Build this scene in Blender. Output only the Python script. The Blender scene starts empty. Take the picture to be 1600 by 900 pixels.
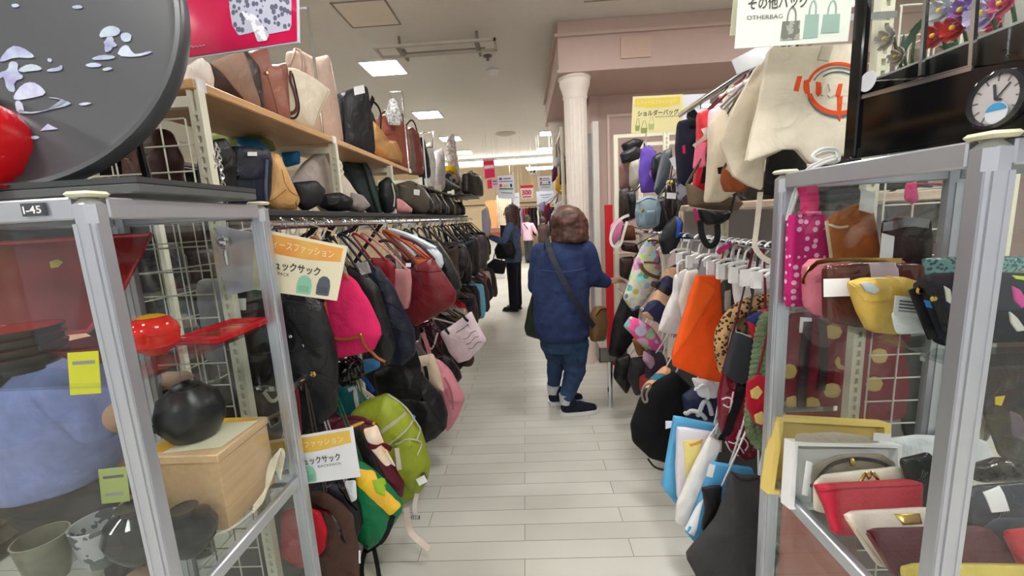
import bpy, math, random
from mathutils import Vector, Matrix, noise
random.seed(7)
S = bpy.context.scene
COL = S.collection
# ------------------------------------------------------------------ camera
F = 655.0
EYE = Vector((0, 0, 1.46))
_v = Vector((20, -110, F)); FW = _v.normalized()
_d = Vector((215, 4000, F)); _d = _d - FW * _d.dot(FW); DN = _d.normalized()
RT = DN.cross(FW)
cam = bpy.data.cameras.new('camera'); cam.sensor_width = 36; cam.lens = F / 1600 * 36
cam.clip_start = .02; cam.clip_end = 100
co = bpy.data.objects.new('camera', cam); COL.objects.link(co); S.camera = co
def _w(c): return Vector((c.dot(RT), c.dot(FW), -c.dot(DN)))
xr, yr, zr = _w(Vector((1, 0, 0))), _w(Vector((0, -1, 0))), _w(Vector((0, 0, -1)))
co.matrix_world = Matrix(((xr.x, yr.x, zr.x, EYE.x), (xr.y, yr.y, zr.y, EYE.y), (xr.z, yr.z, zr.z, EYE.z), (0, 0, 0, 1)))
# ------------------------------------------------------------------ world, exposure, lights
S.view_settings.view_transform = 'Standard'; S.view_settings.look = 'None'
S.view_settings.gamma = 1; S.view_settings.use_curve_mapping = False
S.view_settings.exposure = 0.78
wd = bpy.data.worlds.new('world'); S.world = wd; wd.use_nodes = True
wd.node_tree.nodes['Background'].inputs[0].default_value = (.98, .99, 1, 1)
wd.node_tree.nodes['Background'].inputs[1].default_value = .45
PANEL = 34.0      # ceiling light panels
CZ = 3.12         # ceiling height
# ------------------------------------------------------------------ pixel -> world helpers
def ray(px, py): return _w(Vector((px - 800, py - 450, F)))
def AT(px, py, y):
    r = ray(px, py); return EYE + r * (y / r.y)
def ATX(px, py, x):
    r = ray(px, py); return EYE + r * (x / r.x)
def ATZ(px, py, z):
    r = ray(px, py); return EYE + r * ((z - EYE.z) / r.z)
def PROJ(p):
    d = Vector(p) - EYE; c = RT * d.x + FW * d.y - DN * d.z
    return 800 + F * c.x / c.z, 450 + F * c.y / c.z
# ------------------------------------------------------------------ materials
def L(c): return tuple((x / 255 / 12.92) if x <= 10.31 else ((x / 255 + .055) / 1.055) ** 2.4 for x in c)
_M = {}
SOFT = ('fabric', 'canvas', 'nylon', 'leather', 'patent', 'suede', 'felt', 'denim', 'shaggy')
def deep(c):   # cloth and leather are a little deeper than they photograph
    l = (.3 * c[0] + .59 * c[1] + .11 * c[2]) / 255; k = min(1, .72 + .5 * l); return tuple(v * k for v in c)
KIND = dict(  # rough, metal, bump strength, bump scale, voronoi?, colour variation
    paint=(.6, 0, .02, 60, 0, .02), fabric=(.92, 0, .25, 420, 0, .14), canvas=(.9, 0, .35, 500, 0, .08), nylon=(.5, 0, .12, 160, 0, .10),
    leather=(.38, 0, .16, 260, 1, .10), patent=(.12, 0, .03, 40, 0, .04), suede=(.95, 0, .2, 200, 0, .12),
    plastic=(.35, 0, 0, 1, 0, .02), gloss=(.08, 0, 0, 1, 0, .02), chrome=(.12, 1, 0, 1, 0, 0), alu=(.34, .75, .03, 300, 0, .02),
    gold=(.22, 1, 0, 1, 0, 0), paper=(.7, 0, .01, 80, 0, .02), wood=(.5, 0, .03, 50, 0, .10), hair=(.5, 0, .6, 60, 0, .35), skin=(.5, 0, .05, 120, 0, .05),
    ceramic=(.3, 0, .06, 40, 0, .10), denim=(.85, 0, .3, 500, 0, .22), felt=(.95, 0, .08, 300, 0, .04), shaggy=(.95, 0, .9, 120, 0, .3))
def mat(kind, c, c2=None, pat=None, sc=30):
    """cached procedural material: kind sets finish; pat is an optional two colour pattern"""
    if kind in SOFT: c = deep(c); c2 = deep(c2) if c2 else None
    key = (kind, tuple(c), tuple(c2) if c2 else None, pat, sc)
    if key in _M: return _M[key]
    ro, me, bs, bsc, vo, cv = KIND[kind]
    m = bpy.data.materials.new(kind); m.use_nodes = True; nt = m.node_tree; N = nt.nodes; K = nt.links
    b = N['Principled BSDF']; b.inputs['Roughness'].default_value = ro; b.inputs['Metallic'].default_value = me
    if kind in SOFT and kind != 'patent': b.inputs['Specular IOR Level'].default_value = .32
    tc = N.new('ShaderNodeTexCoord'); a = (*L(c), 1); b.inputs['Base Color'].default_value = a
    src = None
    if pat:
        mx = N.new('ShaderNodeMix'); mx.data_type = 'RGBA'; mx.inputs['A'].default_value = a; mx.inputs['B'].default_value = (*L(c2), 1)
        if pat == 'dots' or pat == 'cells':
            t = N.new('ShaderNodeTexVoronoi'); t.inputs['Scale'].default_value = sc; t.inputs['Randomness'].default_value = .45 if pat == 'dots' else 1
            r = N.new('ShaderNodeMath'); r.operation = 'LESS_THAN'; r.inputs[1].default_value = .3 if pat == 'dots' else .42
            K.new(t.outputs['Distance'], r.inputs[0]); K.new(tc.outputs['Object'], t.inputs['Vector']); K.new(r.outputs[0], mx.inputs['Factor'])
        elif pat in ('stripe', 'stripez', 'stripey', 'striped'):
            t = N.new('ShaderNodeTexWave'); t.bands_direction = {'stripe': 'X', 'stripez': 'Z', 'stripey': 'Y', 'striped': 'DIAGONAL'}[pat]; t.inputs['Scale'].default_value = sc
            r = N.new('ShaderNodeMath'); r.operation = 'GREATER_THAN'; r.inputs[1].default_value = .55
            K.new(tc.outputs['Object'], t.inputs['Vector']); K.new(t.outputs['Fac'], r.inputs[0]); K.new(r.outputs[0], mx.inputs['Factor'])
        elif pat == 'flower':
            t = N.new('ShaderNodeTexVoronoi'); t.inputs['Scale'].default_value = sc; K.new(tc.outputs['Object'], t.inputs['Vector'])
            hs = N.new('ShaderNodeHueSaturation'); hs.inputs['Saturation'].default_value = .75; hs.inputs['Value'].default_value = .8
            K.new(t.outputs['Color'], hs.inputs['Color']); r = N.new('ShaderNodeMath'); r.operation = 'LESS_THAN'; r.inputs[1].default_value = .56
            K.new(t.outputs['Distance'], r.inputs[0]); K.new(r.outputs[0], mx.inputs['Factor']); K.new(hs.outputs[0], mx.inputs['B'])
        elif pat == 'blotch':
            t = N.new('ShaderNodeTexNoise'); t.inputs['Scale'].default_value = sc; t.inputs['Detail'].default_value = 3
            r = N.new('ShaderNodeMath'); r.operation = 'GREATER_THAN'; r.inputs[1].default_value = .53
            K.new(tc.outputs['Object'], t.inputs['Vector']); K.new(t.outputs['Fac'], r.inputs[0]); K.new(r.outputs[0], mx.inputs['Factor'])
        elif pat == 'soft':
            t = N.new('ShaderNodeTexNoise'); t.inputs['Scale'].default_value = sc; t.inputs['Detail'].default_value = 4
            r = N.new('ShaderNodeMapRange'); r.inputs['From Min'].default_value = .35; r.inputs['From Max'].default_value = .65
            K.new(tc.outputs['Object'], t.inputs['Vector']); K.new(t.outputs['Fac'], r.inputs['Value']); K.new(r.outputs[0], mx.inputs['Factor'])
        src = mx.outputs['Result']
    if cv:
        n = N.new('ShaderNodeTexNoise'); n.inputs['Scale'].default_value = 18; n.inputs['Detail'].default_value = 6
        if kind == 'wood':
            mp = N.new('ShaderNodeMapping'); mp.inputs['Scale'].default_value = (14, 1.2, 14); K.new(tc.outputs['Object'], mp.inputs['Vector']); K.new(mp.outputs[0], n.inputs['Vector']); n.inputs['Scale'].default_value = 5
        else: K.new(tc.outputs['Object'], n.inputs['Vector'])
        mr = N.new('ShaderNodeMapRange'); mr.inputs['From Min'].default_value = .3; mr.inputs['From Max'].default_value = .7
        mr.inputs['To Min'].default_value = 1 - cv; mr.inputs['To Max'].default_value = 1 + cv; K.new(n.outputs['Fac'], mr.inputs['Value'])
        mu = N.new('ShaderNodeMix'); mu.data_type = 'RGBA'; mu.blend_type = 'MULTIPLY'; mu.inputs['Factor'].default_value = 1; mu.clamp_result = False
        mu.inputs['A'].default_value = a
        if src: K.new(src, mu.inputs['A'])
        K.new(mr.outputs[0], mu.inputs['B']); src = mu.outputs['Result']
    if src: K.new(src, b.inputs['Base Color'])
    if bs:
        t = N.new('ShaderNodeTexVoronoi' if vo else 'ShaderNodeTexNoise'); t.inputs['Scale'].default_value = bsc; K.new(tc.outputs['Object'], t.inputs['Vector'])
        bp = N.new('ShaderNodeBump'); bp.inputs['Strength'].default_value = bs; bp.inputs['Distance'].default_value = .004
        K.new(t.outputs['Distance' if vo else 'Fac'], bp.inputs['Height']); 
        if kind in SOFT:
            t2 = N.new('ShaderNodeTexNoise'); t2.inputs['Scale'].default_value = 11; t2.inputs['Detail'].default_value = 3; t2.inputs['Distortion'].default_value = 1.2; K.new(tc.outputs['Object'], t2.inputs['Vector'])
            b2 = N.new('ShaderNodeBump'); b2.inputs['Strength'].default_value = .3 if kind == 'felt' else .5; b2.inputs['Distance'].default_value = .02; K.new(t2.outputs['Fac'], b2.inputs['Height']); K.new(b2.outputs[0], bp.inputs['Normal'])
        K.new(bp.outputs[0], b.inputs['Normal'])
    _M[key] = m; return m
def emis(c, s):
    m = bpy.data.materials.new('lamp_diffuser'); m.use_nodes = True; N = m.node_tree.nodes
    b = N['Principled BSDF']; b.inputs['Base Color'].default_value = (.8, .8, .8, 1); b.inputs['Emission Color'].default_value = (*c, 1); b.inputs['Emission Strength'].default_value = s
    return m
def glassmat(tint=(.97, .985, .98), refl=.07, rough=.02):
    m = bpy.data.materials.new('glass'); m.use_nodes = True; nt = m.node_tree; N = nt.nodes; K = nt.links
    N.remove(N['Principled BSDF']); o = N['Material Output']
    t = N.new('ShaderNodeBsdfTransparent'); t.inputs[0].default_value = (*tint, 1)
    g = N.new('ShaderNodeBsdfGlossy'); g.inputs['Roughness'].default_value = rough
    lw = N.new('ShaderNodeLayerWeight'); f = N.new('ShaderNodeMath'); f.operation = 'POWER'; f.inputs[1].default_value = 4.0; K.new(lw.outputs['Facing'], f.inputs[0])
    ad = N.new('ShaderNodeMath'); ad.operation = 'MULTIPLY_ADD'; ad.inputs[1].default_value = .55; ad.inputs[2].default_value = refl * .5
    K.new(f.outputs[0], ad.inputs[0]); mx = N.new('ShaderNodeMixShader'); K.new(ad.outputs[0], mx.inputs[0]); K.new(t.outputs[0], mx.inputs[1]); K.new(g.outputs[0], mx.inputs[2]); K.new(mx.outputs[0], o.inputs[0])
    return m
GLASS = glassmat()
FILM = glassmat((.93, .94, .95), .1, .15)
CHROME = mat('chrome', (215, 218, 222)); ALU = mat('alu', (196, 200, 208)); GOLD = mat('gold', (205, 170, 95))
WHITEP = mat('plastic', (238, 238, 236)); BLACKP = mat('plastic', (26, 26, 28)); CREAM = mat('paint', (226, 222, 200)); TAG = mat('paper', (243, 243, 243))
# ------------------------------------------------------------------ mesh building
class MB:
    def __init__(s): s.v = []; s.f = []
    def add(s, vs, fs):
        n = len(s.v); s.v += [Vector(v) for v in vs]; s.f += [tuple(i + n for i in f) for f in fs]; return s
    def box(s, a, b, bev=0):
        x0, y0, z0 = a; x1, y1, z1 = b
        if x0 > x1: x0, x1 = x1, x0
        if y0 > y1: y0, y1 = y1, y0
        if z0 > z1: z0, z1 = z1, z0
        e = min(bev, (x1 - x0) * .45, (y1 - y0) * .45, (z1 - z0) * .45)
        if e <= 0:
            return s.add([(x0, y0, z0), (x1, y0, z0), (x1, y1, z0), (x0, y1, z0), (x0, y0, z1), (x1, y0, z1), (x1, y1, z1), (x0, y1, z1)],
                         [(0, 3, 2, 1), (4, 5, 6, 7), (0, 1, 5, 4), (1, 2, 6, 5), (2, 3, 7, 6), (3, 0, 4, 7)])
        vs = []
        def ring(i, z, q):   # 8 vertices of an octagonal ring inset by q
            X0, X1, Y0, Y1 = x0 + i, x1 - i, y0 + i, y1 - i
            return [(X0 + q, Y0, z), (X1 - q, Y0, z), (X1, Y0 + q, z), (X1, Y1 - q, z), (X1 - q, Y1, z), (X0 + q, Y1, z), (X0, Y1 - q, z), (X0, Y0 + q, z)]
        for i, z in ((e, z0), (0, z0 + e), (0, z1 - e), (e, z1)): vs += ring(i, z, e * .9 if i == 0 else e * .3)
        fs = [tuple(reversed(range(8))), tuple(range(24, 32))]
        for k in range(3):
            for j in range(8): fs.append((k * 8 + j, k * 8 + (j + 1) % 8, k * 8 + 8 + (j + 1) % 8, k * 8 + 8 + j))
        return s.add(vs, fs)
    def obox(s, c, u, v, w):     # oriented box, centre and half axes
        c, u, v, w = map(Vector, (c, u, v, w))
        return s.add([c + a * u + b * v + d * w for a, b, d in ((-1, -1, -1), (1, -1, -1), (1, 1, -1), (-1, 1, -1), (-1, -1, 1), (1, -1, 1), (1, 1, 1), (-1, 1, 1))],
                     [(0, 3, 2, 1), (4, 5, 6, 7), (0, 1, 5, 4), (1, 2, 6, 5), (2, 3, 7, 6), (3, 0, 4, 7)])
    def tube(s, pts, r, n=8, closed=False, smooth=0, r1=None):
        pts = [Vector(p) for p in pts]
        for _ in range(smooth): pts = chaikin(pts, closed)
        m = len(pts); vs = []; up = None
        for i, p in enumerate(pts):
            if closed: d = pts[(i + 1) % m] - pts[i - 1]
            else: d = pts[min(i + 1, m - 1)] - pts[max(i - 1, 0)]
            if d.length < 1e-9: d = Vector((0, 0, 1))
            d.normalize()
            if up is None: up = d.orthogonal().normalized()
            up = (up - d * up.dot(d))
            up = up.normalized() if up.length > 1e-6 else d.orthogonal().normalized()
            sd = d.cross(up); rr = r if r1 is None else r + (r1 - r) * i / max(1, m - 1)
            for k in range(n):
                a = 2 * math.pi * k / n; vs.append(p + (up * math.cos(a) + sd * math.sin(a)) * rr)
        fs = []
        for i in range(m if closed else m - 1):
            for k in range(n):
                a, b = i * n, ((i + 1) % m) * n
                fs.append((a + k, a + (k + 1) % n, b + (k + 1) % n, b + k))
        if not closed: fs += [tuple(reversed(range(n))), tuple(range((m - 1) * n, m * n))]
        return s.add(vs, fs)
    def strap(s, pts, w, t, nrm, smooth=1):   # flat strip of width w lying across nrm
        pts = [Vector(p) for p in pts]; nrm = Vector(nrm).normalized()
        for _ in range(smooth): pts = chaikin(pts, False)
        m = len(pts); vs = []
        for i, p in enumerate(pts):
            d = (pts[min(i + 1, m - 1)] - pts[max(i - 1, 0)]).normalized(); sd = d.cross(nrm)
            sd = sd.normalized() if sd.length > 1e-4 else d.orthogonal().normalized()
            for a, b in ((-1, -1), (1, -1), (1, 1), (-1, 1)): vs.append(p + sd * a * w / 2 + nrm * b * t / 2)
        fs = [(0, 1, 2, 3), tuple((m - 1) * 4 + k for k in (3, 2, 1, 0))]
        for i in range(m - 1):
            for k in range(4): fs.append((i * 4 + k, i * 4 + 4 + k, i * 4 + 4 + (k + 1) % 4, i * 4 + (k + 1) % 4))
        return s.add(vs, fs)
    def lathe(s, c, prof, n=28, ax=(0, 0, 1), caps=True):   # prof: (radius, height) pairs
        c = Vector(c); ax = Vector(ax).normalized(); u = ax.orthogonal().normalized(); w = ax.cross(u); vs = []
        for r, h in prof:
            for k in range(n):
                a = 2 * math.pi * k / n; vs.append(c + ax * h + (u * math.cos(a) + w * math.sin(a)) * max(r, 1e-4))
        fs = [(i * n + k, i * n + (k + 1) % n, i * n + n + (k + 1) % n, i * n + n + k) for i in range(len(prof) - 1) for k in range(n)]
        if caps: fs += [tuple(reversed(range(n))), tuple(range((len(prof) - 1) * n, len(prof) * n))]
        return s.add(vs, fs)
    def ball(s, c, r, n=14, m=9, sx=1, sy=1, sz=1):
        vs = []; c = Vector(c)
        for i in range(m + 1):
            t = math.pi * i / m
            for k in range(n):
                a = 2 * math.pi * k / n; vs.append(c + Vector((r * sx * max(math.sin(t), 1e-3) * math.cos(a), r * sy * max(math.sin(t), 1e-3) * math.sin(a), -r * sz * math.cos(t))))
        fs = [(i * n + k, i * n + (k + 1) % n, i * n + n + (k + 1) % n, i * n + n + k) for i in range(m) for k in range(n)]
        return s.add(vs, fs + [tuple(reversed(range(n))), tuple(range(m * n, m * n + n))])
    def prism(s, pts, d):       # polygon (3D points) extruded along d
        pts = [Vector(p) for p in pts]; d = Vector(d); n = len(pts)
        return s.add(pts + [p + d for p in pts], [tuple(range(n)), tuple(reversed(range(n, 2 * n)))] + [(i, i + n, (i + 1) % n + n, (i + 1) % n) for i in range(n)])
def chaikin(pts, closed, q=.25):
    n = len(pts); out = []
    if closed:
        for i in range(n):
            a, b = pts[i], pts[(i + 1) % n]; out += [a.lerp(b, q), a.lerp(b, 1 - q)]
    else:
        out.append(pts[0])
        for i in range(n - 1):
            a, b = pts[i], pts[i + 1]; out += [a.lerp(b, q), a.lerp(b, 1 - q)]
        out.append(pts[-1])
    return out
def wpos(o):
    p = Vector(o.location)
    while o.parent: o = o.parent; p += o.location
    return p
def mk(name, mb, m, parent=None, smooth=True, base=None):
    """link a MB as one mesh object; world coordinates in, stored relative to the parent (or to base)"""
    me = bpy.data.meshes.new(name)
    if parent: off = wpos(parent)
    elif base is not None: off = Vector(base)
    else:
        lo = [min(v[k] for v in mb.v) for k in range(3)]; hi = [max(v[k] for v in mb.v) for k in range(3)]
        off = Vector(((lo[0] + hi[0]) / 2, (lo[1] + hi[1]) / 2, lo[2]))
    me.from_pydata([v - off for v in mb.v], [], mb.f)
    me.update()
    import bmesh
    bm = bmesh.new(); bm.from_mesh(me); bmesh.ops.recalc_face_normals(bm, faces=bm.faces); bm.to_mesh(me); bm.free()
    if smooth:
        me.polygons.foreach_set('use_smooth', [True] * len(me.polygons))
        try: me.set_sharp_from_angle(angle=math.radians(38))
        except Exception: pass
    me.materials.append(m)
    o = bpy.data.objects.new(name, me); COL.objects.link(o)
    if parent: o.parent = parent
    else: o.location = off
    return o
def struct(name, mb, m, smooth=False):
    o = mk(name, mb, m, smooth=smooth); o['kind'] = 'structure'; return o
def tag(o, label, cat, group=None, kind=None):
    o['label'] = label; o['category'] = cat
    if group: o['group'] = group
    if kind: o['kind'] = kind
    return o
def thing(name, label, cat, loc, group=None):
    o = bpy.data.objects.new(name, None); o.empty_display_size = .05; COL.objects.link(o); o.location = loc
    o['kind'] = 'thing'
    return tag(o, label, cat, group)
def text(s, o, u, v, h, m, parent, name='lettering', w=None, ex=.0006, bold=0):
    """write s from origin o along u (right) and v (up), letters h tall; w squeezes to that width"""
    u = Vector(u).normalized(); v = Vector(v).normalized(); n = u.cross(v)
    cu = bpy.data.curves.new('t', 'FONT'); cu.body = s; cu.size = 1; cu.offset = bold; cu.resolution_u = 3
    ob = bpy.data.objects.new('t', cu); COL.objects.link(ob); dg = bpy.context.evaluated_depsgraph_get(); dg.update()
    me = bpy.data.meshes.new_from_object(ob.evaluated_get(dg)); bpy.data.objects.remove(ob)
    b = MB(); xs = [p.co.x for p in me.vertices] or [0, 1]; ww = max(xs) - min(xs); sx = (w / ww) if w else h
    b.add([Vector(o) + u * ((p.co.x - min(xs)) * sx) + v * (p.co.y * h) + n * ex for p in me.vertices], [tuple(p.vertices) for p in me.polygons])
    bpy.data.meshes.remove(me)
    return mk(name, b, m, parent, smooth=False)
# ------------------------------------------------------------------ setting
def floor_mat():
    m = bpy.data.materials.new('plank_tiles'); m.use_nodes = True; nt = m.node_tree; N = nt.nodes; K = nt.links; b = N['Principled BSDF']
    tc = N.new('ShaderNodeTexCoord'); mp = N.new('ShaderNodeMapping'); mp.inputs['Location'].default_value = (.07 + .94 * 20, -1.6005 + .1045 * 40, 0)
    br = N.new('ShaderNodeTexBrick'); br.offset = .5; br.inputs['Scale'].default_value = 1; br.inputs['Brick Width'].default_value = .94; br.inputs['Row Height'].default_value = .1045
    br.inputs['Mortar Size'].default_value = .0016; br.inputs['Mortar Smooth'].default_value = .2; br.inputs['Bias'].default_value = 0
    br.inputs['Color1'].default_value = (*L((206, 204, 193)), 1); br.inputs['Color2'].default_value = (*L((198, 195, 184)), 1); br.inputs['Mortar'].default_value = (*L((122, 112, 98)), 1)
    n = N.new('ShaderNodeTexNoise'); n.inputs['Scale'].default_value = 2.2; n.inputs['Detail'].default_value = 6
    mr = N.new('ShaderNodeMapRange'); mr.inputs['From Min'].default_value = .3; mr.inputs['From Max'].default_value = .7; mr.inputs['To Min'].default_value = .9; mr.inputs['To Max'].default_value = 1.04
    mu = N.new('ShaderNodeMix'); mu.data_type = 'RGBA'; mu.blend_type = 'MULTIPLY'; mu.inputs['Factor'].default_value = 1
    K.new(tc.outputs['Object'], mp.inputs['Vector']); K.new(mp.outputs[0], br.inputs['Vector']); K.new(tc.outputs['Object'], n.inputs['Vector']); K.new(n.outputs['Fac'], mr.inputs['Value'])
    K.new(br.outputs['Color'], mu.inputs['A']); K.new(mr.outputs[0], mu.inputs['B']); K.new(mu.outputs['Result'], b.inputs['Base Color'])
    b.inputs['Roughness'].default_value = .38
    return m
b = MB().box((-7, -4, -.05), (7, 18, 0)); fl = bpy.data.meshes.new('floor'); fl.from_pydata(b.v, [], b.f); fl.materials.append(floor_mat())
fo = bpy.data.objects.new('floor', fl); COL.objects.link(fo); fo['kind'] = 'structure'
struct('ceiling', MB().box((-7, -4, CZ), (7, 12.3, CZ + .06)).box((-7, 12.301, 3.70), (7, 17.1, 3.76)), mat('paint', (224, 220, 213)))
struct('trim_1', MB().box((-7, 12.0, 2.93), (7, 12.3, CZ - .001)).box((-7, 12.302, 2.93), (7, 12.34, 3.70)), mat('paint', (236, 230, 214)))
struct('wall_back', MB().box((-7, 17, 0), (7, 17.1, 3.7)), mat('paint', (236, 214, 176)))
struct('wall_left', MB().box((-7.05, -4, 0), (-6.9, 17, 3.7)), mat('paint', (225, 215, 200)))
struct('wall_right', MB().box((6.9, -4, 0), (7.05, 17, 3.7)), mat('paint', (225, 215, 200)))
PINK = (198, 172, 162)
pk = mat('paint', PINK)
struct('trim_2', MB().box((.36, 3.97, 2.70), (6.8, 6.2, CZ - .002)).box((.345, 3.955, 2.697), (6.79, 6.19, 2.722)).box((.33, 3.94, 2.985), (6.78, 6.18, 3.01)), pk)
struct('wall_pavilion', MB().box((.78, 4.78, 0), (6.8, 4.86, 2.696)).box((.74, 4.74, 0), (.83, 6.15, 2.696)), pk)
struct('trim_3', MB().box((.93, 4.765, 1.0), (.955, 4.779, 2.5)).box((.955, 4.765, 2.475), (2.6, 4.779, 2.5)).box((.955, 4.765, 1.0), (2.6, 4.779, 1.025)), mat('paint', (232, 210, 198)))
def column(x, y, r, label):
    o = thing('column', label, 'column', (x, y, 0), 'fluted columns of the pink pavilion')
    n = 40; vs = []
    for z in (.25, 2.52):
        for k in range(n):
            a = 2 * math.pi * k / n; q = r * (.955 if k % 2 else 1.0); vs.append((x + q * math.cos(a), y + q * math.sin(a), z))
    mk('shaft', MB().add(vs, [(k, (k + 1) % n, n + (k + 1) % n, n + k) for k in range(n)]), mat('paint', (236, 224, 212)), o, smooth=False)
    mk('capital', MB().lathe((x, y, 2.5), [(r * 1.0, 0), (r * 1.08, .02), (r * 1.04, .04), (r * 1.18, .09), (r * 1.3, .12), (r * 1.34, .15), (r * 1.3, .165), (r * 1.42, .18), (r * 1.42, .199)]), mat('paint', (240, 228, 216)), o)
    mk('plinth', MB().lathe((x, y, 0), [(r * 1.4, 0), (r * 1.4, .12), (r * 1.25, .15), (r * 1.3, .2), (r * 1.05, .25)]), mat('paint', (238, 226, 214)), o)
column(.515, 4.12, .105, 'nearer fluted cream column under the corner of the pink beam')
column(.52, 5.95, .105, 'farther fluted cream column half hidden behind the nearer one')
o = tag(mk('plaque', MB().box((.90, 3.955, 2.78), (1.16, 3.969, 2.95)), mat('paint', (205, 176, 160))), 'small square tan panel set in the pink beam', 'panel')
# ceiling fittings
LAMP = emis((1, .985, .965), PANEL)
def ceiling_light(x, y, label, group='square ceiling lights'):
    o = thing('ceiling_light', label, 'light', (x, y, CZ - .03), group)
    mk('diffuser', MB().box((x - .19, y - .2, CZ - .018), (x + .19, y + .2, CZ - .008)), LAMP, o, smooth=False)
    f = MB()
    for a, b_ in (((-.21, -.22), (.21, -.2)), ((-.21, .2), (.21, .22)), ((-.21, -.2), (-.19, .2)), ((.19, -.2), (.21, .2))):
        f.box((x + a[0], y + a[1], CZ - .02), (x + b_[0], y + b_[1], CZ - .001))
    mk('frame', f, mat('paint', (240, 240, 236)), o, smooth=False)
ceiling_light(-1.42, 4.74, 'square ceiling light nearest of the left row, beside the ceiling rail')
ceiling_light(-1.42, 6.8, 'square ceiling light second in the left row, above the white wrapped bags')
ceiling_light(-1.42, 8.8, 'square ceiling light third in the left row, past the rack')
ceiling_light(-1.42, 10.6, 'square ceiling light farthest in the left row, before the bright strip')
ceiling_light(.58, 8.86, 'square ceiling light beside the farther column')
ceiling_light(.58, 10.82, 'square ceiling light just before the bright strip by the column')
for x in (-1.42, .58, 2.6, -3.5):
    for y in (2.5, .3, -1.9): ceiling_light(x, y, 'square ceiling light out of view over the near aisle', 'near ceiling lights')
o = thing('strip_light', 'long bright strip light along the far ceiling beam', 'light', (-.8, 11.9, 2.95))
mk('tube', MB().box((-2.6, 11.86, 2.985), (1.2, 11.94, 3.04)), emis((1, .98, .95), 14), o, smooth=False)
mk('housing', MB().box((-2.65, 11.84, 3.04), (1.25, 11.995, CZ - .001)), WHITEP, o, smooth=False)
o = thing('strip_light', 'added unseen strip light behind the far ceiling beam, brightening the back wall', 'light', (-.8, 12.6, 3.05))  # added lamp, hidden by the beam, to brighten the back wall
mk('tube', MB().box((-5, 12.55, 3.05), (5, 12.65, 3.07)), emis((1, .97, .92), 30), o, smooth=False)
mk('housing', MB().box((-5, 12.345, 3.07), (5, 12.67, 3.10)), WHITEP, o, smooth=False)
o = thing('strip_light', 'short strip light hung below the beam above the far sign', 'light', (.3, 13, 2.9))
mk('tube', MB().box((.15, 12.9, 2.85), (1.05, 13.0, 2.89)), emis((1, .98, .95), 10), o, smooth=False)
mk('housing', MB().box((.1, 12.88, 2.89), (1.1, 13.02, 2.929)).box((.2, 12.94, 2.929), (.22, 12.96, 3.699)).box((.98, 12.94, 2.929), (1.0, 12.96, 3.699)), WHITEP, o, smooth=False)
f = MB()
for a, b_ in (((-1.38, 3.4), (-.96, 3.412)), ((-1.38, 3.808), (-.96, 3.82)), ((-1.38, 3.4), (-1.368, 3.82)), ((-.972, 3.4), (-.96, 3.82))): f.box((*a, CZ - .006), (*b_, CZ - .001))
o = thing('access_hatch', 'square ceiling hatch with a grey frame', 'hatch', (-1.17, 3.61, CZ - .006)); mk('frame', f, mat('paint', (150, 142, 130)), o, smooth=False)
mk('panel', MB().box((-1.366, 3.414, CZ - .004), (-.974, 3.806, CZ - .001)), mat('paint', (230, 220, 204)), o, smooth=False)
o = thing('curtain_rail', 'long metal rail hung flat under the ceiling on short rods', 'rail', (-.7, 4.05, 2.98))
mk('rail', MB().box((-1.24, 3.93, 2.99), (-.18, 3.955, 3.01)).box((-1.24, 4.16, 2.99), (-.18, 4.185, 3.01)).box((-1.26, 3.93, 2.99), (-1.24, 4.185, 3.01)).box((-.2, 3.93, 2.99), (-.18, 4.185, 3.01)), mat('paint', (190, 182, 170)), o, smooth=False)
mk('track', MB().box((-1.1, 4.28, 3.05), (-.3, 4.31, 3.07)), mat('paint', (150, 140, 128)), o, smooth=False)
for x in (-1.05, -.35): mk('rod', MB().tube([(x, 4.05, 3.0), (x, 4.05, CZ - .001)], .012).box((x - .02, 3.95, 2.995), (x + .02, 4.17, 3.003)).box((x-.012,4.16,3.0),(x+.012,4.31,3.06)), mat('paint', (140, 132, 122)), o)
p = ATZ(770, 113, CZ - .02)
tag(mk('smoke_detector', MB().lathe((p.x, p.y, CZ - .05), [(.02, 0), (.05, .012), (.06, .03), (.075, .035), (.075, .049)]), WHITEP), 'small round white detector on the ceiling right of the rail', 'detector')
p = ATZ(790, 210, CZ - .02)
tag(mk('air_vent', MB().lathe((p.x, p.y, CZ - .04), [(.1, 0), (.14, .01), (.16, .025), (.2, .03), (.2, .039)]), mat('paint', (190, 180, 165))), 'round grey air vent in the far ceiling', 'vent')
p = ATZ(762, 90, CZ - .02)
tag(mk('sprinkler', MB().lathe((p.x, p.y, CZ - .05), [(.012, 0), (.02, .005), (.01, .01), (.012, .03), (.045, .04), (.045, .049)]), mat('paint', (120, 110, 100))), 'tiny dark sprinkler head near the end of the ceiling rail', 'sprinkler')
tag(mk('ceiling_sign', MB().box((-.3, 3.3, 3.05), (.15, 3.36, CZ - .001), .01), mat('paint', (170, 165, 130))), 'edge of a pale green box sign fixed to the ceiling', 'sign')
g = MB()
for y in (3.62, 3.66): g.box((.55, y, CZ - .004), (1.8, y + .012, CZ - .001))
for x in (.55, .9, 1.3): g.box((x, 3.55, CZ - .004), (x + .35, 3.56, CZ - .001))
tag(mk('air_grille', g, mat('paint', (150, 140, 128)), smooth=False), 'slotted grille lines in the ceiling before the pink beam', 'grille')
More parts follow.
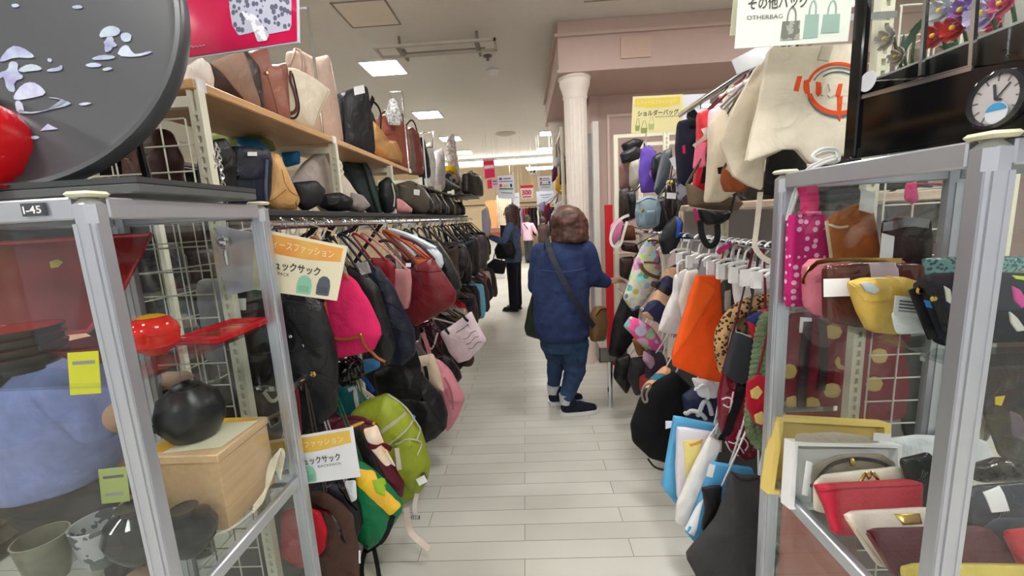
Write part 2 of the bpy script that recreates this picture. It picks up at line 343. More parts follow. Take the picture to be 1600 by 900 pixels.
# ------------------------------------------------------------------ soft goods toolkit
class Plane:
    body = None; extra = ()
    """an upright plane through pixel (px,py) at depth y; yaw turns its face about the vertical, tilt leans its top back"""
    def __init__(s, px, py, y, yaw=0, tilt=0):
        s.o = AT(px, py, y); a = math.radians(yaw); t = math.radians(tilt)
        s.u = Vector((math.cos(a), math.sin(a), 0)); f = Vector((math.sin(a), -math.cos(a), 0))
        s.v = Vector((0, 0, 1)) * math.cos(t) - f * math.sin(t); s.n = f * math.cos(t) + Vector((0, 0, 1)) * math.sin(t)
    def uv(s, px, py):
        r = ray(px, py); k = (s.o - EYE).dot(s.n) / r.dot(s.n); d = EYE + r * k - s.o
        return Vector((d.dot(s.u), d.dot(s.v), 0))
    def w(s, q, off=0): return s.o + s.u * q.x + s.v * q.y + s.n * off
    def p(s, px, py, off=0): return s.w(s.uv(px, py), off)
    def surf(s, uv):
        """height of the padded body's front over the plane at uv"""
        if not s.body: return 0
        return s._h(uv, s.body) + max([s._h(uv, e) for e in s.extra] + [0])
    def _h(s, uv, body):
        tab, c, k, t, wr, sd, wf = body; d = uv - c; a = math.atan2(d.y, d.x) % (2 * math.pi) / (2 * math.pi) * 180; i = int(a) % 180; f = a - int(a)
        q = d.length / max(1e-6, tab[i] * (1 - f) + tab[(i + 1) % 180] * f)
        if q >= 1: return 0
        x = s.w(uv); w = noise.noise((x + sd) * wf) * wr * 2.2 + noise.noise((x + sd) * wf * 2.6) * wr
        return t * (1 - q ** k) ** (1 / k) + w * (1 - .5 * q)
    def uvh(s, px, py, m=0):
        """like uv, for a point lying on the padded front instead of the middle plane"""
        uv = s.uv(px, py); r = ray(px, py)
        for _ in range(3):
            h = s.surf(uv) + m; k = ((s.o + s.n * h) - EYE).dot(s.n) / r.dot(s.n); d = EYE + r * k - s.o; uv = Vector((d.dot(s.u), d.dot(s.v), 0))
        return uv
    def on(s, px, py, m=.003): uv = s.uvh(px, py, m); return s.w(uv, s.surf(uv) + m)
    def path(s, pts, m, sm=2):
        q = [s.uvh(a[0], a[1], m) for a in pts]
        for _ in range(sm): q = chaikin(q, False)
        r = [q[0]]
        for a, b in zip(q, q[1:]):
            n = max(1, int((b - a).length / .02)); r += [a.lerp(b, (i + 1) / n) for i in range(n)]
        return [s.w(u, s.surf(u) + m) for u in r]
def poly_uv(pl, pts, round_=2, conf=False):
    q = [pl.uvh(*p[:2]) if conf else pl.uv(*p[:2]) for p in pts]
    n = len(q); r = []
    for i in range(n):      # extra points along the longer edges keep the traced outline
        a, b = q[i], q[(i + 1) % n]; r += [a, a.lerp(b, .33), a.lerp(b, .67)]
    for _ in range(round_): r = chaikin(r, True)
    return r
def pillow(pl, pts, t, k=2.4, off=0, wr=.004, round_=2, front=1.0, back=1.0, ctr=None, seed=0, wf=9, conf=False, keep=False):
    """a closed, padded body with the outline pts; t is half its depth, k its boxiness"""
    q = poly_uv(pl, pts, round_, conf); n = len(q); b = MB()
    c = sum(q, Vector((0, 0, 0))) / n if ctr is None else pl.uv(*ctr)
    S_ = [1, .985, .95, .88, .76, .6, .4, .2]; sd = Vector((seed * 3.1, seed * 1.7, seed))
    vs = []; fs = []
    def H(s): return max(0, 1 - s ** k) ** (1 / k)
    rings = [(s, H(s) * front) for s in reversed(S_)] + [(s, -H(s) * back) for s in S_[1:]]
    ext = max((a - c).length for a in q)
    for s, h in rings:
        for p in q:
            uv = c + (p - c) * s; x = pl.w(uv, off)
            w = noise.noise((x + sd) * wf) * wr * 2.2 + noise.noise((x + sd) * wf * 2.6) * wr
            vs.append(pl.w(uv, off + t * h + w * (1 - .5 * s) + (pl.surf(uv) if conf else 0)))
    m = len(rings)
    for i in range(m - 1):
        for j in range(n): fs.append((i * n + j, i * n + (j + 1) % n, i * n + n + (j + 1) % n, i * n + n + j))
    bs = pl.surf(c) if conf else 0
    vs += [pl.w(c, off + bs + t * front), pl.w(c, off + bs - t * back)]
    if keep:
        tab = []
        for i in range(180):
            a = i * math.pi / 90; d = Vector((math.cos(a), math.sin(a), 0)); best = 0
            for p, r in zip(q, q[1:] + q[:1]):
                e = r - p; den = d.x * e.y - d.y * e.x
                if abs(den) < 1e-12: continue
                g = p - c; tt = (g.x * e.y - g.y * e.x) / den; uu = (g.x * d.y - g.y * d.x) / den
                if tt > 0 and -1e-6 <= uu <= 1.000001: best = max(best, tt)
            tab.append(best or ext)
        bd_ = (tab, c, k, t * front, wr, sd, wf)
        if conf: pl.extra = pl.extra + (bd_,)
        else: pl.body = bd_
    for j in range(n): fs += [(m * n, (j + 1) % n, j), (m * n + 1, (m - 1) * n + j, (m - 1) * n + (j + 1) % n)]
    return b.add(vs, fs)
def slab(pl, pts, t, off=0, round_=1):
    q = poly_uv(pl, pts, round_); return MB().prism([pl.w(a, off) for a in q], pl.n * t)
NB = [0]
ALONG = {}     # groups whose things face the aisle along a shelf: depth of their middle plane
REST = {}      # shelf height for each group of things that stand on a shelf
def settle(o, z):
    """stretch a standing thing a little so its base rests on the shelf at height z"""
    b = o.location.z; ch = [c for c in o.children if c.type == 'MESH']; lo = min(v.co.z for c in ch[:1] for v in c.data.vertices) + b; hi = max(v.co.z for c in ch[:1] for v in c.data.vertices) + b
    k = (hi - z) / (hi - lo)
    if not .4 < k < 2.6: return
    for c in ch:
        for v in c.data.vertices: v.co.z = hi - (hi - (v.co.z + b)) * k - z
    o.location.z = z
def bag(label, name, pts, y, col, k='leather', t=.05, yaw=0, tilt=0, box=2.4, wr=.004, cat='bag', group=None, pat=None, c2=None, sc=30, parts=(), round_=2, ctr=None, body='body', m=None, front=1., back=1., wf=9, x=None):
    """one hanging or standing bag. parts: tuples
       ('handle', pts, r) ('strap', pts, w) ('flap', pts, t) ('pad', name, pts, t, colour, kind, lift) ('tag', px, py, w_px, h_px) ('buckle', px, py, r_m) ('zip', pts) ('chain', pts) ..."""
    xs = [p[0] for p in pts]; ys = [p[1] for p in pts]; cx = sum(xs) / len(xs); cy = sum(ys) / len(ys)
    if group in ALONG: y = ATX(cx, cy, x or ALONG[group]).y; yaw = 66
    pl = Plane(cx, cy, y, yaw, tilt); NB[0] += 1; sd = NB[0]
    bd = pillow(pl, pts, t, box, 0, wr, round_, ctr=ctr, seed=sd, front=front, back=back, wf=wf, keep=True)
    lo = min(v.z for v in bd.v); c = sum(bd.v, Vector((0, 0, 0))) / len(bd.v)
    o = thing(name, label, cat, (c.x, c.y, lo), group)
    mm = m or mat(k, col, c2, pat, sc)
    B = mk(body, bd, mm, o)
    for p in parts: part(o, pl, p, t * front, col, k, mm)
    if group in REST: settle(o, REST[group])
    return o, pl
def part(o, pl, p, t, col, k, mm):
    kd = p[0]
    def mc(i, dk=k):
        if len(p) > i and p[i] is not None:
            return p[i] if not isinstance(p[i], tuple) else mat(p[i + 1] if len(p) > i + 1 and isinstance(p[i + 1], str) else dk, p[i])
        return mm
    if kd == 'handle':      # pts, r, colour, kind
        mk('handle', MB().tube(pl.path(p[1], p[2] * .7), p[2], 8), mc(3), o)
    elif kd == 'strap':     # pts, width m, colour, kind
        mk('strap', MB().strap(pl.path(p[1], .0035), p[2], .004, pl.n, 0), mc(3), o)
    elif kd == 'piping':
        mk('piping', MB().tube(pl.path(p[1], p[2] * .3), p[2], 6), mc(3), o)
    elif kd == 'flap':      # pts, depth, colour, kind
        mk('flap', pillow(pl, p[1], p[2] * .6, 4, 0, .001, 1, conf=True, keep=True), mc(3), o)
    elif kd == 'pad':       # name, pts, depth, colour, kind
        mk(p[1], pillow(pl, p[2], p[3] * .7, 3.5, 0, .001, 2 if len(p[2]) > 5 else 1, seed=3, conf=True, keep=True), mat(p[5], p[4]) if isinstance(p[4], tuple) else p[4], o)
    elif kd == 'tag':       # px, py, w, h, [angle]
        a = math.radians(p[5]) if len(p) > 5 else 0; x, y, w, h = p[1:5]
        cs = [(-w / 2, -h / 2), (w / 2, -h / 2), (w / 2, h / 2), (-w / 2, h / 2)]
        pp = [(x + i * math.cos(a) - j * math.sin(a), y + i * math.sin(a) + j * math.cos(a)) for i, j in cs]; mo = max(pl.surf(pl.uvh(*z)) for z in pp + [(x, y)]) + .003; sh = pl.uvh(x, y, .003) - pl.uv(x, y)
        mk('price_tag', MB().prism([pl.w(pl.uv(*z) + sh, mo) for z in pp], pl.n * .001), TAG, o, smooth=False)
    elif kd == 'buckle':    # px, py, r, material
        mk('buckle', MB().lathe(pl.on(p[1], p[2], .001), [(p[3] * .55, 0), (p[3], .002), (p[3], .006), (p[3] * .6, .009)], 16, pl.n), p[4] if len(p) > 4 else GOLD, o)
    elif kd == 'zip':
        mk('zip', MB().strap(pl.path(p[1], .002, 1), .009, .003, pl.n, 0), p[2] if len(p) > 2 else mat('chrome', (120, 120, 122)), o)
    elif kd == 'chain':     # pts, r
        pts = pl.path(p[1], p[2] * 1.1, 1); b = MB(); r = p[2]; acc = []; ln = 0; nxt = 0
        for a, c in zip(pts, pts[1:]):
            d = (c - a).length
            while nxt <= ln + d: acc.append((a.lerp(c, (nxt - ln) / max(d, 1e-9)), (c - a).normalized())); nxt += r * 1.5
            ln += d
        for i, (x, d) in enumerate(acc):
            sd = d.cross(pl.n).normalized() if i % 2 else (d.cross(pl.n).normalized() + pl.n * 1.2).normalized()
            b.tube([x + d * r * math.cos(a) * 1.1 + sd * r * .7 * math.sin(a) for a in [i_ * math.pi / 4 for i_ in range(8)]], r * .34, 5, closed=True)
        mk('chain', b, p[3] if len(p) > 3 else mat('chrome', (244, 244, 246)), o)
    elif kd == 'slab':      # name, pts, depth, colour, kind
        mk(p[1], pillow(pl, p[2], max(p[3], .0015), 8, p[6] * .3 if len(p) > 6 else 0, 0, 0, conf=True), mat(p[5], p[4]) if isinstance(p[4], tuple) else p[4], o)
    elif kd == 'band':      # name, pts, width, colour, kind
        mk(p[1], MB().strap(pl.path(p[2], .003, 1), p[3], .003, pl.n, 0), mat(p[5], p[4]), o)
    elif kd == 'hook':      # px,py: open hook above the bag
        x = pl.p(p[1], p[2]); r = .018; b = MB().tube([x + pl.u * r * math.cos(a) + Vector((0, 0, r * math.sin(a))) for a in [math.radians(d) for d in range(-60, 215, 25)]] , .003, 6)
        mk('hook', b, p[3] if len(p) > 3 else CHROME, o)
def hanger(label, px, py, y, wpx, group=None, c=(240, 240, 240), yaw=0, drop=.07, clips=True):
    """white plastic clip hanger on a rail: hook, bar, two clips"""
    pl = Plane(px, py, y, yaw); o = thing('clip_hanger', label, 'hanger', pl.o - Vector((0, 0, drop + .03)), group); m = mat('plastic', c)
    r = .022; top = pl.o
    pts = [top + pl.u * r * math.cos(math.radians(d)) + Vector((0, 0, r * math.sin(math.radians(d)))) for d in range(160, -100, -26)] + [top + Vector((0, 0, -drop))]
    mk('hook', MB().tube(pts, .004, 8, smooth=1), m, o)
    h = (pl.uv(px + wpx / 2, py) - pl.uv(px, py)).x; z = Vector((0, 0, -drop))
    mk('bar', MB().tube([top + z - pl.u * h + Vector((0, 0, -.018)), top + z - pl.u * h * .5, top + z, top + z + pl.u * h * .5, top + z + pl.u * h + Vector((0, 0, -.018))], .006, 8, smooth=1), m, o)
    if clips:
        for sgn in (-1, 1):
            c_ = top + z + pl.u * h * sgn * .85 + Vector((0, 0, -.03))
            mk('clip', MB().obox(c_ + pl.n * .006, pl.u * .013, Vector((0, 0, .028)), pl.n * .004).obox(c_ - pl.n * .006, pl.u * .013, Vector((0, 0, .028)), pl.n * .004).tube([c_ - pl.u * .014, c_ + pl.u * .014], .008, 8), m, o)
    return o
def price_card(pl, px, py, w, h, label, col=(243, 243, 243), ang=0, lines=2, group=None, off=.002, cat='price tag'):
    a = math.radians(ang)
    def c(i, j): return pl.p(px + i * math.cos(a) - j * math.sin(a), py + i * math.sin(a) + j * math.cos(a), off)
    pp = [c(-w / 2, -h / 2), c(w / 2, -h / 2), c(w / 2, h / 2), c(-w / 2, h / 2)]
    o = tag(mk('price_tag', MB().prism(pp, pl.n * .0012), mat('paper', col), smooth=False), label, cat, group)
    for i in range(lines):
        f = -.25 + .5 * i / max(1, lines - 1)
        a0, b0 = c(-w * .35, h * f), c(w * (.3 if i % 2 else .38), h * f); d = (c(0, h * .04) - c(0, -h * .04))
        mk('print', MB().prism([a0 - d / 2 + pl.n * .0014, b0 - d / 2 + pl.n * .0014, b0 + d / 2 + pl.n * .0014, a0 + d / 2 + pl.n * .0014], pl.n * .0004), mat('paper', (90, 90, 95) if i < lines - 1 else (150, 150, 155)), o, smooth=False)
    return o
# ------------------------------------------------------------------ glass showcases
def showcase(label, x0, x1, y0, y1, badge=False, side=1):
    o = thing('glass_showcase', label, 'showcase', ((x0 + x1) / 2, (y0 + y1) / 2, 0), 'aluminium glass showcases')
    T = 1.54; w = .042; capm = mat('plastic', (226, 222, 190))
    for x in (x0, x1 - w):
        for y in (y0, y1 - w):
            mk('post', MB().box((x, y, .04), (x + w, y + w, T - .004), .013).box((x + .006, y - .0015, .05), (x + .014, y + .002, T - .05)).box((x + w - .014, y - .0015, .05), (x + w - .006, y + .002, T - .05))
               .box((x - .0015 if x == x0 else x + w - .002, y + .006, .05), (x + .002 if x == x0 else x + w + .0015, y + .012, T - .05)), ALU, o)
            mk('corner_cap', MB().box((x - .002, y - .002, T - .004), (x + w + .002, y + w + .002, T + .006), .006), capm, o)
    for z0, z1 in ((T - .042, T - .003), (.655, .69), (.04, .1)):
        for a, b in (((x0 + w, y0 + .008), (x1 - w, y0 + .028)), ((x0 + w, y1 - .028), (x1 - w, y1 - .008)), ((x0 + .008, y0 + w), (x0 + .028, y1 - w)), ((x1 - .028, y0 + w), (x1 - .008, y1 - w))):
            mk('rail', MB().box((*a, z0), (*b, z1), .003), ALU, o)
    for z0, z1 in ((.691, T - .043), (.101, .654)):
        for a, b in (((x0 + w, y0 + .016), (x1 - w, y0 + .020)), ((x0 + w, y1 - .020), (x1 - w, y1 - .016)), ((x0 + .016, y0 + w), (x0 + .020, y1 - w)), ((x1 - .020, y0 + w), (x1 - .016, y1 - w))):
            mk('glass_pane', MB().box((*a, z0), (*b, z1)), GLASS, o, smooth=False)
    mk('top_pane', MB().box((x0 + .03, y0 + .03, T - .009), (x1 - .03, y1 - .03, T - .004)), GLASS, o, smooth=False)
    for z in (1.182, .69): mk('shelf', MB().box((x0 + .024, y0 + .024, z), (x1 - .024, y1 - .024, z + .006)), SHELFG, o, smooth=False)
    for z in (1.16, 1.02):
        for x in (x0, x1 - w): mk('latch', MB().box((x + (w if x == x0 else -.004), y1 - .02, z - .012), (x + (w + .004 if x == x0 else 0), y1 - .008, z + .012)), WHITEP, o, smooth=False)
    for x in (x0, x1 - w):
        for y in (y0, y1 - w): mk('foot', MB().lathe((x + w / 2, y + w / 2, 0), [(.018, 0), (.02, .01), (.012, .04)]), BLACKP, o)
    return o
SHELFG = glassmat((.93, .97, .96), .1)
LX0, LX1, LY0, LY1 = -1.215, -.747, .712, 1.235
RX0, RX1, RY0, RY1 = .66, 1.13, .634, 1.165
lc = showcase('glass showcase on the left holding red lacquerware and dark pots', LX0, LX1, LY0, LY1)
rc = showcase('glass showcase on the right holding wallets and pouches', RX0, RX1, RY0, RY1)
b = AT(55, 322, LY0 + .006)
mk('number_plate', MB().box((b.x - .022, LY0 + .002, 1.508), (b.x + .018, LY0 + .0075, 1.53)), mat('plastic', (70, 74, 80)), lc, smooth=False)
text('I-45', (b.x - .018, LY0 + .0015, 1.5125), (1, 0, 0), (0, 0, 1), .018, mat('paper', (240, 240, 240)), lc, w=.033, bold=.02)
# ---- on top of the left showcase
o = thing('display_stand', 'long dark grey tray stand on top of the left showcase', 'stand', (-1.05, .98, 1.546), None)
mk('base', MB().box((-1.45, .80, 1.5465), (-.735, 1.16, 1.566), .003), mat('plastic', (88, 90, 90)), o)
mk('rim', MB().box((-1.45, .80, 1.566), (-.735, .812, 1.577)).box((-1.45, 1.148, 1.566), (-.735, 1.16, 1.577)).box((-.747, .812, 1.566), (-.735, 1.148, 1.577)), mat('plastic', (60, 62, 64)), o)
# big black lacquer tray with shell inlay
ctr = AT(22, 44, .93); tn = Vector((.10, -1, .22)).normalized()
o = thing('lacquer_tray', 'large round black lacquer tray with pearl shell trees, stood on edge', 'tray', (ctr.x, ctr.y, 1.58))
R0 = .352
mk('tray', MB().lathe(ctr, [(R0 - .05, -.03), (R0 - .008, -.02), (R0, .008), (R0 - .004, .018), (R0 - .014, .018), (R0 - .02, .006), (R0 - .04, 0), (.01, 0)], 72, tn), mat('plastic', (62, 64, 68)), o)
tu = Vector((1, 0, 0)) - tn * tn.x; tu.normalize(); tv = tn.cross(tu)
class TP:
    n = tn
    @staticmethod
    def p(px, py, off=0):
        r = ray(px, py); k = (ctr - EYE).dot(tn) / r.dot(tn); return EYE + r * k + tn * off
shell = mat('gloss', (176, 192, 200), (150, 150, 190), 'soft', 30); shell2 = mat('gloss', (170, 170, 205), (190, 200, 215), 'soft', 40)
def motif(polys, m, nm):
    for q in polys:
        b = MB(); pts = [Vector((a, c, 0)) for a, c in q]
        if len(pts) > 3: pts = chaikin(pts, True)
        b.prism([TP.p(a.x, a.y, .0006) for a in pts], tn * .0012)
        mk(nm, b, m, o, smooth=False)
motif([[(155, 60), (160, 46), (175, 40), (190, 46), (186, 56), (170, 58)], [(188, 54), (200, 51), (207, 56), (204, 66), (192, 66)], [(166, 58), (180, 58), (176, 78), (170, 82), (164, 82)], [(143, 92), (160, 86), (182, 88), (178, 93), (150, 95)], [(162, 64), (178, 64), (186, 74), (166, 74)],
       [(112, 11), (125, 8), (132, 13), (118, 15)], [(18, 8), (28, 6), (32, 11), (22, 13)]], shell, 'shell_inlay')
motif([[(183, 88), (190, 74), (200, 70), (207, 82), (214, 86), (236, 80), (239, 83), (214, 90)], [(133, 102), (146, 98), (160, 101), (158, 105), (140, 106)], [(64, 205), (76, 194), (92, 202)]], shell2, 'shell_inlay')
motif([[(159, 109), (172, 105), (178, 108), (166, 112)], [(0, 94), (18, 72), (36, 74), (56, 88), (50, 92), (24, 90), (4, 98)], [(28, 110), (46, 100), (62, 103), (68, 110), (46, 112), (36, 114)], [(16, 96), (30, 98), (28, 112), (40, 122), (22, 128), (26, 146), (12, 142), (8, 120), (0, 124), (0, 114), (14, 110)], [(73, 112), (78, 108), (92, 106), (98, 101), (99, 110), (84, 113)], [(75, 92), (82, 92), (82, 98), (76, 97)], [(28, 178), (60, 178), (110, 162), (95, 154), (70, 152), (106, 158), (114, 164), (70, 174), (40, 176), (34, 170)], [(47, 215), (58, 212), (64, 216), (54, 219)]], shell, 'shell_inlay')
motif([[(22, 150), (36, 132), (52, 128), (66, 136), (74, 148), (50, 154), (24, 158)], [(122, 163), (136, 160), (146, 162), (130, 166)], [(24, 158), (34, 158), (40, 176), (28, 178)]], shell2, 'shell_inlay')
# plate easel behind the tray
e = thing('plate_easel', 'dark plate stand propping up the round black tray', 'stand', (ctr.x + .1, 1.05, 1.566))
em = mat('gloss', (28, 28, 30)); q = AT(172, 255, .93)
mk('rest', MB().tube([(q.x, .86, 1.575), (q.x, .93, 1.59), (q.x, 1.02, 1.575)], .009).tube([(q.x - .26, .86, 1.575), (q.x - .26, .93, 1.59), (q.x - .26, 1.02, 1.575)], .009), em, e)
mk('arm', MB().tube([(q.x, 1.02, 1.577), (q.x - .05, 1.06, 1.80)], .009).tube([(q.x - .26, 1.02, 1.577), (q.x - .2, 1.06, 1.80)], .009).tube([(q.x - .05, 1.06, 1.80), (q.x - .2, 1.06, 1.8)], .009), em, e)
mk('foot', MB().box((q.x - .02, .845, 1.567), (q.x + .02, 1.1, 1.576), .003).box((q.x - .28, .845, 1.567), (q.x - .24, 1.1, 1.576), .003), em, e)
c = AT(0, 270, .78)
o = thing('vase', 'glossy red round vase at the left edge in front of the black tray', 'vase', (c.x - .13, .85, 1.567))
mk('body', MB().lathe((c.x - .13, .85, 1.5672), [(.05, 0), (.056, .008), (.05, .014), (.075, .04), (.096, .09), (.094, .13), (.07, .165), (.04, .185), (.045, .2), (.036, .198), (.02, .16)], 40), mat('gloss', (196, 14, 24)), o)
mk('saucer', MB().lathe((c.x - .13, .85, 1.5665), [(.1, 0), (.125, .004), (.13, .008), (.06, .009)], 40), mat('gloss', (170, 20, 26)), o)
# pink poster above the shelf
pl = Plane(370, 45, 1.22, yaw=-14)
o = thing('poster', 'shiny magenta poster with a picture of silver beads in a clear frame', 'poster', pl.p(370, 80))
out = [(286, -40), (462, -40), (464, 64), (290, 90)]
mk('frame', slab(pl, [(284, -42), (464, -42), (466, 66), (288, 93)], .006, -.007, 0), mat('plastic', (214, 214, 226)), o, smooth=False)
mk('print', slab(pl, out, .001, .0, 0), mat('gloss', (214, 28, 84), (196, 20, 70), 'soft', 3), o, smooth=False)
mk('picture', slab(pl, [(353, -40), (456, -40), (456, 47), (420, 54), (400, 50), (374, 56), (364, 40), (360, 15)], .001, .0012), mat('gloss', (196, 196, 214), (104, 108, 128), 'cells', 62), o, smooth=False)
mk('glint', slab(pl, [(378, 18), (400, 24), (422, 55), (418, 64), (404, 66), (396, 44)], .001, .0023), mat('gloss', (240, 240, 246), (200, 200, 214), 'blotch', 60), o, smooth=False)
mk('lettering', MB().tube([pl.p(*a, .002) for a in ((297, 74), (303, 71), (300, 76), (309, 71), (307, 75), (316, 70), (313, 74), (324, 69), (320, 72))], .0012, 5, smooth=1), mat('paper', (232, 170, 190)), o)
o = thing('sign_stand', 'chrome wire sign stand on the near end of the wooden top shelf', 'stand', AT(486, 130, 2.4))
mk('pole', MB().tube([Vector((AT(481, 12, 2.4).x, 2.4, 1.9135)), AT(481, 12, 2.4)], .007), CHROME, o)
mk('bracket', MB().tube([AT(481, 12, 2.4), AT(455, 14, 2.4), AT(440, 13, 2.38)], .007).tube([AT(440, 13, 2.38), AT(440, 5, 2.38)], .005), CHROME, o)
# ---- inside the left showcase
GZ = 1.1885; BZ = .6965
RED = mat('gloss', (190, 26, 30)); DKRED = mat('gloss', (112, 26, 26)); BLK = mat('gloss', (16, 16, 18))
def lth(name, label, cat, x, y, z, prof, m, n=36, group=None, part='body', sub=None):
    o = thing(name, label, cat, (x, y, z), group); mk(part, MB().lathe((x, y, z), prof, n), m, o)
    if sub: mk(sub[0], MB().lathe((x, y, z), sub[1], n), sub[2], o)
    return o
bx, by = -1.105, .835
for i in range(4):
    z = GZ + i * .019
    lth('lacquer_bowl', ['black lacquer bowl at the bottom of the stack in the left showcase', 'black lacquer bowl second from the bottom of the stack', 'black lacquer bowl third from the bottom of the stack', 'black lacquer bowl topmost in the stack with a bright red inside'][i],
        'bowl', bx, by, z, [(.03, 0), (.036, .0), (.036, .006), (.062, .014), (.078, .028), (.081, .04), (.0785, .04), (.075, .03), (.058, .0185), (.03, .0135)], BLK, 44, 'stacked lacquer bowls', 'bowl',
        ('lacquer_inside', [(.0787, .0395), (.0752, .0305), (.0585, .019), (.02, .0142)], RED))
lth('lacquer_bowl', 'wide shallow red lacquer dish just right of the black bowls', 'bowl', -.985, .90, GZ, [(.035, 0), (.04, .006), (.06, .02), (.082, .04), (.084, .046), (.079, .044), (.05, .02), (.02, .012)], DKRED, 40, None, 'dish')
# leaning square tray
pl = Plane(120, 450, 1.03, yaw=18, tilt=14)
o = thing('lacquer_tray', 'large square dark red lacquer tray leaning at the back of the left showcase', 'tray', pl.p(120, 530))
mk('panel', slab(pl, [(-60, 385), (240, 366), (196, 452), (140, 520), (-60, 540)], .008, 0, 0), mat('gloss', (150, 34, 34), (122, 26, 26), 'soft', 6), o, smooth=False)
mk('rim', MB().tube([pl.p(*a, .008) for a in ((-60, 385), (238, 367), (196, 450), (142, 517), (-60, 538))], .006, 6), mat('gloss', (196, 60, 62)), o)
mk('gold_motif', slab(pl, [(82, 410), (94, 406), (103, 410), (96, 418), (84, 420)], .001, .0085), mat('paper', (186, 176, 70)), o, smooth=False)
o = lth('lidded_bowl', 'round glossy red lidded bowl with a gold patch in the left showcase', 'bowl', -.885, .93, GZ, [(.02, 0), (.024, .004), (.046, .022), (.05, .044), (.0495, .05), (.03, .05)], mat('gloss', (206, 34, 24)), 40, None, 'bowl',
        ('lid', [(.05, .0505), (.0515, .054), (.049, .066), (.036, .084), (.014, .093), (.002, .095)], mat('gloss', (212, 36, 26))))
mk('gold_patch', MB().lathe((-.885, .93, GZ), [(.03, .0895), (.016, .0945), (.002, .0965)], 24), mat('gloss', (214, 158, 36)), o)
t0 = [ATZ(*p, GZ + .012) for p in ((270, 524), (338, 490), (430, 488), (345, 532))]
o = thing('lacquer_tray', 'flat red lacquer tray with painted leaves at the aisle side of the left showcase', 'tray', (t0[0] + t0[2]) / 2)
x0, x1, y0, y1 = -.895, -.778, .99, 1.2
mk('plate', MB().box((x0, y0, GZ), (x1, y1, GZ + .012), .003), mat('gloss', (196, 30, 40)), o)
mk('rim', MB().box((x0, y0, GZ + .012), (x1, y0 + .006, GZ + .02)).box((x0, y1 - .006, GZ + .012), (x1, y1, GZ + .02)).box((x0, y0 + .006, GZ + .012), (x0 + .006, y1 - .006, GZ + .02)).box((x1 - .006, y0 + .006, GZ + .012), (x1, y1 - .006, GZ + .02)), mat('gloss', (206, 40, 48)), o)
for nm, cc, col in (('painted_leaf', [(.02, .05), (.05, .07), (.08, .06), (.05, .045)], (52, 84, 44)), ('painted_leaf', [(.03, .12), (.06, .135), (.09, .128), (.06, .115)], (226, 130, 40))):
    mk(nm, MB().prism([(x0 + a, y0 + c_, GZ + .0121) for a, c_ in cc], (0, 0, .0008)), mat('paper', col), o, smooth=False)
pl = Plane(134, 580, .752); price_card(pl, 134, 582, 48, 66, 'bright yellow price card on the glass of the left showcase', (226, 222, 24), -4, 1)
# lower compartment
p0 = ATZ(385, 822, BZ)
o = thing('wooden_box', 'pale wooden box in the left showcase with a paper on its lid', 'box', (-.885, 1.05, BZ))
wb = mat('wood', (206, 170, 126)); X0, X1, Y0, Y1 = -1.03, -.808, .955, 1.16
mk('body', MB().box((X0, Y0, BZ), (X1, Y1, BZ + .19), .003), wb, o); mk('lid', MB().box((X0 - .003, Y0 - .003, BZ + .1905), (X1 + .003, Y1 + .003, BZ + .214), .003), mat('wood', (214, 180, 138)), o)
for nm, cc, z, col in (('yellow_cloth', [(X0 + .01, Y0 + .005), (X1 - .05, Y0 + .06), (X1 - .02, Y1 - .01), (X0 + .06, Y1)], .2145, (232, 178, 40)), ('paper', [(X0 + .07, Y0 + .01), (X1 - .01, Y0 + .03), (X1 - .005, Y1 - .03), (X0 + .09, Y1 - .04)], 0.2157, (238, 230, 200))):
    mk(nm, MB().prism([(a, c_, BZ + z) for a, c_ in cc], (0, 0, .001)), mat('paper', col), o, smooth=False)
px_ = -.935; py_ = 1.045; z = BZ + .2172
o = thing('iron_kettle', 'matt black iron pot standing on the wooden box in the left showcase', 'pot', (px_, py_, z))
mk('body', MB().lathe((px_, py_, z), [(.035, 0), (.056, 0.00768), (.078, 0.04352), (.081, 0.07936), (.068, 0.1203), (.04, 0.1408), (.038, 0.1459), (.02, 0.1459)], 36), mat('ceramic', (40, 40, 42)), o)
mk('lid', MB().lathe((px_, py_, z), [(.037, 0.1465), (.033, 0.151), (.012, 0.154), (.009, 0.157), (.012, 0.161), (.004, 0.163)], 28), mat('ceramic', (36, 36, 38)), o)
mk('spout', MB().tube([(px_ - .05, py_ - .05, z + .05), (px_ - .08, py_ - .065, z + .06), (px_ - .09, py_ - .07, z + .08)], .012, 8, smooth=1, r1=.007), mat('ceramic', (36, 36, 38)), o)
rp = thing('rope', 'loose hank of white cord beside the wooden box', 'rope', (-.79, 1.1, BZ)); random.seed(3); rb = MB()
for i in range(14):
    a = random.uniform(-.02, .02); rb.tube([(-.785 + abs(a) * .3, 1.02 + a, BZ + .004 + i * .0012), (-.783 + abs(a) * .3, 1.08 + a, BZ + .03 + a), (-.781 + a * .5, 1.12 + a, BZ + .09 + a), (-.783, 1.15 + a, BZ + .105), (-.789 + a, 1.165, BZ + .07 + a), (-.787, 1.15, BZ + .01 + i * .001)], .0028, 6, smooth=2)
rb.tube([(-.785, 1.02, BZ + .004), (-.80, .96, BZ + .004), (-.83, .93, BZ + .004)], .0025, 6, smooth=1).tube([(-.785, 1.03, BZ + .006), (-.80, .945, BZ + .004), (-.85, .925, BZ + .003)], .0025, 6, smooth=1)
mk('cord', rb, mat('fabric', (232, 224, 200)), rp)
gk = mat('gloss', (30, 32, 36))
lth('glazed_jar', 'round glossy black jar in front of the wooden box, right of the post', 'jar', -.855, .885, BZ, [(0.0299, 0), (0.0345, 0.0046), (0.0575, 0.0345), (0.0621, 0.06325), (0.0506, 0.092), (0.0253, 0.1058), (0.023, 0.1127), (0.0299, 0.1173), (0.0207, 0.115)], gk, 36)
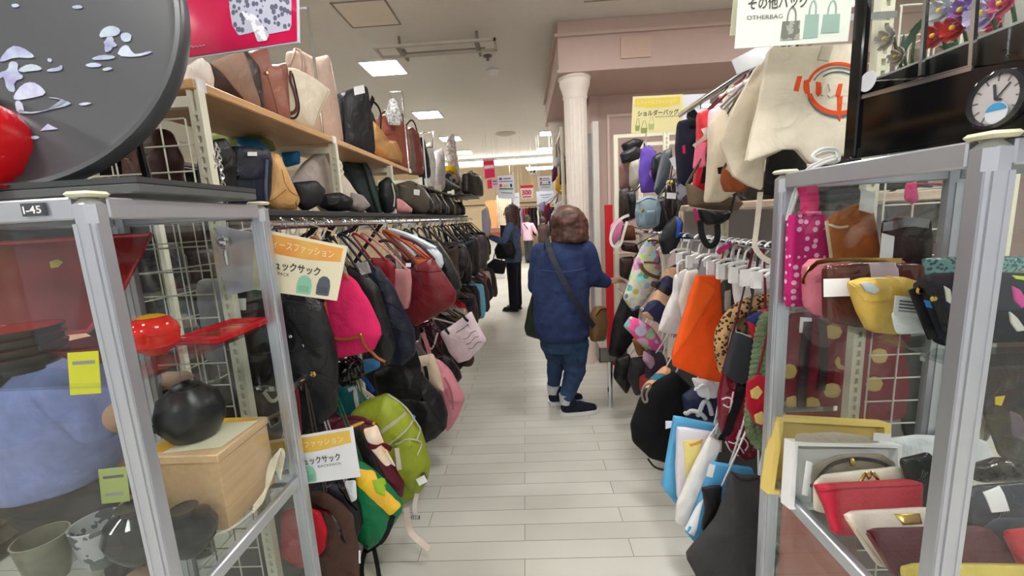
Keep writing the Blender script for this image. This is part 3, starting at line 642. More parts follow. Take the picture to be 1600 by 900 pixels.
lth('glazed_jar', 'round glossy black jar behind the metal post beside the grey cup', 'jar', -.965, .87, BZ, [(0.03172, 0), (0.0366, 0.00488), (0.061, 0.0427), (0.0671, 0.0732), (0.05612, 0.1074), (0.02928, 0.1244), (0.02684, 0.1318), (0.03416, 0.1379), (0.0244, 0.1342)], gk, 36)
lth('tea_cup', 'tall grey brown tea cup at the lower left corner', 'cup', -1.135, .815, BZ, [(0.03172, 0), (0.03416, 0.00732), (0.04026, 0.0366), (0.04636, 0.0854), (0.0488, 0.1074), (0.04575, 0.1074), (0.0427, 0.0854), (0.03538, 0.0366), (0.0244, 0.01464)], mat('ceramic', (124, 122, 104), (96, 94, 78), 'soft', 14), 36)
lth('tea_cup', 'pale grey tea cup with dark brush marks', 'cup', -1.05, .86, BZ, [(0.03016, 0), (0.03248, 0.00696), (0.04176, 0.0348), (0.04872, 0.0812), (0.05104, 0.1067), (0.04779, 0.1067), (0.04524, 0.0812), (0.03712, 0.0348), (0.0232, 0.01392)], mat('ceramic', (176, 178, 180), (84, 92, 96), 'blotch', 22), 36)
lth('clay_bowl', 'rough brown clay bowl behind the grey cup', 'bowl', -1.04, .99, BZ, [(0.0345, 0), (0.0391, 0.0092), (0.0575, 0.0345), (0.069, 0.07475), (0.06555, 0.0759), (0.05175, 0.0345), (0.023, 0.0184)], mat('ceramic', (156, 130, 104)), 36)
pl = Plane(180, 757, .885); price_card(pl, 180, 757, 44, 54, 'pale green price card standing in the clay bowl', (168, 182, 102), -6, 2)
# ---- on top of the right showcase: glossy black clock cabinet
o = thing('clock_cabinet', 'glossy black cabinet with a dial and artificial flowers behind glass', 'clock', (.845, .73, 1.547))
CX = .70; gb = mat('gloss', (12, 12, 15)); Y0_, Y1_, TOPZ, XB = .545, .965, 2.05, .99
mk('side_panel', MB().box((CX, Y1_ - .02, 1.5475), (XB, Y1_, 1.70), .003), gb, o)
mk('side_glass', MB().box((CX + .012, Y1_ - .012, 1.70), (XB, Y1_ - .008, TOPZ - .006)), GLASS, o, smooth=False)
mk('side_panel', MB().box((CX, Y0_, 1.5475), (XB, Y0_ + .02, TOPZ), .003), gb, o)
mk('stile', MB().box((CX - .004, Y1_ - .03, 1.5475), (CX + .01, Y1_ + .002, TOPZ), .003), gb, o)
mk('base', MB().box((CX, Y0_ + .02, 1.5475), (XB, Y1_ - .02, 1.565)), gb, o, smooth=False)
mk('top_pane', MB().box((CX, Y0_ + .02, TOPZ - .006), (XB, Y1_ - .02, TOPZ)), GLASS, o, smooth=False)
mk('back_panel', MB().box((XB - .014, Y0_ + .02, 1.565), (XB, Y1_ - .02, TOPZ - .02)), mat('gloss', (176, 174, 168)), o, smooth=False)
pl = Plane(1430, 130, ATX(1430, 130, CX + .006).y, yaw=-90)
mk('lower_panel', slab(pl, [(1347, 153), (1440, 130), (1523, 107), (1628, 90), (1628, 206), (1336, 248)], .006, -.003, 0), gb, o, smooth=False)
mk('silver_strip', MB().strap([pl.p(*a, .004) for a in ((1338, 155), (1440, 129), (1524, 106))], .007, .003, pl.n, 0).strap([pl.p(*a, .004) for a in ((1340, 152), (1440, 124), (1520, 102))], .002, .003, pl.n, 0), CHROME, o, smooth=False)
mk('mullion', MB().strap([pl.p(*a, .003) for a in ((1442, 118), (1455, -60))], .006, .006, pl.n, 0), CHROME, o, smooth=False)
mk('mullion', MB().strap([pl.p(*a, .003) for a in ((1521, 104), (1532, -60))], .006, .006, pl.n, 0), CHROME, o, smooth=False)
mk('glass_pane', slab(pl, [(1340, 152), (1440, 126), (1522, 104), (1628, 88), (1640, -60), (1346, -60)], .002, -.006, 0), GLASS, o, smooth=False)
dc = pl.p(1566, 155, .006); dr = .034
mk('clock_face', MB().lathe(dc, [(dr, -.008), (dr, .002), (.001, .002)], 40, pl.n), mat('gloss', (214, 210, 212)), o)
mk('dial_rim', MB().lathe(dc, [(dr * 1.22, -.01), (dr * 1.2, .006), (dr * 1.06, .01), (dr * .99, .004), (dr * .99, .0025)], 40, pl.n, caps=False), mat('gloss', (40, 40, 44)), o)
for a, ln, w in ((100, .022, .003), (48, .026, .0018), (-10, .008, .003)):
    d = pl.u * math.cos(math.radians(a)) + pl.v * math.sin(math.radians(a)); s_ = d.cross(pl.n)
    mk('clock_hand', MB().obox(dc + pl.n * .004 + d * ln / 2, d * ln / 2, s_ * w / 2, pl.n * .0005), mat('plastic', (70, 70, 76)), o, smooth=False)
tk = MB()
for i in range(12):
    a = i * math.pi / 6; d = pl.u * math.cos(a) + pl.v * math.sin(a); tk.obox(dc + d * dr * .86 + pl.n * .0025, d * .004, d.cross(pl.n) * .001, pl.n * .0004)
mk('hour_marks', tk, mat('plastic', (120, 120, 126)), o, smooth=False)
sc_ = pl.p(1571, 176, .0125); mk('price_sticker', MB().lathe(sc_, [(.015, 0), (.015, .001), (.001, .001)], 28, pl.n), mat('paper', (226, 230, 240)), o)
mk('sticker_band', MB().prism([sc_ + pl.n * .0014 + pl.u * .0146 * math.cos(math.radians(a)) + pl.v * .0146 * math.sin(math.radians(a)) for a in range(15, 166, 15)], pl.n * .0006), mat('paper', (66, 160, 214)), o, smooth=False)
mk('price_sticker', MB().prism([pl.p(1360, 127, .005) + pl.u * .021 * math.cos(a) + pl.v * .019 * math.sin(a) for a in [i * math.pi / 12 for i in range(24)]], pl.n * .001), mat('paper', (214, 218, 224)), o, smooth=False)
mk('inner_floor', MB().box((CX + .03, Y0_ + .02, 1.70), (XB - .015, Y1_ - .02, 1.704)), mat('gloss', (170, 172, 172)), o, smooth=False)
random.seed(11)
def flower(x, y, z, r, col, group, label, n=7):
    f = thing('artificial_flower', label, 'flower', (x, y, z), group); b = MB()
    for ring, (m, rr, tl) in enumerate(((n, r, .25), (n - 1, r * .7, .7))):
        for i in range(m):
            a = 2 * math.pi * i / m + ring * .4; d = Vector((-.35, math.cos(a), math.sin(a))).normalized(); s_ = Vector((0, -math.sin(a), math.cos(a)))
            c = Vector((x - ring * .006, y, z)); k = rr
            b.add([c, c + d * k * .5 + s_ * k * .38, c + d * k + s_ * k * .2 + Vector((-k * tl, 0, 0)), c + d * k - s_ * k * .2 + Vector((-k * tl, 0, 0)), c + d * k * .5 - s_ * k * .38,
                   c + Vector((.003, 0, 0)), c + d * k * .5 + s_ * k * .38 + Vector((.003, 0, 0)), c + d * k + s_ * k * .2 + Vector((.003 - k * tl, 0, 0)), c + d * k - s_ * k * .2 + Vector((.003 - k * tl, 0, 0)), c + d * k * .5 - s_ * k * .38 + Vector((.003, 0, 0))],
                  [(0, 1, 2, 3, 4), (5, 9, 8, 7, 6), (0, 5, 6, 1), (1, 6, 7, 2), (2, 7, 8, 3), (3, 8, 9, 4), (4, 9, 5, 0)])
    mk('petals', b, mat('felt', col), f, smooth=False); mk('centre', MB().ball((x - .014, y, z), r * .18, 8, 6), mat('felt', (230, 200, 90)), f)
    mk('stem', MB().tube([(x + .006, y, z), (x + .03, y + .005, z - .06), (x + .05, y, 1.705)], .003, 6, smooth=1), mat('felt', (60, 100, 60)), f)
for px, py, r, c, lb in ((1468, 55, .034, (200, 40, 44), 'red fabric flower behind the middle pane of the black cabinet'), (1500, 42, .034, (206, 48, 50), 'red fabric flower near the second silver bar of the cabinet'), (1545, 20, .04, (196, 186, 220), 'pale lilac fabric flower behind the right pane of the cabinet'),
                         (1512, 14, .032, (150, 120, 196), 'purple fabric flower at the top of the black cabinet'), (1556, 36, .02, (226, 96, 140), 'small pink fabric flower in the black cabinet'), (1575, 4, .03, (214, 84, 130), 'pink fabric flower at the top right of the cabinet'), (1392, 60, .034, (196, 186, 180), 'beige fabric flower behind the left pane of the cabinet'),
                         (1408, 88, .028, (188, 178, 170), 'pale dusty fabric flower low behind the left pane'), (1478, 16, .036, (196, 200, 208), 'pale grey fabric flower high behind the middle pane')):
    p = ATX(px, py, .80 + .02 * (px % 3)); flower(p.x, p.y, p.z, r * .72, c, 'fabric flowers in the black cabinet', lb)
lf = thing('artificial_leaf', 'dark green fabric leaf spray in the black cabinet', 'leaf', ATX(1425, 70, .84)); b = MB()
for px, py, a in ((1430, 48, .6), (1420, 62, 1.1), (1440, 36, .2), (1486, 74, -.4), (1500, 80, .3), (1410, 76, 1.6)):
    p = ATX(px, py, .85); d = Vector((0, -math.cos(a), math.sin(a))); s_ = Vector((0, math.sin(a), math.cos(a)))
    b.prism([p - d * .03, p + s_ * .009, p + d * .03, p - s_ * .009], (.002, 0, 0))
mk('leaves', b, mat('felt', (60, 110, 84)), lf, smooth=False); mk('stem', MB().tube([ATX(1430, 48, .852), ATX(1425, 90, .852), (.853, lf.location.y, 1.705)], .003, 6), mat('felt', (60, 100, 60)), lf)
# ------------------------------------------------------------------ racks
def perforated(x, y, z1, m):
    b = MB().box((x - .018, y - .014, 0), (x - .006, y + .014, z1)).box((x + .006, y - .014, 0), (x + .018, y + .014, z1)).box((x - .006, y - .004, 0), (x + .006, y + .014, z1))
    z = .1
    while z < z1 - .05: b.box((x - .006, y - .0135, z), (x + .006, y - .004, z + .012)); z += .03
    return b
def mesh_panel(b, p, q, z0, z1, step=.075, r=.0025):
    p, q = Vector(p), Vector(q); d = q - p; n = max(1, round(d.length / step)); 
    for i in range(n + 1):
        a = p + d * i / n; b.tube([(a.x, a.y, z0), (a.x, a.y, z1)], r, 5)
    m = max(1, round((z1 - z0) / step)); nn = Vector((-d.y, d.x, 0)).normalized() * r * 1.6
    for j in range(m + 1):
        z = z0 + (z1 - z0) * j / m; b.tube([(p.x + nn.x, p.y + nn.y, z), (q.x + nn.x, q.y + nn.y, z)], r, 5)
    return b
def rack(label, sx, ys, top, xf, xb, shelves, rails):
    o = thing('display_rack', label, 'rack', (sx * (xf + xb) / 2, (ys[0] + ys[-1]) / 2, 0), 'shop racks along the aisle')
    for y in ys:
        for x in (xf, xb): mk('upright', perforated(sx * x, y, top, CREAM), CREAM, o, smooth=False)
        for z in (.08, top - .03): mk('crossbar', MB().box((sx * (xf + .019), y - .012, z - .015), (sx * (xb - .019), y + .012, z + .015)), CREAM, o, smooth=False)
    mk('mesh_panel', mesh_panel(MB(), (sx * (xf + .03), ys[0] - .02, 0), (sx * (xb - .03), ys[0] - .02, 0), .15, top - .08), mat('paint', (226, 224, 210)), o)
    for a, c in zip(ys, ys[1:]): mk('mesh_panel', mesh_panel(MB(), (sx * (xb + .022), a, 0), (sx * (xb + .022), c, 0), .15, top - .05, .1), mat('paint', (214, 212, 200)), o)
    for z, t, m, f, y0, y1 in shelves: mk('shelf', MB().box((sx * f, y0, z - t), (sx * (xb - .03), y1, z), .004), m, o)
    for x, z, y0, y1 in rails:
        mk('rail', MB().tube([(sx * x, y0, z), (sx * x, y1, z)], .015, 12), CHROME, o)
        y = y0 + .05
        while y < y1: mk('rail_arm', MB().box((sx * x, y - .006, z - .03), (sx * xf, y + .006, z - .013)).box((sx * x - .006, y - .006, z - .03), (sx * x + .006, y + .006, z - .01)), CHROME, o, smooth=False); y += .9
    return o
WOOD = mat('wood', (206, 162, 112)); BLKSH = mat('paint', (52, 52, 54))
lr = rack('long white metal rack on the left carrying handbags on two shelves and two rails', -1, (1.29, 2.19, 3.09, 3.99, 4.89, 5.79, 6.5), 1.88, .955, 1.33,
     [(1.912, .03, WOOD, .945, 1.275, 2.18), (1.912, .03, WOOD, .945, 2.185, 3.68), (1.80, .02, BLKSH, .92, 3.7, 5.5), (1.80, .02, BLKSH, .68, 5.505, 6.6), (1.535, .025, BLKSH, .87, 1.3, 6.5), (.12, .05, BLKSH, .95, 1.3, 6.5)],
     [(.80, 1.478, 1.3, 3.9), (.80, 1.478, 4.0, 6.4), (.80, .945, 1.3, 6.4)])
for y in (1.30, 2.185, 3.6): mk('shelf_clip', MB().box((-.946, y - .018, 1.88), (-.940, y + .018, 1.915)), WHITEP, lr, smooth=False)
rr = rack('long white metal rack on the right carrying hanging totes and pouches', 1, (1.29, 2.19, 3.09, 3.75), 2.05, 1.01, 1.40,
     [(1.478, .03, mat('wood', (216, 196, 172)), .93, 1.3, 3.75), (.12, .05, BLKSH, .95, 1.3, 3.75)],
     [(.86, 1.96, 1.2, 2.4), (.80, 1.325, 1.25, 3.6), (.78, .80, 1.3, 3.6), (.9, 1.75, 2.5, 3.65)])
mk('back_panel', MB().box((1.385, 1.3, .2), (1.395, 3.74, 1.44)), mat('paint', (186, 186, 192)), rr, smooth=False)
# ------------------------------------------------------------------ left rack: wooden top shelf (front to back)
G1 = 'handbags on the left wooden top shelf'
REST[G1] = 1.9135; ALONG[G1] = -1.03
bk = (28, 28, 30)
def H(*p): return list(p)
bag('cream pouch at the very end of the wooden shelf under the magenta poster', 'handbag', [(286, 96), (312, 90), (326, 98), (331, 112), (328, 124), (300, 119), (286, 110)], 1.33, (216, 206, 196), t=.03, group=G1)
bag('dark brown bag with a wide taupe flap, second on the wooden shelf', 'handbag', [(318, 92), (378, 74), (402, 100), (410, 155), (396, 158), (352, 138), (330, 122)], 1.47, (70, 50, 44), 'leather', .04, group=G1, parts=[('pad', 'flap', [(322, 90), (376, 76), (392, 110), (404, 153), (394, 152), (364, 122)], .012, (150, 122, 106), 'suede'), ('buckle', 397, 158, .008)], x=-1.06)
bag('chestnut brown tote with stiff sides, standing on the wooden shelf beside the cream tote', 'tote_bag', [(374, 80), (408, 74), (416, 98), (442, 96), (444, 172), (420, 163), (404, 150)], 1.62, (150, 92, 76), 'leather', .045, box=5, group=G1, parts=[('pad', 'side_panel', [(413, 97), (428, 95), (443, 172), (424, 165)], .008, (160, 100, 80), 'leather'), ('buckle', 414, 103, .006)], x=-1.07)
bag('large pinkish beige tote leaning behind the cream tote on the wooden shelf', 'tote_bag', [(446, 77), (466, 76), (490, 88), (512, 86), (524, 140), (532, 196), (520, 206), (485, 190), (450, 150)], 2.06, (196, 170, 154), 'leather', .05, group=G1, parts=[('handle', [(452, 96), (456, 76), (466, 74), (474, 90), (470, 110)], .006, (176, 150, 132), 'leather'), ('piping', [(490, 188), (524, 196), (531, 192)], .003, (120, 96, 84), 'leather')], x=-1.15)
bag('cream tote with dark piped handle and a folded corner on the wooden shelf', 'tote_bag', [(432, 102), (462, 108), (490, 122), (515, 138), (500, 160), (484, 190), (468, 182), (444, 172), (438, 140)], 1.8, (222, 210, 186), 'leather', .04, group=G1, parts=[('handle', [(454, 110), (452, 118), (459, 135), (464, 155), (456, 163), (444, 160)], .006, (120, 66, 62), 'leather'), ('handle', [(456, 112), (461, 130), (467, 155), (460, 170), (444, 168)], .004, (40, 30, 30), 'leather'), ('piping', [(512, 138), (498, 160), (484, 188)], .002, (190, 170, 146), 'leather')], x=-1.01)
bag('black upright box bag with a white tag on top, right of the beige tote', 'handbag', [(530, 142), (560, 134), (568, 136), (576, 180), (580, 228), (560, 227), (532, 218)], 2.5, (42, 42, 46), 'leather', .05, box=5, group=G1, parts=[('tag', 561, 139, 16, 11, -8)])
bag('slouchy black bag with a tall handle behind the box bag', 'handbag', [(562, 176), (578, 172), (588, 196), (592, 236), (574, 234), (562, 222)], 2.68, bk, 'leather', .05, group=G1, parts=[('handle', [(570, 178), (569, 168), (582, 160), (596, 174), (594, 196)], .007), ('strap', [(578, 176), (584, 158)], .03, (34, 34, 36), 'leather')], x=-1.12)
bag('tan fold-over bag in front of the terracotta tote', 'handbag', [(577, 186), (590, 200), (600, 212), (616, 214), (626, 232), (624, 241), (602, 236), (584, 224), (576, 208)], 2.95, (176, 132, 82), 'suede', .05, group=G1, parts=[('pad', 'flap', [(577, 188), (596, 212), (615, 215), (622, 236), (602, 232), (582, 214)], .01, (186, 142, 90), 'suede')], x=-1.0)
bag('terracotta leather tote with two handles and a bow on the wooden shelf', 'tote_bag', [(582, 186), (600, 178), (622, 184), (634, 194), (640, 230), (634, 248), (618, 242), (600, 226)], 3.2, (166, 92, 74), 'leather', .06, group=G1, parts=[('handle', [(590, 192), (592, 180), (602, 174), (611, 178), (608, 196)], .007, (150, 80, 64), 'leather'), ('handle', [(614, 186), (624, 178), (631, 182), (634, 196)], .007, (140, 74, 60), 'leather'), ('pad', 'bow', [(596, 200), (606, 194), (618, 196), (606, 202)], .01, (150, 78, 62), 'leather')], x=-1.1)
bag('rounded dark red bag with a woven taupe front at the end of the wooden shelf', 'handbag', [(628, 204), (640, 198), (650, 206), (657, 236), (656, 256), (640, 254), (627, 246)], 3.52, (140, 72, 66), 'leather', .055, box=4, group=G1, parts=[('slab', 'woven_front', [(630, 203), (643, 202), (649, 254), (632, 248)], .004, mat('canvas', (150, 130, 116), (104, 86, 76), 'stripez', 60)), ('handle', [(634, 204), (640, 190), (648, 192), (654, 214)], .006, (70, 40, 40), 'leather')])
bag('slim black bag squeezed in at the far end of the wooden shelf', 'handbag', [(650, 214), (660, 214), (668, 240), (670, 262), (656, 262), (652, 240)], 3.8, bk, 'leather', .05, group=G1)
o = thing('wrapped_bag', 'shiny bag in clear plastic wrap hanging from a wire stand above the terracotta tote', 'bag', AT(616, 200, 3.64)); pl = Plane(616, 178, 3.64)
mk('body', pillow(pl, [(609, 156), (616, 153), (622, 160), (628, 180), (626, 196), (608, 196), (602, 178)], .03, 2.2, 0, .012, 1), mat('plastic', (206, 206, 206), (140, 140, 140), 'blotch', 60), o); mk('hook', MB().tube([pl.p(612, 156), pl.p(610, 148), pl.p(614, 145), pl.p(628, 144)], .004, 6), CHROME, o)
o = thing('sign_stand', 'chrome wire stand rising behind the terracotta tote', 'stand', AT(629, 240, 3.66)); mk('pole', MB().tube([Vector((AT(628, 143, 3.66).x, 3.66, 1.9135)), AT(628, 143, 3.66), AT(610, 145, 3.66)], .007), CHROME, o)
o = thing('sign_stand', 'white wire stand with a square frame past the wooden shelf', 'stand', AT(661, 280, 4.4)); mk('pole', MB().tube([Vector((AT(660, 205, 4.4).x, 4.4, 1.802)), AT(660, 205, 4.4)], .008), WHITEP, o); mk('frame', MB().tube([AT(a, c, 4.4) for a, c in ((650, 209), (676, 206), (676, 230), (652, 232))], .008, 6, True), mat('chrome', (190, 190, 192)), o)
# far shelf tops
G2 = 'bags and wrapped goods on the far dark shelf of the left rack'
REST[G2] = 1.802; ALONG[G2] = -1.03
bag('white padded bag under a white cap past the wooden shelf', 'handbag', [(660, 226), (672, 222), (678, 240), (674, 262), (664, 262)], 4.0, (220, 218, 214), 'fabric', .05, group=G2)
bag('pale grey striped bag beside the white bag on the far shelf', 'handbag', [(679, 234), (690, 232), (692, 250), (690, 272), (674, 274), (672, 258)], 4.2, (206, 200, 200), 'fabric', .07, group=G2, pat='stripez', c2=(176, 168, 168), sc=14)
bag('yellow pouch on the far shelf of the left rack', 'pouch', [(697, 258), (708, 259), (713, 266), (710, 272), (697, 268)], 4.9, (226, 186, 20), 'fabric', .05, group=G2)
bag('grey and dark patchwork bag on the far shelf behind the yellow pouch', 'handbag', [(690, 266), (712, 270), (722, 280), (714, 290), (694, 286)], 5.0, (150, 136, 130), 'fabric', .06, group=G2, pat='blotch', c2=(60, 50, 50), sc=14)
bag('tall silver wrapped bag standing beyond the white padded bag', 'wrapped_bag', [(700, 214), (708, 208), (712, 236), (724, 306), (706, 308), (698, 236)], 4.5, (196, 176, 170), 'plastic', .05, group=G2, pat='blotch', c2=(230, 230, 232), sc=20)
bag('black boxy bag farthest on the dark shelf of the left rack', 'handbag', [(726, 270), (744, 272), (750, 280), (752, 306), (736, 308), (726, 300)], 6.2, (52, 46, 42), 'leather', .08, box=4, group=G2, parts=[('handle', [(734, 272), (738, 266), (744, 273)], .01)], x=-.77)
bag('taupe bag between the patchwork bag and the boxy black bag', 'handbag', [(712, 272), (728, 274), (732, 286), (730, 304), (712, 300)], 5.6, (104, 90, 92), 'leather', .07, group=G2)
bag('wide black bag lying flat on the far shelf just past the wooden board', 'handbag', [(652, 268), (690, 274), (722, 290), (700, 298), (664, 292)], 4.35, (30, 30, 32), 'leather', .06, group=G2, parts=[('strap', [(664, 246), (672, 270), (676, 292)], .01, (180, 178, 170), 'leather')], x=-1.12)
bag('dark olive bag under the wide black bag on the far shelf', 'handbag', [(694, 300), (722, 300), (738, 312), (730, 324), (700, 318)], 5.4, (70, 58, 46), 'leather', .06, group=G2, parts=[('strap', [(716, 276), (726, 290), (731, 318)], .016, (190, 160, 60), 'leather')])
# ------------------------------------------------------------------ left rack: black middle shelf
G3 = 'handbags on the black middle shelf of the left rack'
REST[G3] = 1.5365; ALONG[G3] = -.96
bag('black bag with a thick silver chain at the near end of the black shelf', 'handbag', [(312, 222), (346, 216), (362, 240), (362, 318), (316, 318)], 1.34, (28, 28, 30), 'leather', .035, box=5, group=G3, parts=[('chain', [(328, 228), (336, 250), (332, 270), (340, 290), (344, 314)], .010), ('chain', [(338, 226), (344, 256), (348, 284), (350, 312)], .008)], x=-0.97)
bag('dark red bag peeping out beside the silver chain bag', 'handbag', [(346, 288), (352, 282), (364, 300), (364, 318), (346, 318)], 1.385, (140, 22, 40), 'leather', .02, group=G3, x=-1.02)
bag('navy square flap bag with a small white label on the black shelf', 'handbag', [(352, 228), (412, 232), (417, 250), (414, 290), (405, 312), (356, 312), (350, 270)], 1.47, (30, 36, 58), 'leather', .05, box=5, group=G3, parts=[('flap', [(354, 229), (410, 233), (406, 272), (352, 272)], .008), ('tag', 393, 238, 14, 5, 2), ('piping', [(416, 246), (412, 290), (404, 312)], .006, (84, 92, 112), 'leather')])
bag('soft caramel leather bag hanging over the shelf edge by its strap', 'handbag', [(414, 240), (432, 240), (442, 262), (456, 288), (464, 308), (456, 320), (428, 320), (405, 309), (414, 284)], 1.58, (206, 160, 100), 'leather', .05, wr=.007, group=G3, parts=[('piping', [(440, 262), (446, 290), (462, 302)], .002, (170, 122, 70), 'leather'), ('piping', [(408, 308), (430, 302), (446, 290)], .002, (170, 122, 70), 'leather'), ('strap', [(462, 306), (476, 330), (488, 350), (506, 374)], .014, (196, 150, 104), 'leather')])
bag('flat black pouch lying below the grey beige bag on the black shelf', 'pouch', [(456, 284), (492, 282), (506, 294), (496, 312), (474, 320), (462, 310)], 1.76, (36, 36, 40), 'nylon', .04, group=G3, x=-0.93)
bag('crumpled black nylon bag in front of the green folder bag', 'handbag', [(500, 304), (530, 300), (548, 310), (546, 328), (520, 330), (502, 322)], 2.02, (32, 32, 34), 'nylon', .05, wr=.01, group=G3, x=-0.92)
bag('grey beige triangular flap bag with a gold chain on the black shelf', 'handbag', [(444, 264), (476, 244), (500, 236), (512, 252), (522, 280), (520, 294), (500, 292), (490, 282), (462, 280)], 1.93, (164, 152, 142), 'leather', .05, group=G3, parts=[('chain', [(506, 300), (510, 320), (512, 340), (520, 352)], .009, GOLD)], x=-1.06)
bag('cream slouchy bag with knotted handles beside the green folder bag', 'handbag', [(512, 250), (526, 262), (546, 284), (566, 300), (566, 312), (546, 310), (520, 296)], 2.2, (206, 194, 178), 'leather', .05, wr=.008, group=G3, parts=[('handle', [(518, 258), (526, 250), (536, 258), (530, 268)], .008, (220, 210, 194), 'leather')], x=-0.97)
bag('dark green upright folder bag with a rounded spine on the black shelf', 'handbag', [(534, 252), (566, 252), (574, 262), (590, 304), (594, 320), (580, 322), (556, 300)], 2.48, (56, 68, 66), 'leather', .05, box=4, group=G3, parts=[('handle', [(568, 254), (574, 268), (588, 312), (592, 320)], .016, (70, 84, 82), 'leather')], x=-1.1)
bag('pale grey folded bag lying below the green folder bag', 'handbag', [(546, 300), (564, 304), (576, 318), (560, 326), (544, 318)], 2.28, (150, 138, 134), 'leather', .04, group=G3, x=-0.92)
bag('pink pouch lying on the black shelf past the green folder bag', 'pouch', [(609, 307), (622, 310), (642, 322), (640, 327), (620, 326), (612, 320)], 3.15, (214, 150, 150), 'leather', .05, group=G3, x=-0.93)
bag('small black bag with a white buckle strap past the green folder bag', 'handbag', [(594, 282), (606, 276), (618, 290), (616, 318), (602, 322), (594, 302)], 2.75, (40, 46, 46), 'leather', .05, group=G3, parts=[('strap', [(612, 284), (616, 300), (614, 312)], .012, (196, 190, 180), 'leather')], x=-0.98)
bag('olive grey bag with a white tag slumped on the black shelf', 'handbag', [(620, 286), (640, 282), (660, 292), (672, 310), (672, 326), (650, 324), (628, 312)], 3.7, (104, 96, 84), 'leather', .07, group=G3, parts=[('tag', 650, 297, 9, 7, 5)])
bag('taupe bag leaning beside the olive grey bag', 'handbag', [(658, 290), (674, 290), (682, 304), (686, 330), (672, 330), (664, 312)], 4.1, (112, 100, 96), 'leather', .06, group=G3, x=-1.04)
bag('black clutch behind the pink pouch on the black shelf', 'handbag', [(614, 296), (634, 300), (650, 318), (640, 326), (622, 314)], 3.35, (32, 34, 36), 'leather', .05, group=G3, x=-1.07)
random.seed(5)
dk = [(48, 42, 40), (66, 56, 52), (38, 38, 40), (86, 72, 70), (58, 48, 46), (110, 96, 88), (76, 62, 56), (44, 44, 50)]
nm = ['charcoal', 'dark brown', 'black', 'mauve grey', 'cocoa', 'stone', 'chocolate', 'slate']
pos = ['fifth', 'sixth', 'seventh', 'eighth', 'ninth', 'tenth', 'eleventh', 'twelfth']
for i, y in enumerate((3.9, 4.2, 4.5, 4.8, 5.1, 5.4, 5.7, 6.05)):
    q = (-.98, y, 1.54); w = .15; h = random.uniform(.16, .22)
    pts = [EYE]; sx = random.uniform(-.03, .03)
    # outline is given straight in metres on a plane across the shelf
    class _P(Plane):
        def __init__(s): s.o = Vector((-1.0 + sx, y, 1.537)); s.u = Vector((1, 0, 0)); s.v = Vector((0, 0, 1)); s.n = Vector((0, -1, 0))
        def uv(s, a, c): return Vector((a, c, 0))
        def uvh(s, a, c, m=0): return Vector((a, c, 0))
    P_ = _P(); o = thing('handbag', f'{nm[i]} handbag, {pos[i]} from the wooden shelf end on the far black shelf', 'bag', P_.o, G3)
    mk('body', pillow(P_, [(-w, .005), (w, .005), (w * 1.05, h * .5), (w * .7, h), (-w * .7, h), (-w * 1.05, h * .5)], .07, 3, 0, .012, 2, seed=i), mat('leather', dk[i]), o)
    mk('handle', MB().tube([P_.w(Vector((a, c, 0))) for a, c in ((-w * .4, h * .9), (-w * .3, h * 1.25), (w * .3, h * 1.25), (w * .4, h * .9))], .006, 6, smooth=2), mat('leather', dk[(i + 3) % 8]), o)
bag('light green soft bag on the far side of the left rack', 'handbag', [(320, 214), (350, 204), (424, 218), (432, 236), (380, 240), (324, 236)], 1.95, (128, 140, 84), 'canvas', .04)
bag('bright blue bag on the far side of the left rack behind the navy flap bag', 'handbag', [(372, 214), (402, 216), (416, 228), (414, 250), (376, 250)], 1.88, (40, 130, 184), 'nylon', .04)
bag('small blue bag on the far side of the left rack behind the caramel bag', 'handbag', [(440, 238), (468, 236), (468, 256), (446, 262)], 2.1, (40, 120, 176), 'nylon', .03)
bag('dark brown leather bag behind the end mesh of the left rack', 'handbag', [(190, 210), (262, 200), (284, 250), (280, 300), (200, 300)], 1.5, (84, 52, 46), 'leather', .05)
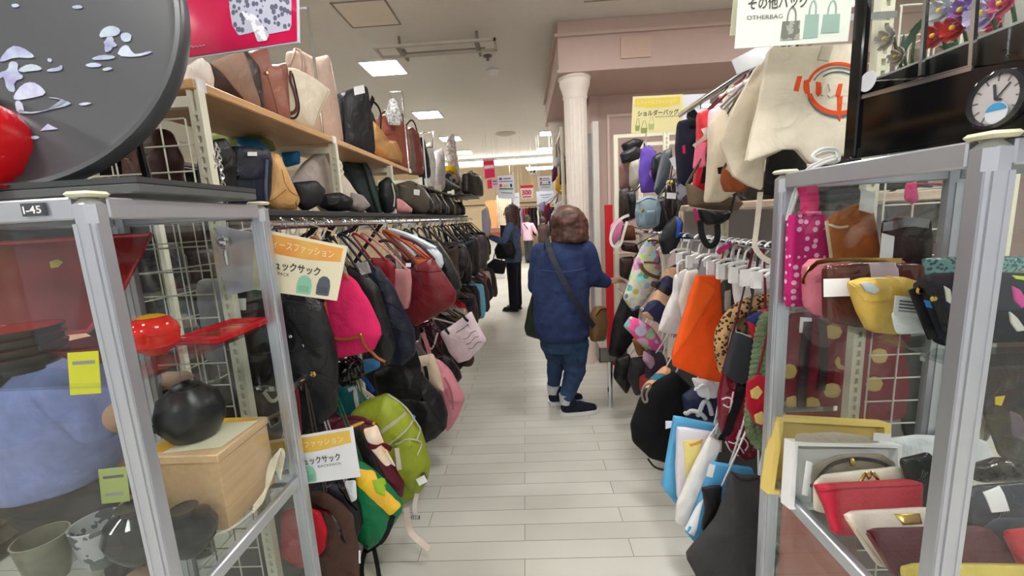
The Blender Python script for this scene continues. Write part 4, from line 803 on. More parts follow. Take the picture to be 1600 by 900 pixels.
# ------------------------------------------------------------------ left rack: hanging bags, front to back
GL = 'bags hanging on the upper rail of the left rack'; GB = 'bags hanging on the lower rail of the left rack'
def s_hook(x, y, z, label, group, r=.018):
    b = MB(); up = [Vector((x + r * math.cos(a), y, z + r * math.sin(a))) for a in [math.radians(d) for d in range(-20, 200, 20)]]
    dn_ = [Vector((x + .0 - r * .9 + r * .9 * math.cos(a), y, z - .045 + r * .9 * math.sin(a))) for a in [math.radians(d) for d in range(180, 361, 20)]]
    b.tube(list(reversed(up[:])) , .0028, 6); b.tube([up[-1], Vector((x - r, y, z - .02)), Vector((x - r * 1.8, y, z - .045))], .0028, 6, smooth=1); b.tube(dn_, .0028, 6)
    return tag(mk('hanging_hook', b, CHROME), label, 'hook', group)
def hung(lab, name, pts, y, col, k='leather', rail=(-.80, 1.478), tops=None, r=.006, hc=None, hk=None, hooks=True, noloop=False, **kw):
    o, pl = bag(lab, name, pts, y, col, k, **kw)
    if tops:
        x = rail[0]; top = Vector((x, y, rail[1] - .05)); t = kw.get('t', .05)
        m = mat(hk or k, hc or col)
        for i, (a, c) in enumerate(tops):
            A = pl.p(*a, t * .5); Cc = pl.p(*c, t * .5); tp = top + Vector((0, -.012 + .02 * i, 0))
            mk('handle', MB().tube([A, A.lerp(tp, .55) + Vector((-.01, 0, .01)), tp + Vector((-.012, 0, 0)), tp + Vector((.012, 0, 0)), Cc.lerp(tp, .55) + Vector((.01, 0, .01)), Cc], r, 6, smooth=2), m, o)
        if hooks: s_hook(x, y, rail[1] + .0, 'chrome hook on the left chrome rail' if rail[0] < 0 else 'chrome hook on the right chrome rail', 'chrome hooks on the left rails' if rail[0] < 0 else 'chrome hooks on the right rails')
    elif not noloop:
        tp = Vector((rail[0], y, rail[1] - .014)); y0_ = min(p[1] for p in pts); y1_ = max(p[1] for p in pts)
        q = min([p for p in pts if p[1] < y0_ + .35 * (y1_ - y0_)], key=lambda p: (pl.p(*p) - tp).length); A = pl.p(q[0], q[1] + 3, 0)
        if .03 < (tp - A).length < .7:
            mk('hanging_loop', MB().tube([A + Vector((0, .004, 0)), A.lerp(tp, .5), tp, tp + Vector((0, .012, 0)), A.lerp(tp, .5) + Vector((.008, .01, 0)), A + Vector((.006, .01, 0))], .003, 6, smooth=1), mat('nylon', hc or ((226, 226, 226) if rail[0] > 0 and rail[1] < 1 else tuple(int(v * .55 + 30) for v in col))), o)
    return o, pl
LOW = (-.80, .945)
hung('round black leather bag with a price tag seen through the left showcase', 'handbag', [(352, 468), (378, 449), (408, 452), (432, 480), (434, 560), (416, 600), (372, 606), (350, 560)], 1.345, bk, 'leather', t=.03, group=GL, parts=[('tag', 373, 475, 24, 18, 0), ('piping', [(352, 545), (390, 555), (432, 548)], .003, (60, 60, 62), 'leather')])
hung('black leather drawstring bag with a gold clasp right beside the left showcase', 'handbag', [(432, 470), (448, 456), (478, 458), (502, 474), (520, 520), (528, 585), (526, 640), (506, 664), (470, 672), (446, 660), (432, 600)], 1.43, (36, 36, 40), 'leather', t=.05, wr=.01, group=GL, tops=[((455, 462), (482, 464))], hk='leather',
     parts=[('pad', 'flap', [(438, 462), (500, 476), (514, 520), (510, 570), (484, 594), (448, 578), (436, 520)], .012, (42, 42, 46), 'leather'), ('buckle', 490, 584, .011), ('piping', [(440, 546), (474, 550), (508, 540)], .004, (52, 52, 56), 'leather'), ('buckle', 455, 525, .007, CHROME), ('strap', [(448, 500), (470, 535), (500, 560)], .014), ('buckle', 474, 540, .006, CHROME)])
hung('bright pink tote with a tan leather strap looped across it', 'tote_bag', [(506, 476), (520, 440), (536, 424), (556, 440), (578, 474), (594, 512), (596, 524), (584, 548), (548, 556), (514, 562), (498, 545)], 1.57, (232, 40, 106), 'canvas', t=.045, wr=.008, group=GL, tops=[((530, 432), (548, 436))], hc=(150, 90, 50),
     parts=[('handle', [(508, 472), (512, 500), (514, 526), (532, 532), (556, 528), (566, 524)], .006, (164, 92, 50), 'leather'), ('handle', [(564, 522), (570, 540), (584, 556), (602, 566)], .006, (164, 92, 50), 'leather'), ('buckle', 564, 523, .007, GOLD), ('strap', [(504, 508), (512, 538), (520, 566)], .012, (34, 32, 34), 'leather')])
hung('black leather bag with a grey clip between pink tote and navy padded bag', 'handbag', [(540, 412), (566, 422), (590, 448), (604, 490), (618, 540), (608, 572), (584, 560), (560, 470)], 1.70, (34, 34, 36), 'leather', t=.035, group=GL, tops=[((546, 416), (564, 424))], parts=[('slab', 'clip', [(553, 412), (574, 408), (580, 426), (566, 430)], .006, (150, 148, 146), 'plastic'), ('strap', [(541, 406), (552, 416), (566, 424)], .012, (196, 176, 130), 'leather')])
hung('quilted navy padded bag hanging behind the pink tote', 'handbag', [(572, 414), (592, 416), (612, 446), (630, 486), (646, 520), (650, 552), (628, 574), (600, 570), (580, 500)], 1.83, (30, 34, 56), 'nylon', t=.06, wr=.018, wf=7, group=GL, tops=[((576, 418), (590, 420))], parts=[('piping', [(600, 470), (616, 476), (632, 490)], .003, (22, 24, 40), 'nylon'), ('piping', [(606, 510), (626, 514), (646, 522)], .003, (22, 24, 40), 'nylon')])
hung('flat red embossed bag between the navy padded bag and the burgundy tote', 'handbag', [(578, 402), (608, 404), (618, 414), (616, 462), (608, 480), (592, 440)], 1.96, (150, 30, 40), 'leather', t=.025, group=GL, tops=[((580, 404), (604, 406))], parts=[('buckle', 590, 421, .006)])
hung('dusty pink suede tote next to the burgundy tote', 'tote_bag', [(612, 420), (641, 420), (643, 440), (641, 470), (638, 482), (626, 484), (614, 470)], 2.06, (184, 128, 128), 'suede', t=.03, box=4, group=GL, tops=[((616, 421), (638, 421))], parts=[('tag', 638, 414, 8, 6, 0)])
hung('large burgundy leather tote with a curved handle, the biggest bag on the left rail', 'tote_bag', [(641, 420), (676, 401), (683, 412), (696, 430), (713, 456), (712, 470), (702, 482), (680, 494), (650, 510), (630, 484), (640, 468)], 2.15, (132, 38, 46), 'leather', t=.07, wr=.012, wf=6, round_=1, group=GL,
     parts=[('handle', [(652, 424), (640, 402), (620, 382), (604, 374), (592, 378)], .008, (88, 36, 40), 'leather'), ('strap', [(648, 412), (654, 430), (660, 448)], .012, (84, 34, 40), 'leather'), ('handle', [(676, 406), (668, 394), (650, 378), (626, 370)], .008, (88, 36, 40), 'leather'), ('piping', [(641, 420), (664, 424), (688, 424)], .003, (100, 30, 38), 'leather')])
hung('orange leather bag with two thick orange handles above the burgundy tote', 'handbag', [(644, 402), (672, 400), (684, 414), (684, 440), (650, 440)], 2.38, (176, 78, 36), 'leather', t=.05, group=GL, tops=[((640, 405), (668, 404)), ((650, 405), (674, 403))], r=.009)
hung('pale blue white bag with wide straps behind the burgundy tote', 'handbag', [(660, 390), (678, 384), (690, 398), (693, 412), (690, 420), (676, 404)], 2.5, (206, 216, 224), 'leather', t=.05, group=GL, tops=[((650, 400), (676, 386)), ((660, 398), (682, 388))], r=.014, parts=[('strap', [(646, 366), (652, 380), (664, 390)], .04, (206, 216, 224), 'leather')])
hung('black soft leather hobo bag right behind the burgundy tote', 'handbag', [(664, 372), (684, 376), (702, 402), (718, 432), (722, 450), (706, 456), (686, 424)], 2.62, (44, 46, 46), 'leather', t=.07, wr=.012, group=GL, tops=[((666, 376), (682, 380))])
o, pl = hung('pale pink tote with a dark print and short black handles sticking out into the aisle', 'tote_bag', [(688, 519), (712, 504), (736, 486), (742, 500), (760, 532), (750, 545), (734, 562), (717, 567), (704, 552)], 2.55, (226, 206, 212), 'leather', rail=LOW, t=.05, yaw=-12, round_=1, group=GB,
     parts=[('handle', [(700, 520), (692, 510), (682, 500)], .007, (24, 24, 26), 'leather'), ('handle', [(730, 500), (720, 490), (708, 484)], .007, (24, 24, 26), 'leather'), ('strap', [(690, 506), (702, 522)], .014, bk, 'leather'), ('strap', [(716, 488), (732, 502)], .014, bk, 'leather'), ('piping', [(712, 520), (724, 513), (732, 507)], .002, (60, 50, 56), 'leather')])
for a, c in (((724, 530), (744, 517)), ((728, 538), (748, 526)), ((732, 545), (752, 534))):
    mk('print', MB().tube([pl.on(*a, .001), pl.on((a[0] * 2 + c[0]) / 3, (a[1] * 2 + c[1]) / 3 + 3, .001), pl.on((a[0] + c[0] * 2) / 3, (a[1] + c[1] * 2) / 3 - 3, .001), pl.on(*c, .001)], .0022, 5, smooth=1), mat('paper', (96, 80, 92)), o)
hung('dark maroon glossy bag above the pale pink tote', 'handbag', [(655, 506), (676, 500), (690, 520), (694, 556), (676, 562), (660, 545)], 2.72, (74, 24, 34), 'patent', rail=LOW, t=.05, group=GB, parts=[('handle', [(662, 512), (668, 540), (676, 548), (684, 520)], .006, (220, 190, 196), 'leather')])
hung('black leather bag drooping below the pale pink tote', 'handbag', [(690, 552), (704, 558), (718, 578), (722, 590), (714, 600), (698, 592)], 2.66, (32, 32, 34), 'leather', rail=LOW, t=.05, group=GB)
hung('dusty pink soft backpack lowest at the aisle behind the black backpack', 'backpack', [(668, 556), (688, 564), (706, 582), (724, 616), (726, 624), (716, 650), (706, 668), (698, 674), (694, 640), (684, 600)], 2.38, (206, 132, 144), 'nylon', rail=LOW, t=.06, wr=.012, group=GB, parts=[('strap', [(660, 520), (668, 540), (672, 566)], .024, (226, 150, 160), 'nylon'), ('strap', [(694, 590), (706, 610), (708, 640)], .014, (190, 112, 126), 'nylon')])
hung('beige canvas backpack between the pink and black backpacks', 'backpack', [(650, 558), (676, 552), (686, 576), (694, 612), (680, 606), (660, 590)], 2.28, (206, 186, 160), 'canvas', rail=LOW, t=.04, group=GB, parts=[('strap', [(664, 572), (668, 590), (668, 602)], .02, (40, 36, 36), 'nylon')])
hung('big black backpack with a long hanging strap low on the left rack', 'backpack', [(584, 580), (610, 566), (634, 568), (654, 578), (672, 600), (690, 620), (700, 648), (698, 668), (682, 682), (660, 692), (630, 690), (600, 660)], 2.12, (26, 26, 28), 'nylon', rail=LOW, t=.09, wr=.012, group=GB,
     parts=[('strap', [(638, 542), (646, 580), (650, 620), (660, 656)], .07, (34, 34, 36), 'nylon'), ('zip', [(654, 590), (660, 625), (664, 656)]), ('pad', 'pocket', [(618, 620), (668, 626), (690, 660), (664, 684), (630, 676)], .02, (30, 30, 32), 'nylon'), ('buckle', 646, 651, .012, mat('plastic', (80, 150, 220)))])
hung('small sky blue patterned bag above the black backpack', 'pouch', [(566, 562), (592, 560), (594, 574), (572, 584)], 2.0, (80, 150, 206), 'nylon', rail=LOW, t=.03, group=GB, parts=[('strap', [(566, 588), (578, 604), (584, 612)], .02, (40, 100, 200), 'nylon')])
hung('teal drawstring bag with white cords behind the green backpack', 'backpack', [(522, 604), (540, 598), (556, 604), (576, 628), (572, 650), (540, 656), (524, 640)], 1.88, (16, 120, 128), 'nylon', rail=LOW, t=.04, wr=.01, group=GB, parts=[('strap', [(544, 610), (556, 604), (558, 630), (560, 642)], .018, (226, 216, 210), 'nylon'), ('strap', [(556, 604), (574, 614), (588, 626)], .018, (226, 216, 210), 'nylon')])
o, pl = hung('olive green hiking backpack with grey piping and a square patch', 'backpack', [(548, 646), (566, 628), (602, 616), (618, 626), (638, 650), (656, 672), (664, 700), (673, 728), (668, 752), (656, 770), (634, 784), (612, 780), (584, 740), (560, 690)], 1.74, (134, 148, 34), 'nylon', rail=LOW, t=.09, wr=.012, group=GB,
     parts=[('pad', 'lid', [(552, 646), (570, 628), (604, 618), (622, 636), (640, 656), (642, 670), (620, 690), (602, 700), (576, 680)], .02, (142, 156, 36), 'nylon', .75), ('piping', [(604, 618), (622, 640), (640, 658), (641, 668), (624, 682), (604, 698)], .0045, (176, 172, 152), 'nylon'), ('piping', [(632, 652), (648, 664), (654, 678), (650, 690)], .004, (176, 172, 152), 'nylon'),
            ('band', 'trim_band', [(592, 678), (616, 660), (634, 646)], .016, (170, 166, 140), 'nylon'), ('pad', 'pocket', [(616, 692), (640, 686), (656, 700), (664, 730), (644, 764), (624, 750)], .022, (138, 150, 38), 'nylon', .7), ('piping', [(618, 694), (640, 686), (655, 704), (650, 716)], .004, (176, 172, 152), 'nylon'),
            ('tag', 662, 743, 14, 11, -28), ('slab', 'patch', [(657, 741), (664, 737), (668, 745), (661, 750)], .002, (90, 60, 40), 'leather', .014), ('strap', [(620, 700), (622, 716), (624, 734)], .02, (206, 198, 180), 'nylon')])
mk('strap', MB().strap([pl.p(640, 780, .06), pl.p(646, 796, .09), pl.p(650, 808, .1), pl.p(666, 816, .12), pl.p(682, 822, .14)], .026, .003, (0, -.3, 1), 2), mat('nylon', (206, 190, 176)), o)
mk('strap', MB().strap([pl.p(655, 762, .04), pl.p(652, 778, .06), pl.p(656, 790, .07)], .02, .003, pl.n, 2), mat('nylon', (216, 206, 196)), o)
mk('buckle', MB().box(pl.p(652, 792, .075) - Vector((.012, .008, .006)), pl.p(652, 792, .075) + Vector((.03, .008, .012)), .004), mat('plastic', (30, 30, 30), (220, 220, 220), 'stripe', 40), o)
o, pl = hung('maroon white and black backpack leaning on the green backpack', 'backpack', [(506, 660), (520, 652), (560, 652), (588, 664), (600, 700), (612, 728), (632, 756), (630, 776), (612, 782), (594, 760), (560, 720), (520, 700)], 1.62, (104, 22, 44), 'nylon', rail=LOW, t=.055, wr=.008, group=GB,
     parts=[('pad', 'black_panel', [(546, 668), (566, 670), (580, 704), (604, 748), (610, 766), (594, 762), (566, 726)], .01, (28, 26, 28), 'nylon'), ('pad', 'white_panel', [(566, 672), (586, 668), (602, 708), (614, 738), (600, 734), (580, 704)], .008, mat('nylon', (232, 230, 232), (240, 206, 160), 'soft', 10), None), ('band', 'yellow_trim', [(546, 668), (566, 662), (586, 662)], .012, (224, 180, 60), 'nylon'), ('strap', [(574, 696), (590, 700), (612, 702)], .022, (110, 20, 46), 'nylon'), ('handle', [(512, 664), (530, 656), (560, 656), (580, 664)], .009, (110, 24, 46), 'nylon')])
o, pl = hung('green and yellow printed backpack with black straps reaching the floor', 'backpack', [(552, 730), (562, 720), (600, 750), (630, 786), (628, 800), (604, 838), (576, 858), (560, 842), (552, 790)], 1.52, (18, 128, 78), 'nylon', rail=LOW, t=.05, wr=.008, group=GB,
     parts=[('pad', 'printed_front', [(557, 722), (584, 736), (630, 786), (610, 806), (584, 782), (557, 756)], .008, mat('nylon', (236, 206, 30), (240, 176, 70), 'soft', 9), None), ('slab', 'print', [(580, 752), (596, 758), (602, 776), (588, 770)], .001, (140, 176, 30), 'paper', .006), ('strap', [(614, 806), (604, 836), (588, 852), (570, 862)], .022, bk, 'nylon'), ('strap', [(572, 852), (564, 880), (566, 910)], .02, bk, 'nylon'), ('strap', [(584, 856), (590, 885), (594, 912)], .018, bk, 'nylon')])
hung('navy black backpack top between the brown bag and the backpack sign', 'backpack', [(486, 764), (516, 750), (546, 762), (562, 792), (567, 820), (556, 850), (520, 830), (490, 800)], 1.45, (30, 32, 42), 'nylon', rail=LOW, t=.045, group=GB, parts=[('zip', [(498, 760), (530, 760), (556, 800)])])
hung('brown canvas backpack hanging nearest the floor by the left showcase', 'backpack', [(484, 770), (506, 768), (530, 784), (550, 808), (556, 838), (561, 890), (560, 950), (520, 975), (492, 940), (488, 860)], 1.375, (92, 66, 56), 'suede', rail=LOW, t=.04, wr=.01, group=GB, parts=[('zip', [(492, 790), (520, 800), (540, 850)]), ('tag', 562, 870, 3, 20, 0)])
hung('red backpack just visible between the showcase post and the brown backpack', 'backpack', [(440, 800), (470, 790), (500, 800), (512, 830), (508, 860), (470, 890), (440, 870)], 1.32, (206, 16, 40), 'nylon', rail=LOW, t=.022, group=GB)
hung('pale white cloth bag tucked behind the lower backpack sign', 'pouch', [(538, 752), (556, 750), (558, 780), (550, 784)], 1.415, (226, 228, 234), 'nylon', rail=LOW, t=.012, group=GB)
bag('black glossy handles bundle of a bag above the green backpack', 'handbag', [(520, 566), (548, 552), (566, 566), (566, 590), (540, 604), (522, 596)], 1.75, (28, 26, 28), 'patent', .05, wr=.012, group=GB, parts=[('handle', [(528, 596), (520, 574), (540, 560), (552, 586)], .01, (30, 28, 30), 'patent'), ('handle', [(548, 600), (545, 570), (560, 560), (566, 590)], .01, (30, 28, 30), 'patent'), ('buckle', 540, 578, .008, CHROME), ('buckle', 527, 591, .006, CHROME)])
hung('black round bag with silver foil seen through the left showcase glass', 'handbag', [(378, 610), (410, 600), (440, 612), (452, 650), (446, 690), (410, 690), (384, 660)], 1.36, (26, 26, 28), 'leather', rail=LOW, t=.03, group=GB, parts=[('slab', 'foil', [(416, 652), (440, 640), (444, 656), (424, 668)], .004, CHROME, None), ('strap', [(412, 612), (428, 632), (446, 604)], .012, (220, 214, 200), 'leather')])
hung('dark bag with slim straps seen through the glass behind the iron pot', 'handbag', [(300, 600), (350, 590), (380, 620), (384, 690), (330, 700), (300, 660)], 1.36, (34, 32, 34), 'leather', rail=LOW, t=.03, group=GB)
# ---- the long run of darker bags farther along the left rails
class MPlane(Plane):
    """a plane given in metres: anchor (x,y,z), outline points straight in metres"""
    def __init__(s, x, y, z, yaw=0, tilt=0):
        a = math.radians(yaw); t = math.radians(tilt); s.o = Vector((x, y, z)); s.u = Vector((math.cos(a), math.sin(a), 0)); f = Vector((math.sin(a), -math.cos(a), 0))
        s.v = Vector((0, 0, 1)) * math.cos(t) - f * math.sin(t); s.n = f * math.cos(t) + Vector((0, 0, 1)) * math.sin(t)
    def uv(s, a, c): return Vector((a, c, 0))
    def uvh(s, a, c, m=0): return Vector((a, c, 0))
SHAPES = {'tote bag': [(-.42, 0), (.42, 0), (.5, .3), (.47, 1), (-.47, 1), (-.5, .3)], 'hobo bag': [(-.2, 0), (.2, 0), (.48, .22), (.5, .5), (.4, .85), (.15, .95), (-.15, .95), (-.4, .85), (-.5, .5), (-.48, .22)],
          'backpack': [(-.42, 0), (.42, 0), (.5, .12), (.48, .6), (.36, .92), (.12, 1), (-.12, 1), (-.36, .92), (-.48, .6), (-.5, .12)], 'shoulder bag': [(-.44, 0), (.44, 0), (.5, .1), (.48, .8), (.4, 1), (-.4, 1), (-.48, .8), (-.5, .1)], 'bucket bag': [(-.34, 0), (.34, 0), (.42, .15), (.46, .7), (.5, 1), (.2, .93), (-.2, .93), (-.5, 1), (-.46, .7), (-.42, .15)]}
def rand_bag(lab, style, x, y, ztop, w, h, t, col, k, yaw, railx, railz, group, hook, hc=None, pat=None, c2=None, tilt=0, flap=True):
    P_ = MPlane(x, y, ztop - h, yaw, tilt); o = thing(style.replace(' ', '_'), lab, 'bag', P_.o, group); m = mat(k, col, c2, pat, 26)
    mk('body', pillow(P_, [(a * w, c * h) for a, c in SHAPES[style]], t, 2.6 if style != 'shoulder bag' else 4, 0, .014, 2, seed=NB[0], wf=7), m, o); NB[0] += 1
    hm = mat(k if k != 'nylon' else 'leather', hc or tuple(int(v * .8) for v in col)); tp = Vector((railx, y, railz - .05))
    for s_ in (-1, 1):
        A = P_.w(Vector((-w * .26, h * .93, 0)), s_ * t * .4); B = P_.w(Vector((w * .26, h * .93, 0)), s_ * t * .4)
        mk('handle', MB().tube([A, A.lerp(tp, .6), tp + Vector((-.012, s_ * .006, 0)), tp + Vector((.012, s_ * .006, 0)), B.lerp(tp, .6), B], .006 if style != 'backpack' else .010, 6, smooth=2), hm, o)
    if flap and style in ('shoulder bag', 'backpack'):
        fm = mat(k, tuple(min(255, int(v * 1.15) + 6) for v in col)); a = .45 if style == 'shoulder bag' else .06; c_ = .96 if style == 'shoulder bag' else .5
        mk('flap' if style == 'shoulder bag' else 'pocket', pillow(P_, [(-w * .44, h * a), (w * .44, h * a), (w * .42, h * c_), (-w * .42, h * c_)], .012, 4, t * .85, .003, 1), fm, o)
        mk('buckle', MB().lathe(P_.w(Vector((0, h * (a + .05), 0)), t * .85 + .013), [(.008, 0), (.012, .002), (.011, .006), (.004, .008)], 12, P_.n), GOLD if NB[0] % 2 else CHROME, o)
    if style in ('hobo bag', 'bucket bag'):
        mk('zip', MB().strap([P_.w(Vector((a * w, .8 * h, 0)), t * .88) for a in (-.36, 0, .36)], .01, .004, P_.n, 1), mat('chrome', (120, 110, 90)), o)
    if hook: s_hook(railx, y, railz, hook[0], hook[1])
    return o
HL = ('chrome hook on the left chrome rail', 'chrome hooks on the left rails')
ORD = 'first second third fourth fifth sixth seventh eighth ninth tenth eleventh twelfth thirteenth fourteenth fifteenth sixteenth seventeenth eighteenth nineteenth twentieth twenty-first twenty-second twenty-third twenty-fourth'.split()
PALL = [((48, 46, 48), 'black'), ((78, 62, 54), 'dark brown'), ((64, 66, 68), 'charcoal'), ((34, 34, 38), 'jet black'), ((98, 84, 76), 'taupe'), ((52, 44, 46), 'plum black'), ((120, 106, 92), 'stone'), ((44, 48, 56), 'slate'), ((84, 74, 78), 'mauve grey'), ((40, 36, 34), 'espresso')]
random.seed(21); sty = list(SHAPES); y = 2.8
for i in range(20):
    c, cn = PALL[(i * 7) % 10]; st = sty[(i * 3 + i // 4) % 5]; w = random.uniform(.30, .38); h = random.uniform(.3, .44)
    rand_bag(f'{cn} {st}, {ORD[i]} along the left upper rail after the burgundy tote', st, -.70 + random.uniform(-.03, .03), y, 1.30 - random.uniform(0, .08), w, h, .05, c, random.choice(['leather', 'leather', 'nylon', 'suede']), random.uniform(-28, 4), -.8, 1.478, GL, HL)
    y += .18
random.seed(33); y = 2.95
PALB = [((44, 42, 44), 'black'), ((90, 66, 52), 'brown'), ((150, 140, 128), 'pale grey'), ((176, 20, 34), 'red'), ((52, 50, 54), 'charcoal'), ((64, 48, 42), 'dark brown'), ((36, 36, 40), 'jet black'), ((110, 180, 210), 'light blue'), ((70, 60, 64), 'mauve black'), ((140, 40, 56), 'wine red'), ((46, 46, 60), 'dark navy'), ((196, 176, 166), 'beige')]
for i in range(14):
    c, cn = PALB[i % 12]; st = sty[(i * 2 + 1) % 5]; w = random.uniform(.28, .36); h = random.uniform(.34, .46)
    rand_bag(f'{cn} {st}, {ORD[i]} along the left lower rail after the pale pink tote', st, -.66 + random.uniform(-.03, .05), y, .78 - random.uniform(0, .06), w, h, .055, c, random.choice(['leather', 'nylon', 'suede']), random.uniform(-30, 0), -.8, .945, GB, HL)
    y += .26
random.seed(9)
for y in (1.36, 1.50, 1.66, 1.9, 2.28): s_hook(-.8, y, 1.478, *HL, r=.022)
# ------------------------------------------------------------------ right rack
GR = 'bags hanging on the top rail of the right rack'; GM = 'bags hanging on the middle rail of the right rack'; GW = 'bags hanging on the low rail of the right rack'
RT_ = (.86, 1.96); RM = (.80, 1.325); RL = (.78, .80)
CANV = (226, 216, 196)
o, pl = hung('cream canvas tote with an orange ring logo hanging under the other-bag sign', 'tote_bag', [(1200, 74), (1260, 72), (1350, 67), (1348, 150), (1330, 238), (1288, 251), (1264, 257), (1244, 234), (1222, 234), (1163, 255), (1171, 213), (1184, 165)], 1.27, CANV, 'canvas', rail=RT_, t=.012, wr=.0025, wf=5, round_=1, box=6, group=GR,
     parts=[('slab', 'handle_patch', [(1284, 72), (1302, 70), (1294, 96), (1276, 94)], .003, (206, 196, 178), 'canvas')])
OR = mat('felt', (232, 86, 40)); TL = mat('felt', (70, 118, 130)); LT = mat('felt', (226, 218, 202))
def arc(a0, a1, rx, ry, w, m, nm, lift=.018, cx=1310, cy=139):
    pts = [pl.on(cx + rx * math.cos(math.radians(a)), cy - ry * math.sin(math.radians(a)), .002) for a in range(a0, a1 + 1, 8)]
    mk(nm, MB().strap(pts, w, .0015, pl.n, 0), m, o, smooth=False)
arc(20, 168, 48, 40, .007, OR, 'logo_ring'); arc(20, 160, 41, 34, .003, mat('felt', (150, 120, 110)), 'logo_ring'); arc(30, 140, 34, 27, .003, TL, 'logo_ring')
arc(192, 340, 46, 38, .012, OR, 'logo_ring'); arc(200, 330, 49, 43, .005, TL, 'logo_ring', .0175)
def glyph(pts, m, nm='logo_letter'): mk(nm, pillow(Plane0, pts, .0018, 8, .001, 0, 0, conf=True), m, o, smooth=False)
Plane0 = pl
for q in ([(1246, 119), (1253, 119), (1247, 143), (1240, 141)], [(1256, 126), (1263, 124), (1265, 148), (1258, 146), (1255, 138)], [(1275, 128), (1282, 129), (1283, 146), (1278, 151), (1275, 146)], [(1310, 131), (1316, 131), (1312, 152), (1305, 150)], [(1308, 152), (1316, 150), (1312, 190), (1308, 185)]): glyph(q, OR)
for q in ([(1284, 134), (1290, 128), (1294, 130), (1287, 140), (1286, 150), (1282, 148)], [(1292, 128), (1302, 130), (1300, 140), (1304, 148), (1296, 153), (1292, 149), (1298, 146), (1295, 138)]): glyph(q, LT)
hung('second cream canvas tote just behind the one with the orange logo', 'tote_bag', [(1178, 108), (1202, 78), (1230, 90), (1240, 180), (1222, 235), (1194, 248), (1190, 298), (1166, 290), (1143, 276), (1124, 226), (1133, 196), (1150, 160)], 1.35, (220, 208, 186), 'canvas', rail=RT_, t=.014, wr=.004, box=4, round_=1, group=GR)
hung('black cloth bag showing below the two cream canvas totes', 'tote_bag', [(1200, 230), (1240, 226), (1260, 255), (1262, 300), (1220, 312), (1192, 304)], 1.41, (26, 26, 28), 'nylon', rail=RT_, t=.02, group=GR)
hung('rust brown suede bag below the beige tote on the right', 'handbag', [(1130, 262), (1146, 276), (1166, 288), (1164, 300), (1132, 300), (1126, 282)], 1.46, (156, 84, 46), 'suede', rail=RT_, t=.025, group=GR)
hung('long beige canvas bag with a small black spot on the right top rail', 'tote_bag', [(1112, 190), (1128, 170), (1146, 196), (1160, 240), (1150, 300), (1126, 316), (1101, 317), (1106, 270), (1108, 220)], 1.56, (214, 200, 176), 'canvas', rail=RT_, t=.03, box=4, group=GR, parts=[('slab', 'spot', [(1121, 262), (1130, 260), (1131, 272), (1122, 272)], .002, (24, 24, 26), 'felt')])
hung('pale pink cloth bag with red dots beside the beige canvas bag', 'tote_bag', [(1108, 172), (1124, 166), (1130, 190), (1120, 232), (1106, 232)], 1.62, (240, 214, 222), 'fabric', rail=RT_, t=.025, group=GR, pat='dots', c2=(196, 60, 80), sc=18)
hung('bright red padded bag with black and pink lettering shapes on the right top rail', 'handbag', [(1090, 176), (1106, 170), (1113, 190), (1112, 240), (1106, 300), (1096, 306), (1084, 300), (1087, 240)], 1.72, (226, 36, 52), 'nylon', rail=RT_, t=.04, wr=.012, group=GR, parts=[('pad', 'pink_front', [(1087, 226), (1104, 222), (1102, 262), (1087, 262)], .012, (230, 110, 140), 'nylon'), ('strap', [(1108, 240), (1105, 262), (1101, 286)], .03, (24, 22, 24), 'nylon'), ('strap', [(1100, 200), (1106, 212), (1094, 226)], .02, (214, 208, 186), 'nylon')])
hung('navy bag with black fur top and red mark beside the red padded bag', 'handbag', [(1059, 190), (1074, 186), (1088, 188), (1090, 230), (1087, 280), (1072, 292), (1060, 284), (1056, 230)], 1.86, (34, 36, 58), 'fabric', rail=RT_, t=.04, box=3, group=GR, parts=[('pad', 'fur_trim', [(1074, 176), (1084, 170), (1090, 178), (1088, 200), (1076, 200)], .02, (20, 20, 24), 'shaggy'), ('slab', 'red_mark', [(1066, 228), (1070, 226), (1071, 240), (1067, 240)], .002, (200, 40, 90), 'felt')])
hung('wide olive taupe bag hanging under the red and beige bags', 'handbag', [(1072, 286), (1100, 300), (1150, 306), (1160, 318), (1150, 330), (1110, 328), (1076, 322)], 1.68, (122, 104, 84), 'canvas', rail=RT_, t=.04, group=GR)
hung('black tote with two short handles dangling below the taupe bag', 'tote_bag', [(1090, 326), (1116, 330), (1142, 330), (1138, 342), (1126, 350), (1104, 352), (1094, 342)], 1.62, (26, 27, 30), 'nylon', rail=RT_, t=.03, group=GR, parts=[('strap', [(1094, 344), (1096, 366), (1103, 382), (1112, 386), (1122, 374), (1126, 346)], .022, (26, 27, 30), 'nylon'), ('strap', [(1085, 326), (1089, 340), (1091, 346)], .01, (210, 30, 110), 'nylon')])
GF = 'bags on the far rail of the right rack'
RF = (.9, 1.75)
hung('purple bag with pink and lilac spots on the far right rail', 'pouch', [(1002, 232), (1014, 226), (1024, 236), (1028, 262), (1026, 300), (1002, 302), (998, 270)], 2.75, (112, 82, 190), 'fabric', rail=RF, t=.05, group=GF, pat='dots', c2=(220, 150, 200), sc=9)
hung('black rounded bag hanging behind the dark slate roll', 'handbag', [(1020, 244), (1032, 238), (1040, 250), (1038, 285), (1026, 292), (1018, 272)], 2.65, (26, 27, 30), 'leather', rail=RF, t=.05, group=GF)
hung('long dark slate roll bag hanging at a slant on the far right rail', 'handbag', [(1036, 236), (1048, 230), (1050, 246), (1040, 300), (1028, 306), (1022, 298), (1030, 262)], 2.5, (72, 80, 88), 'leather', rail=RF, t=.05, group=GF)
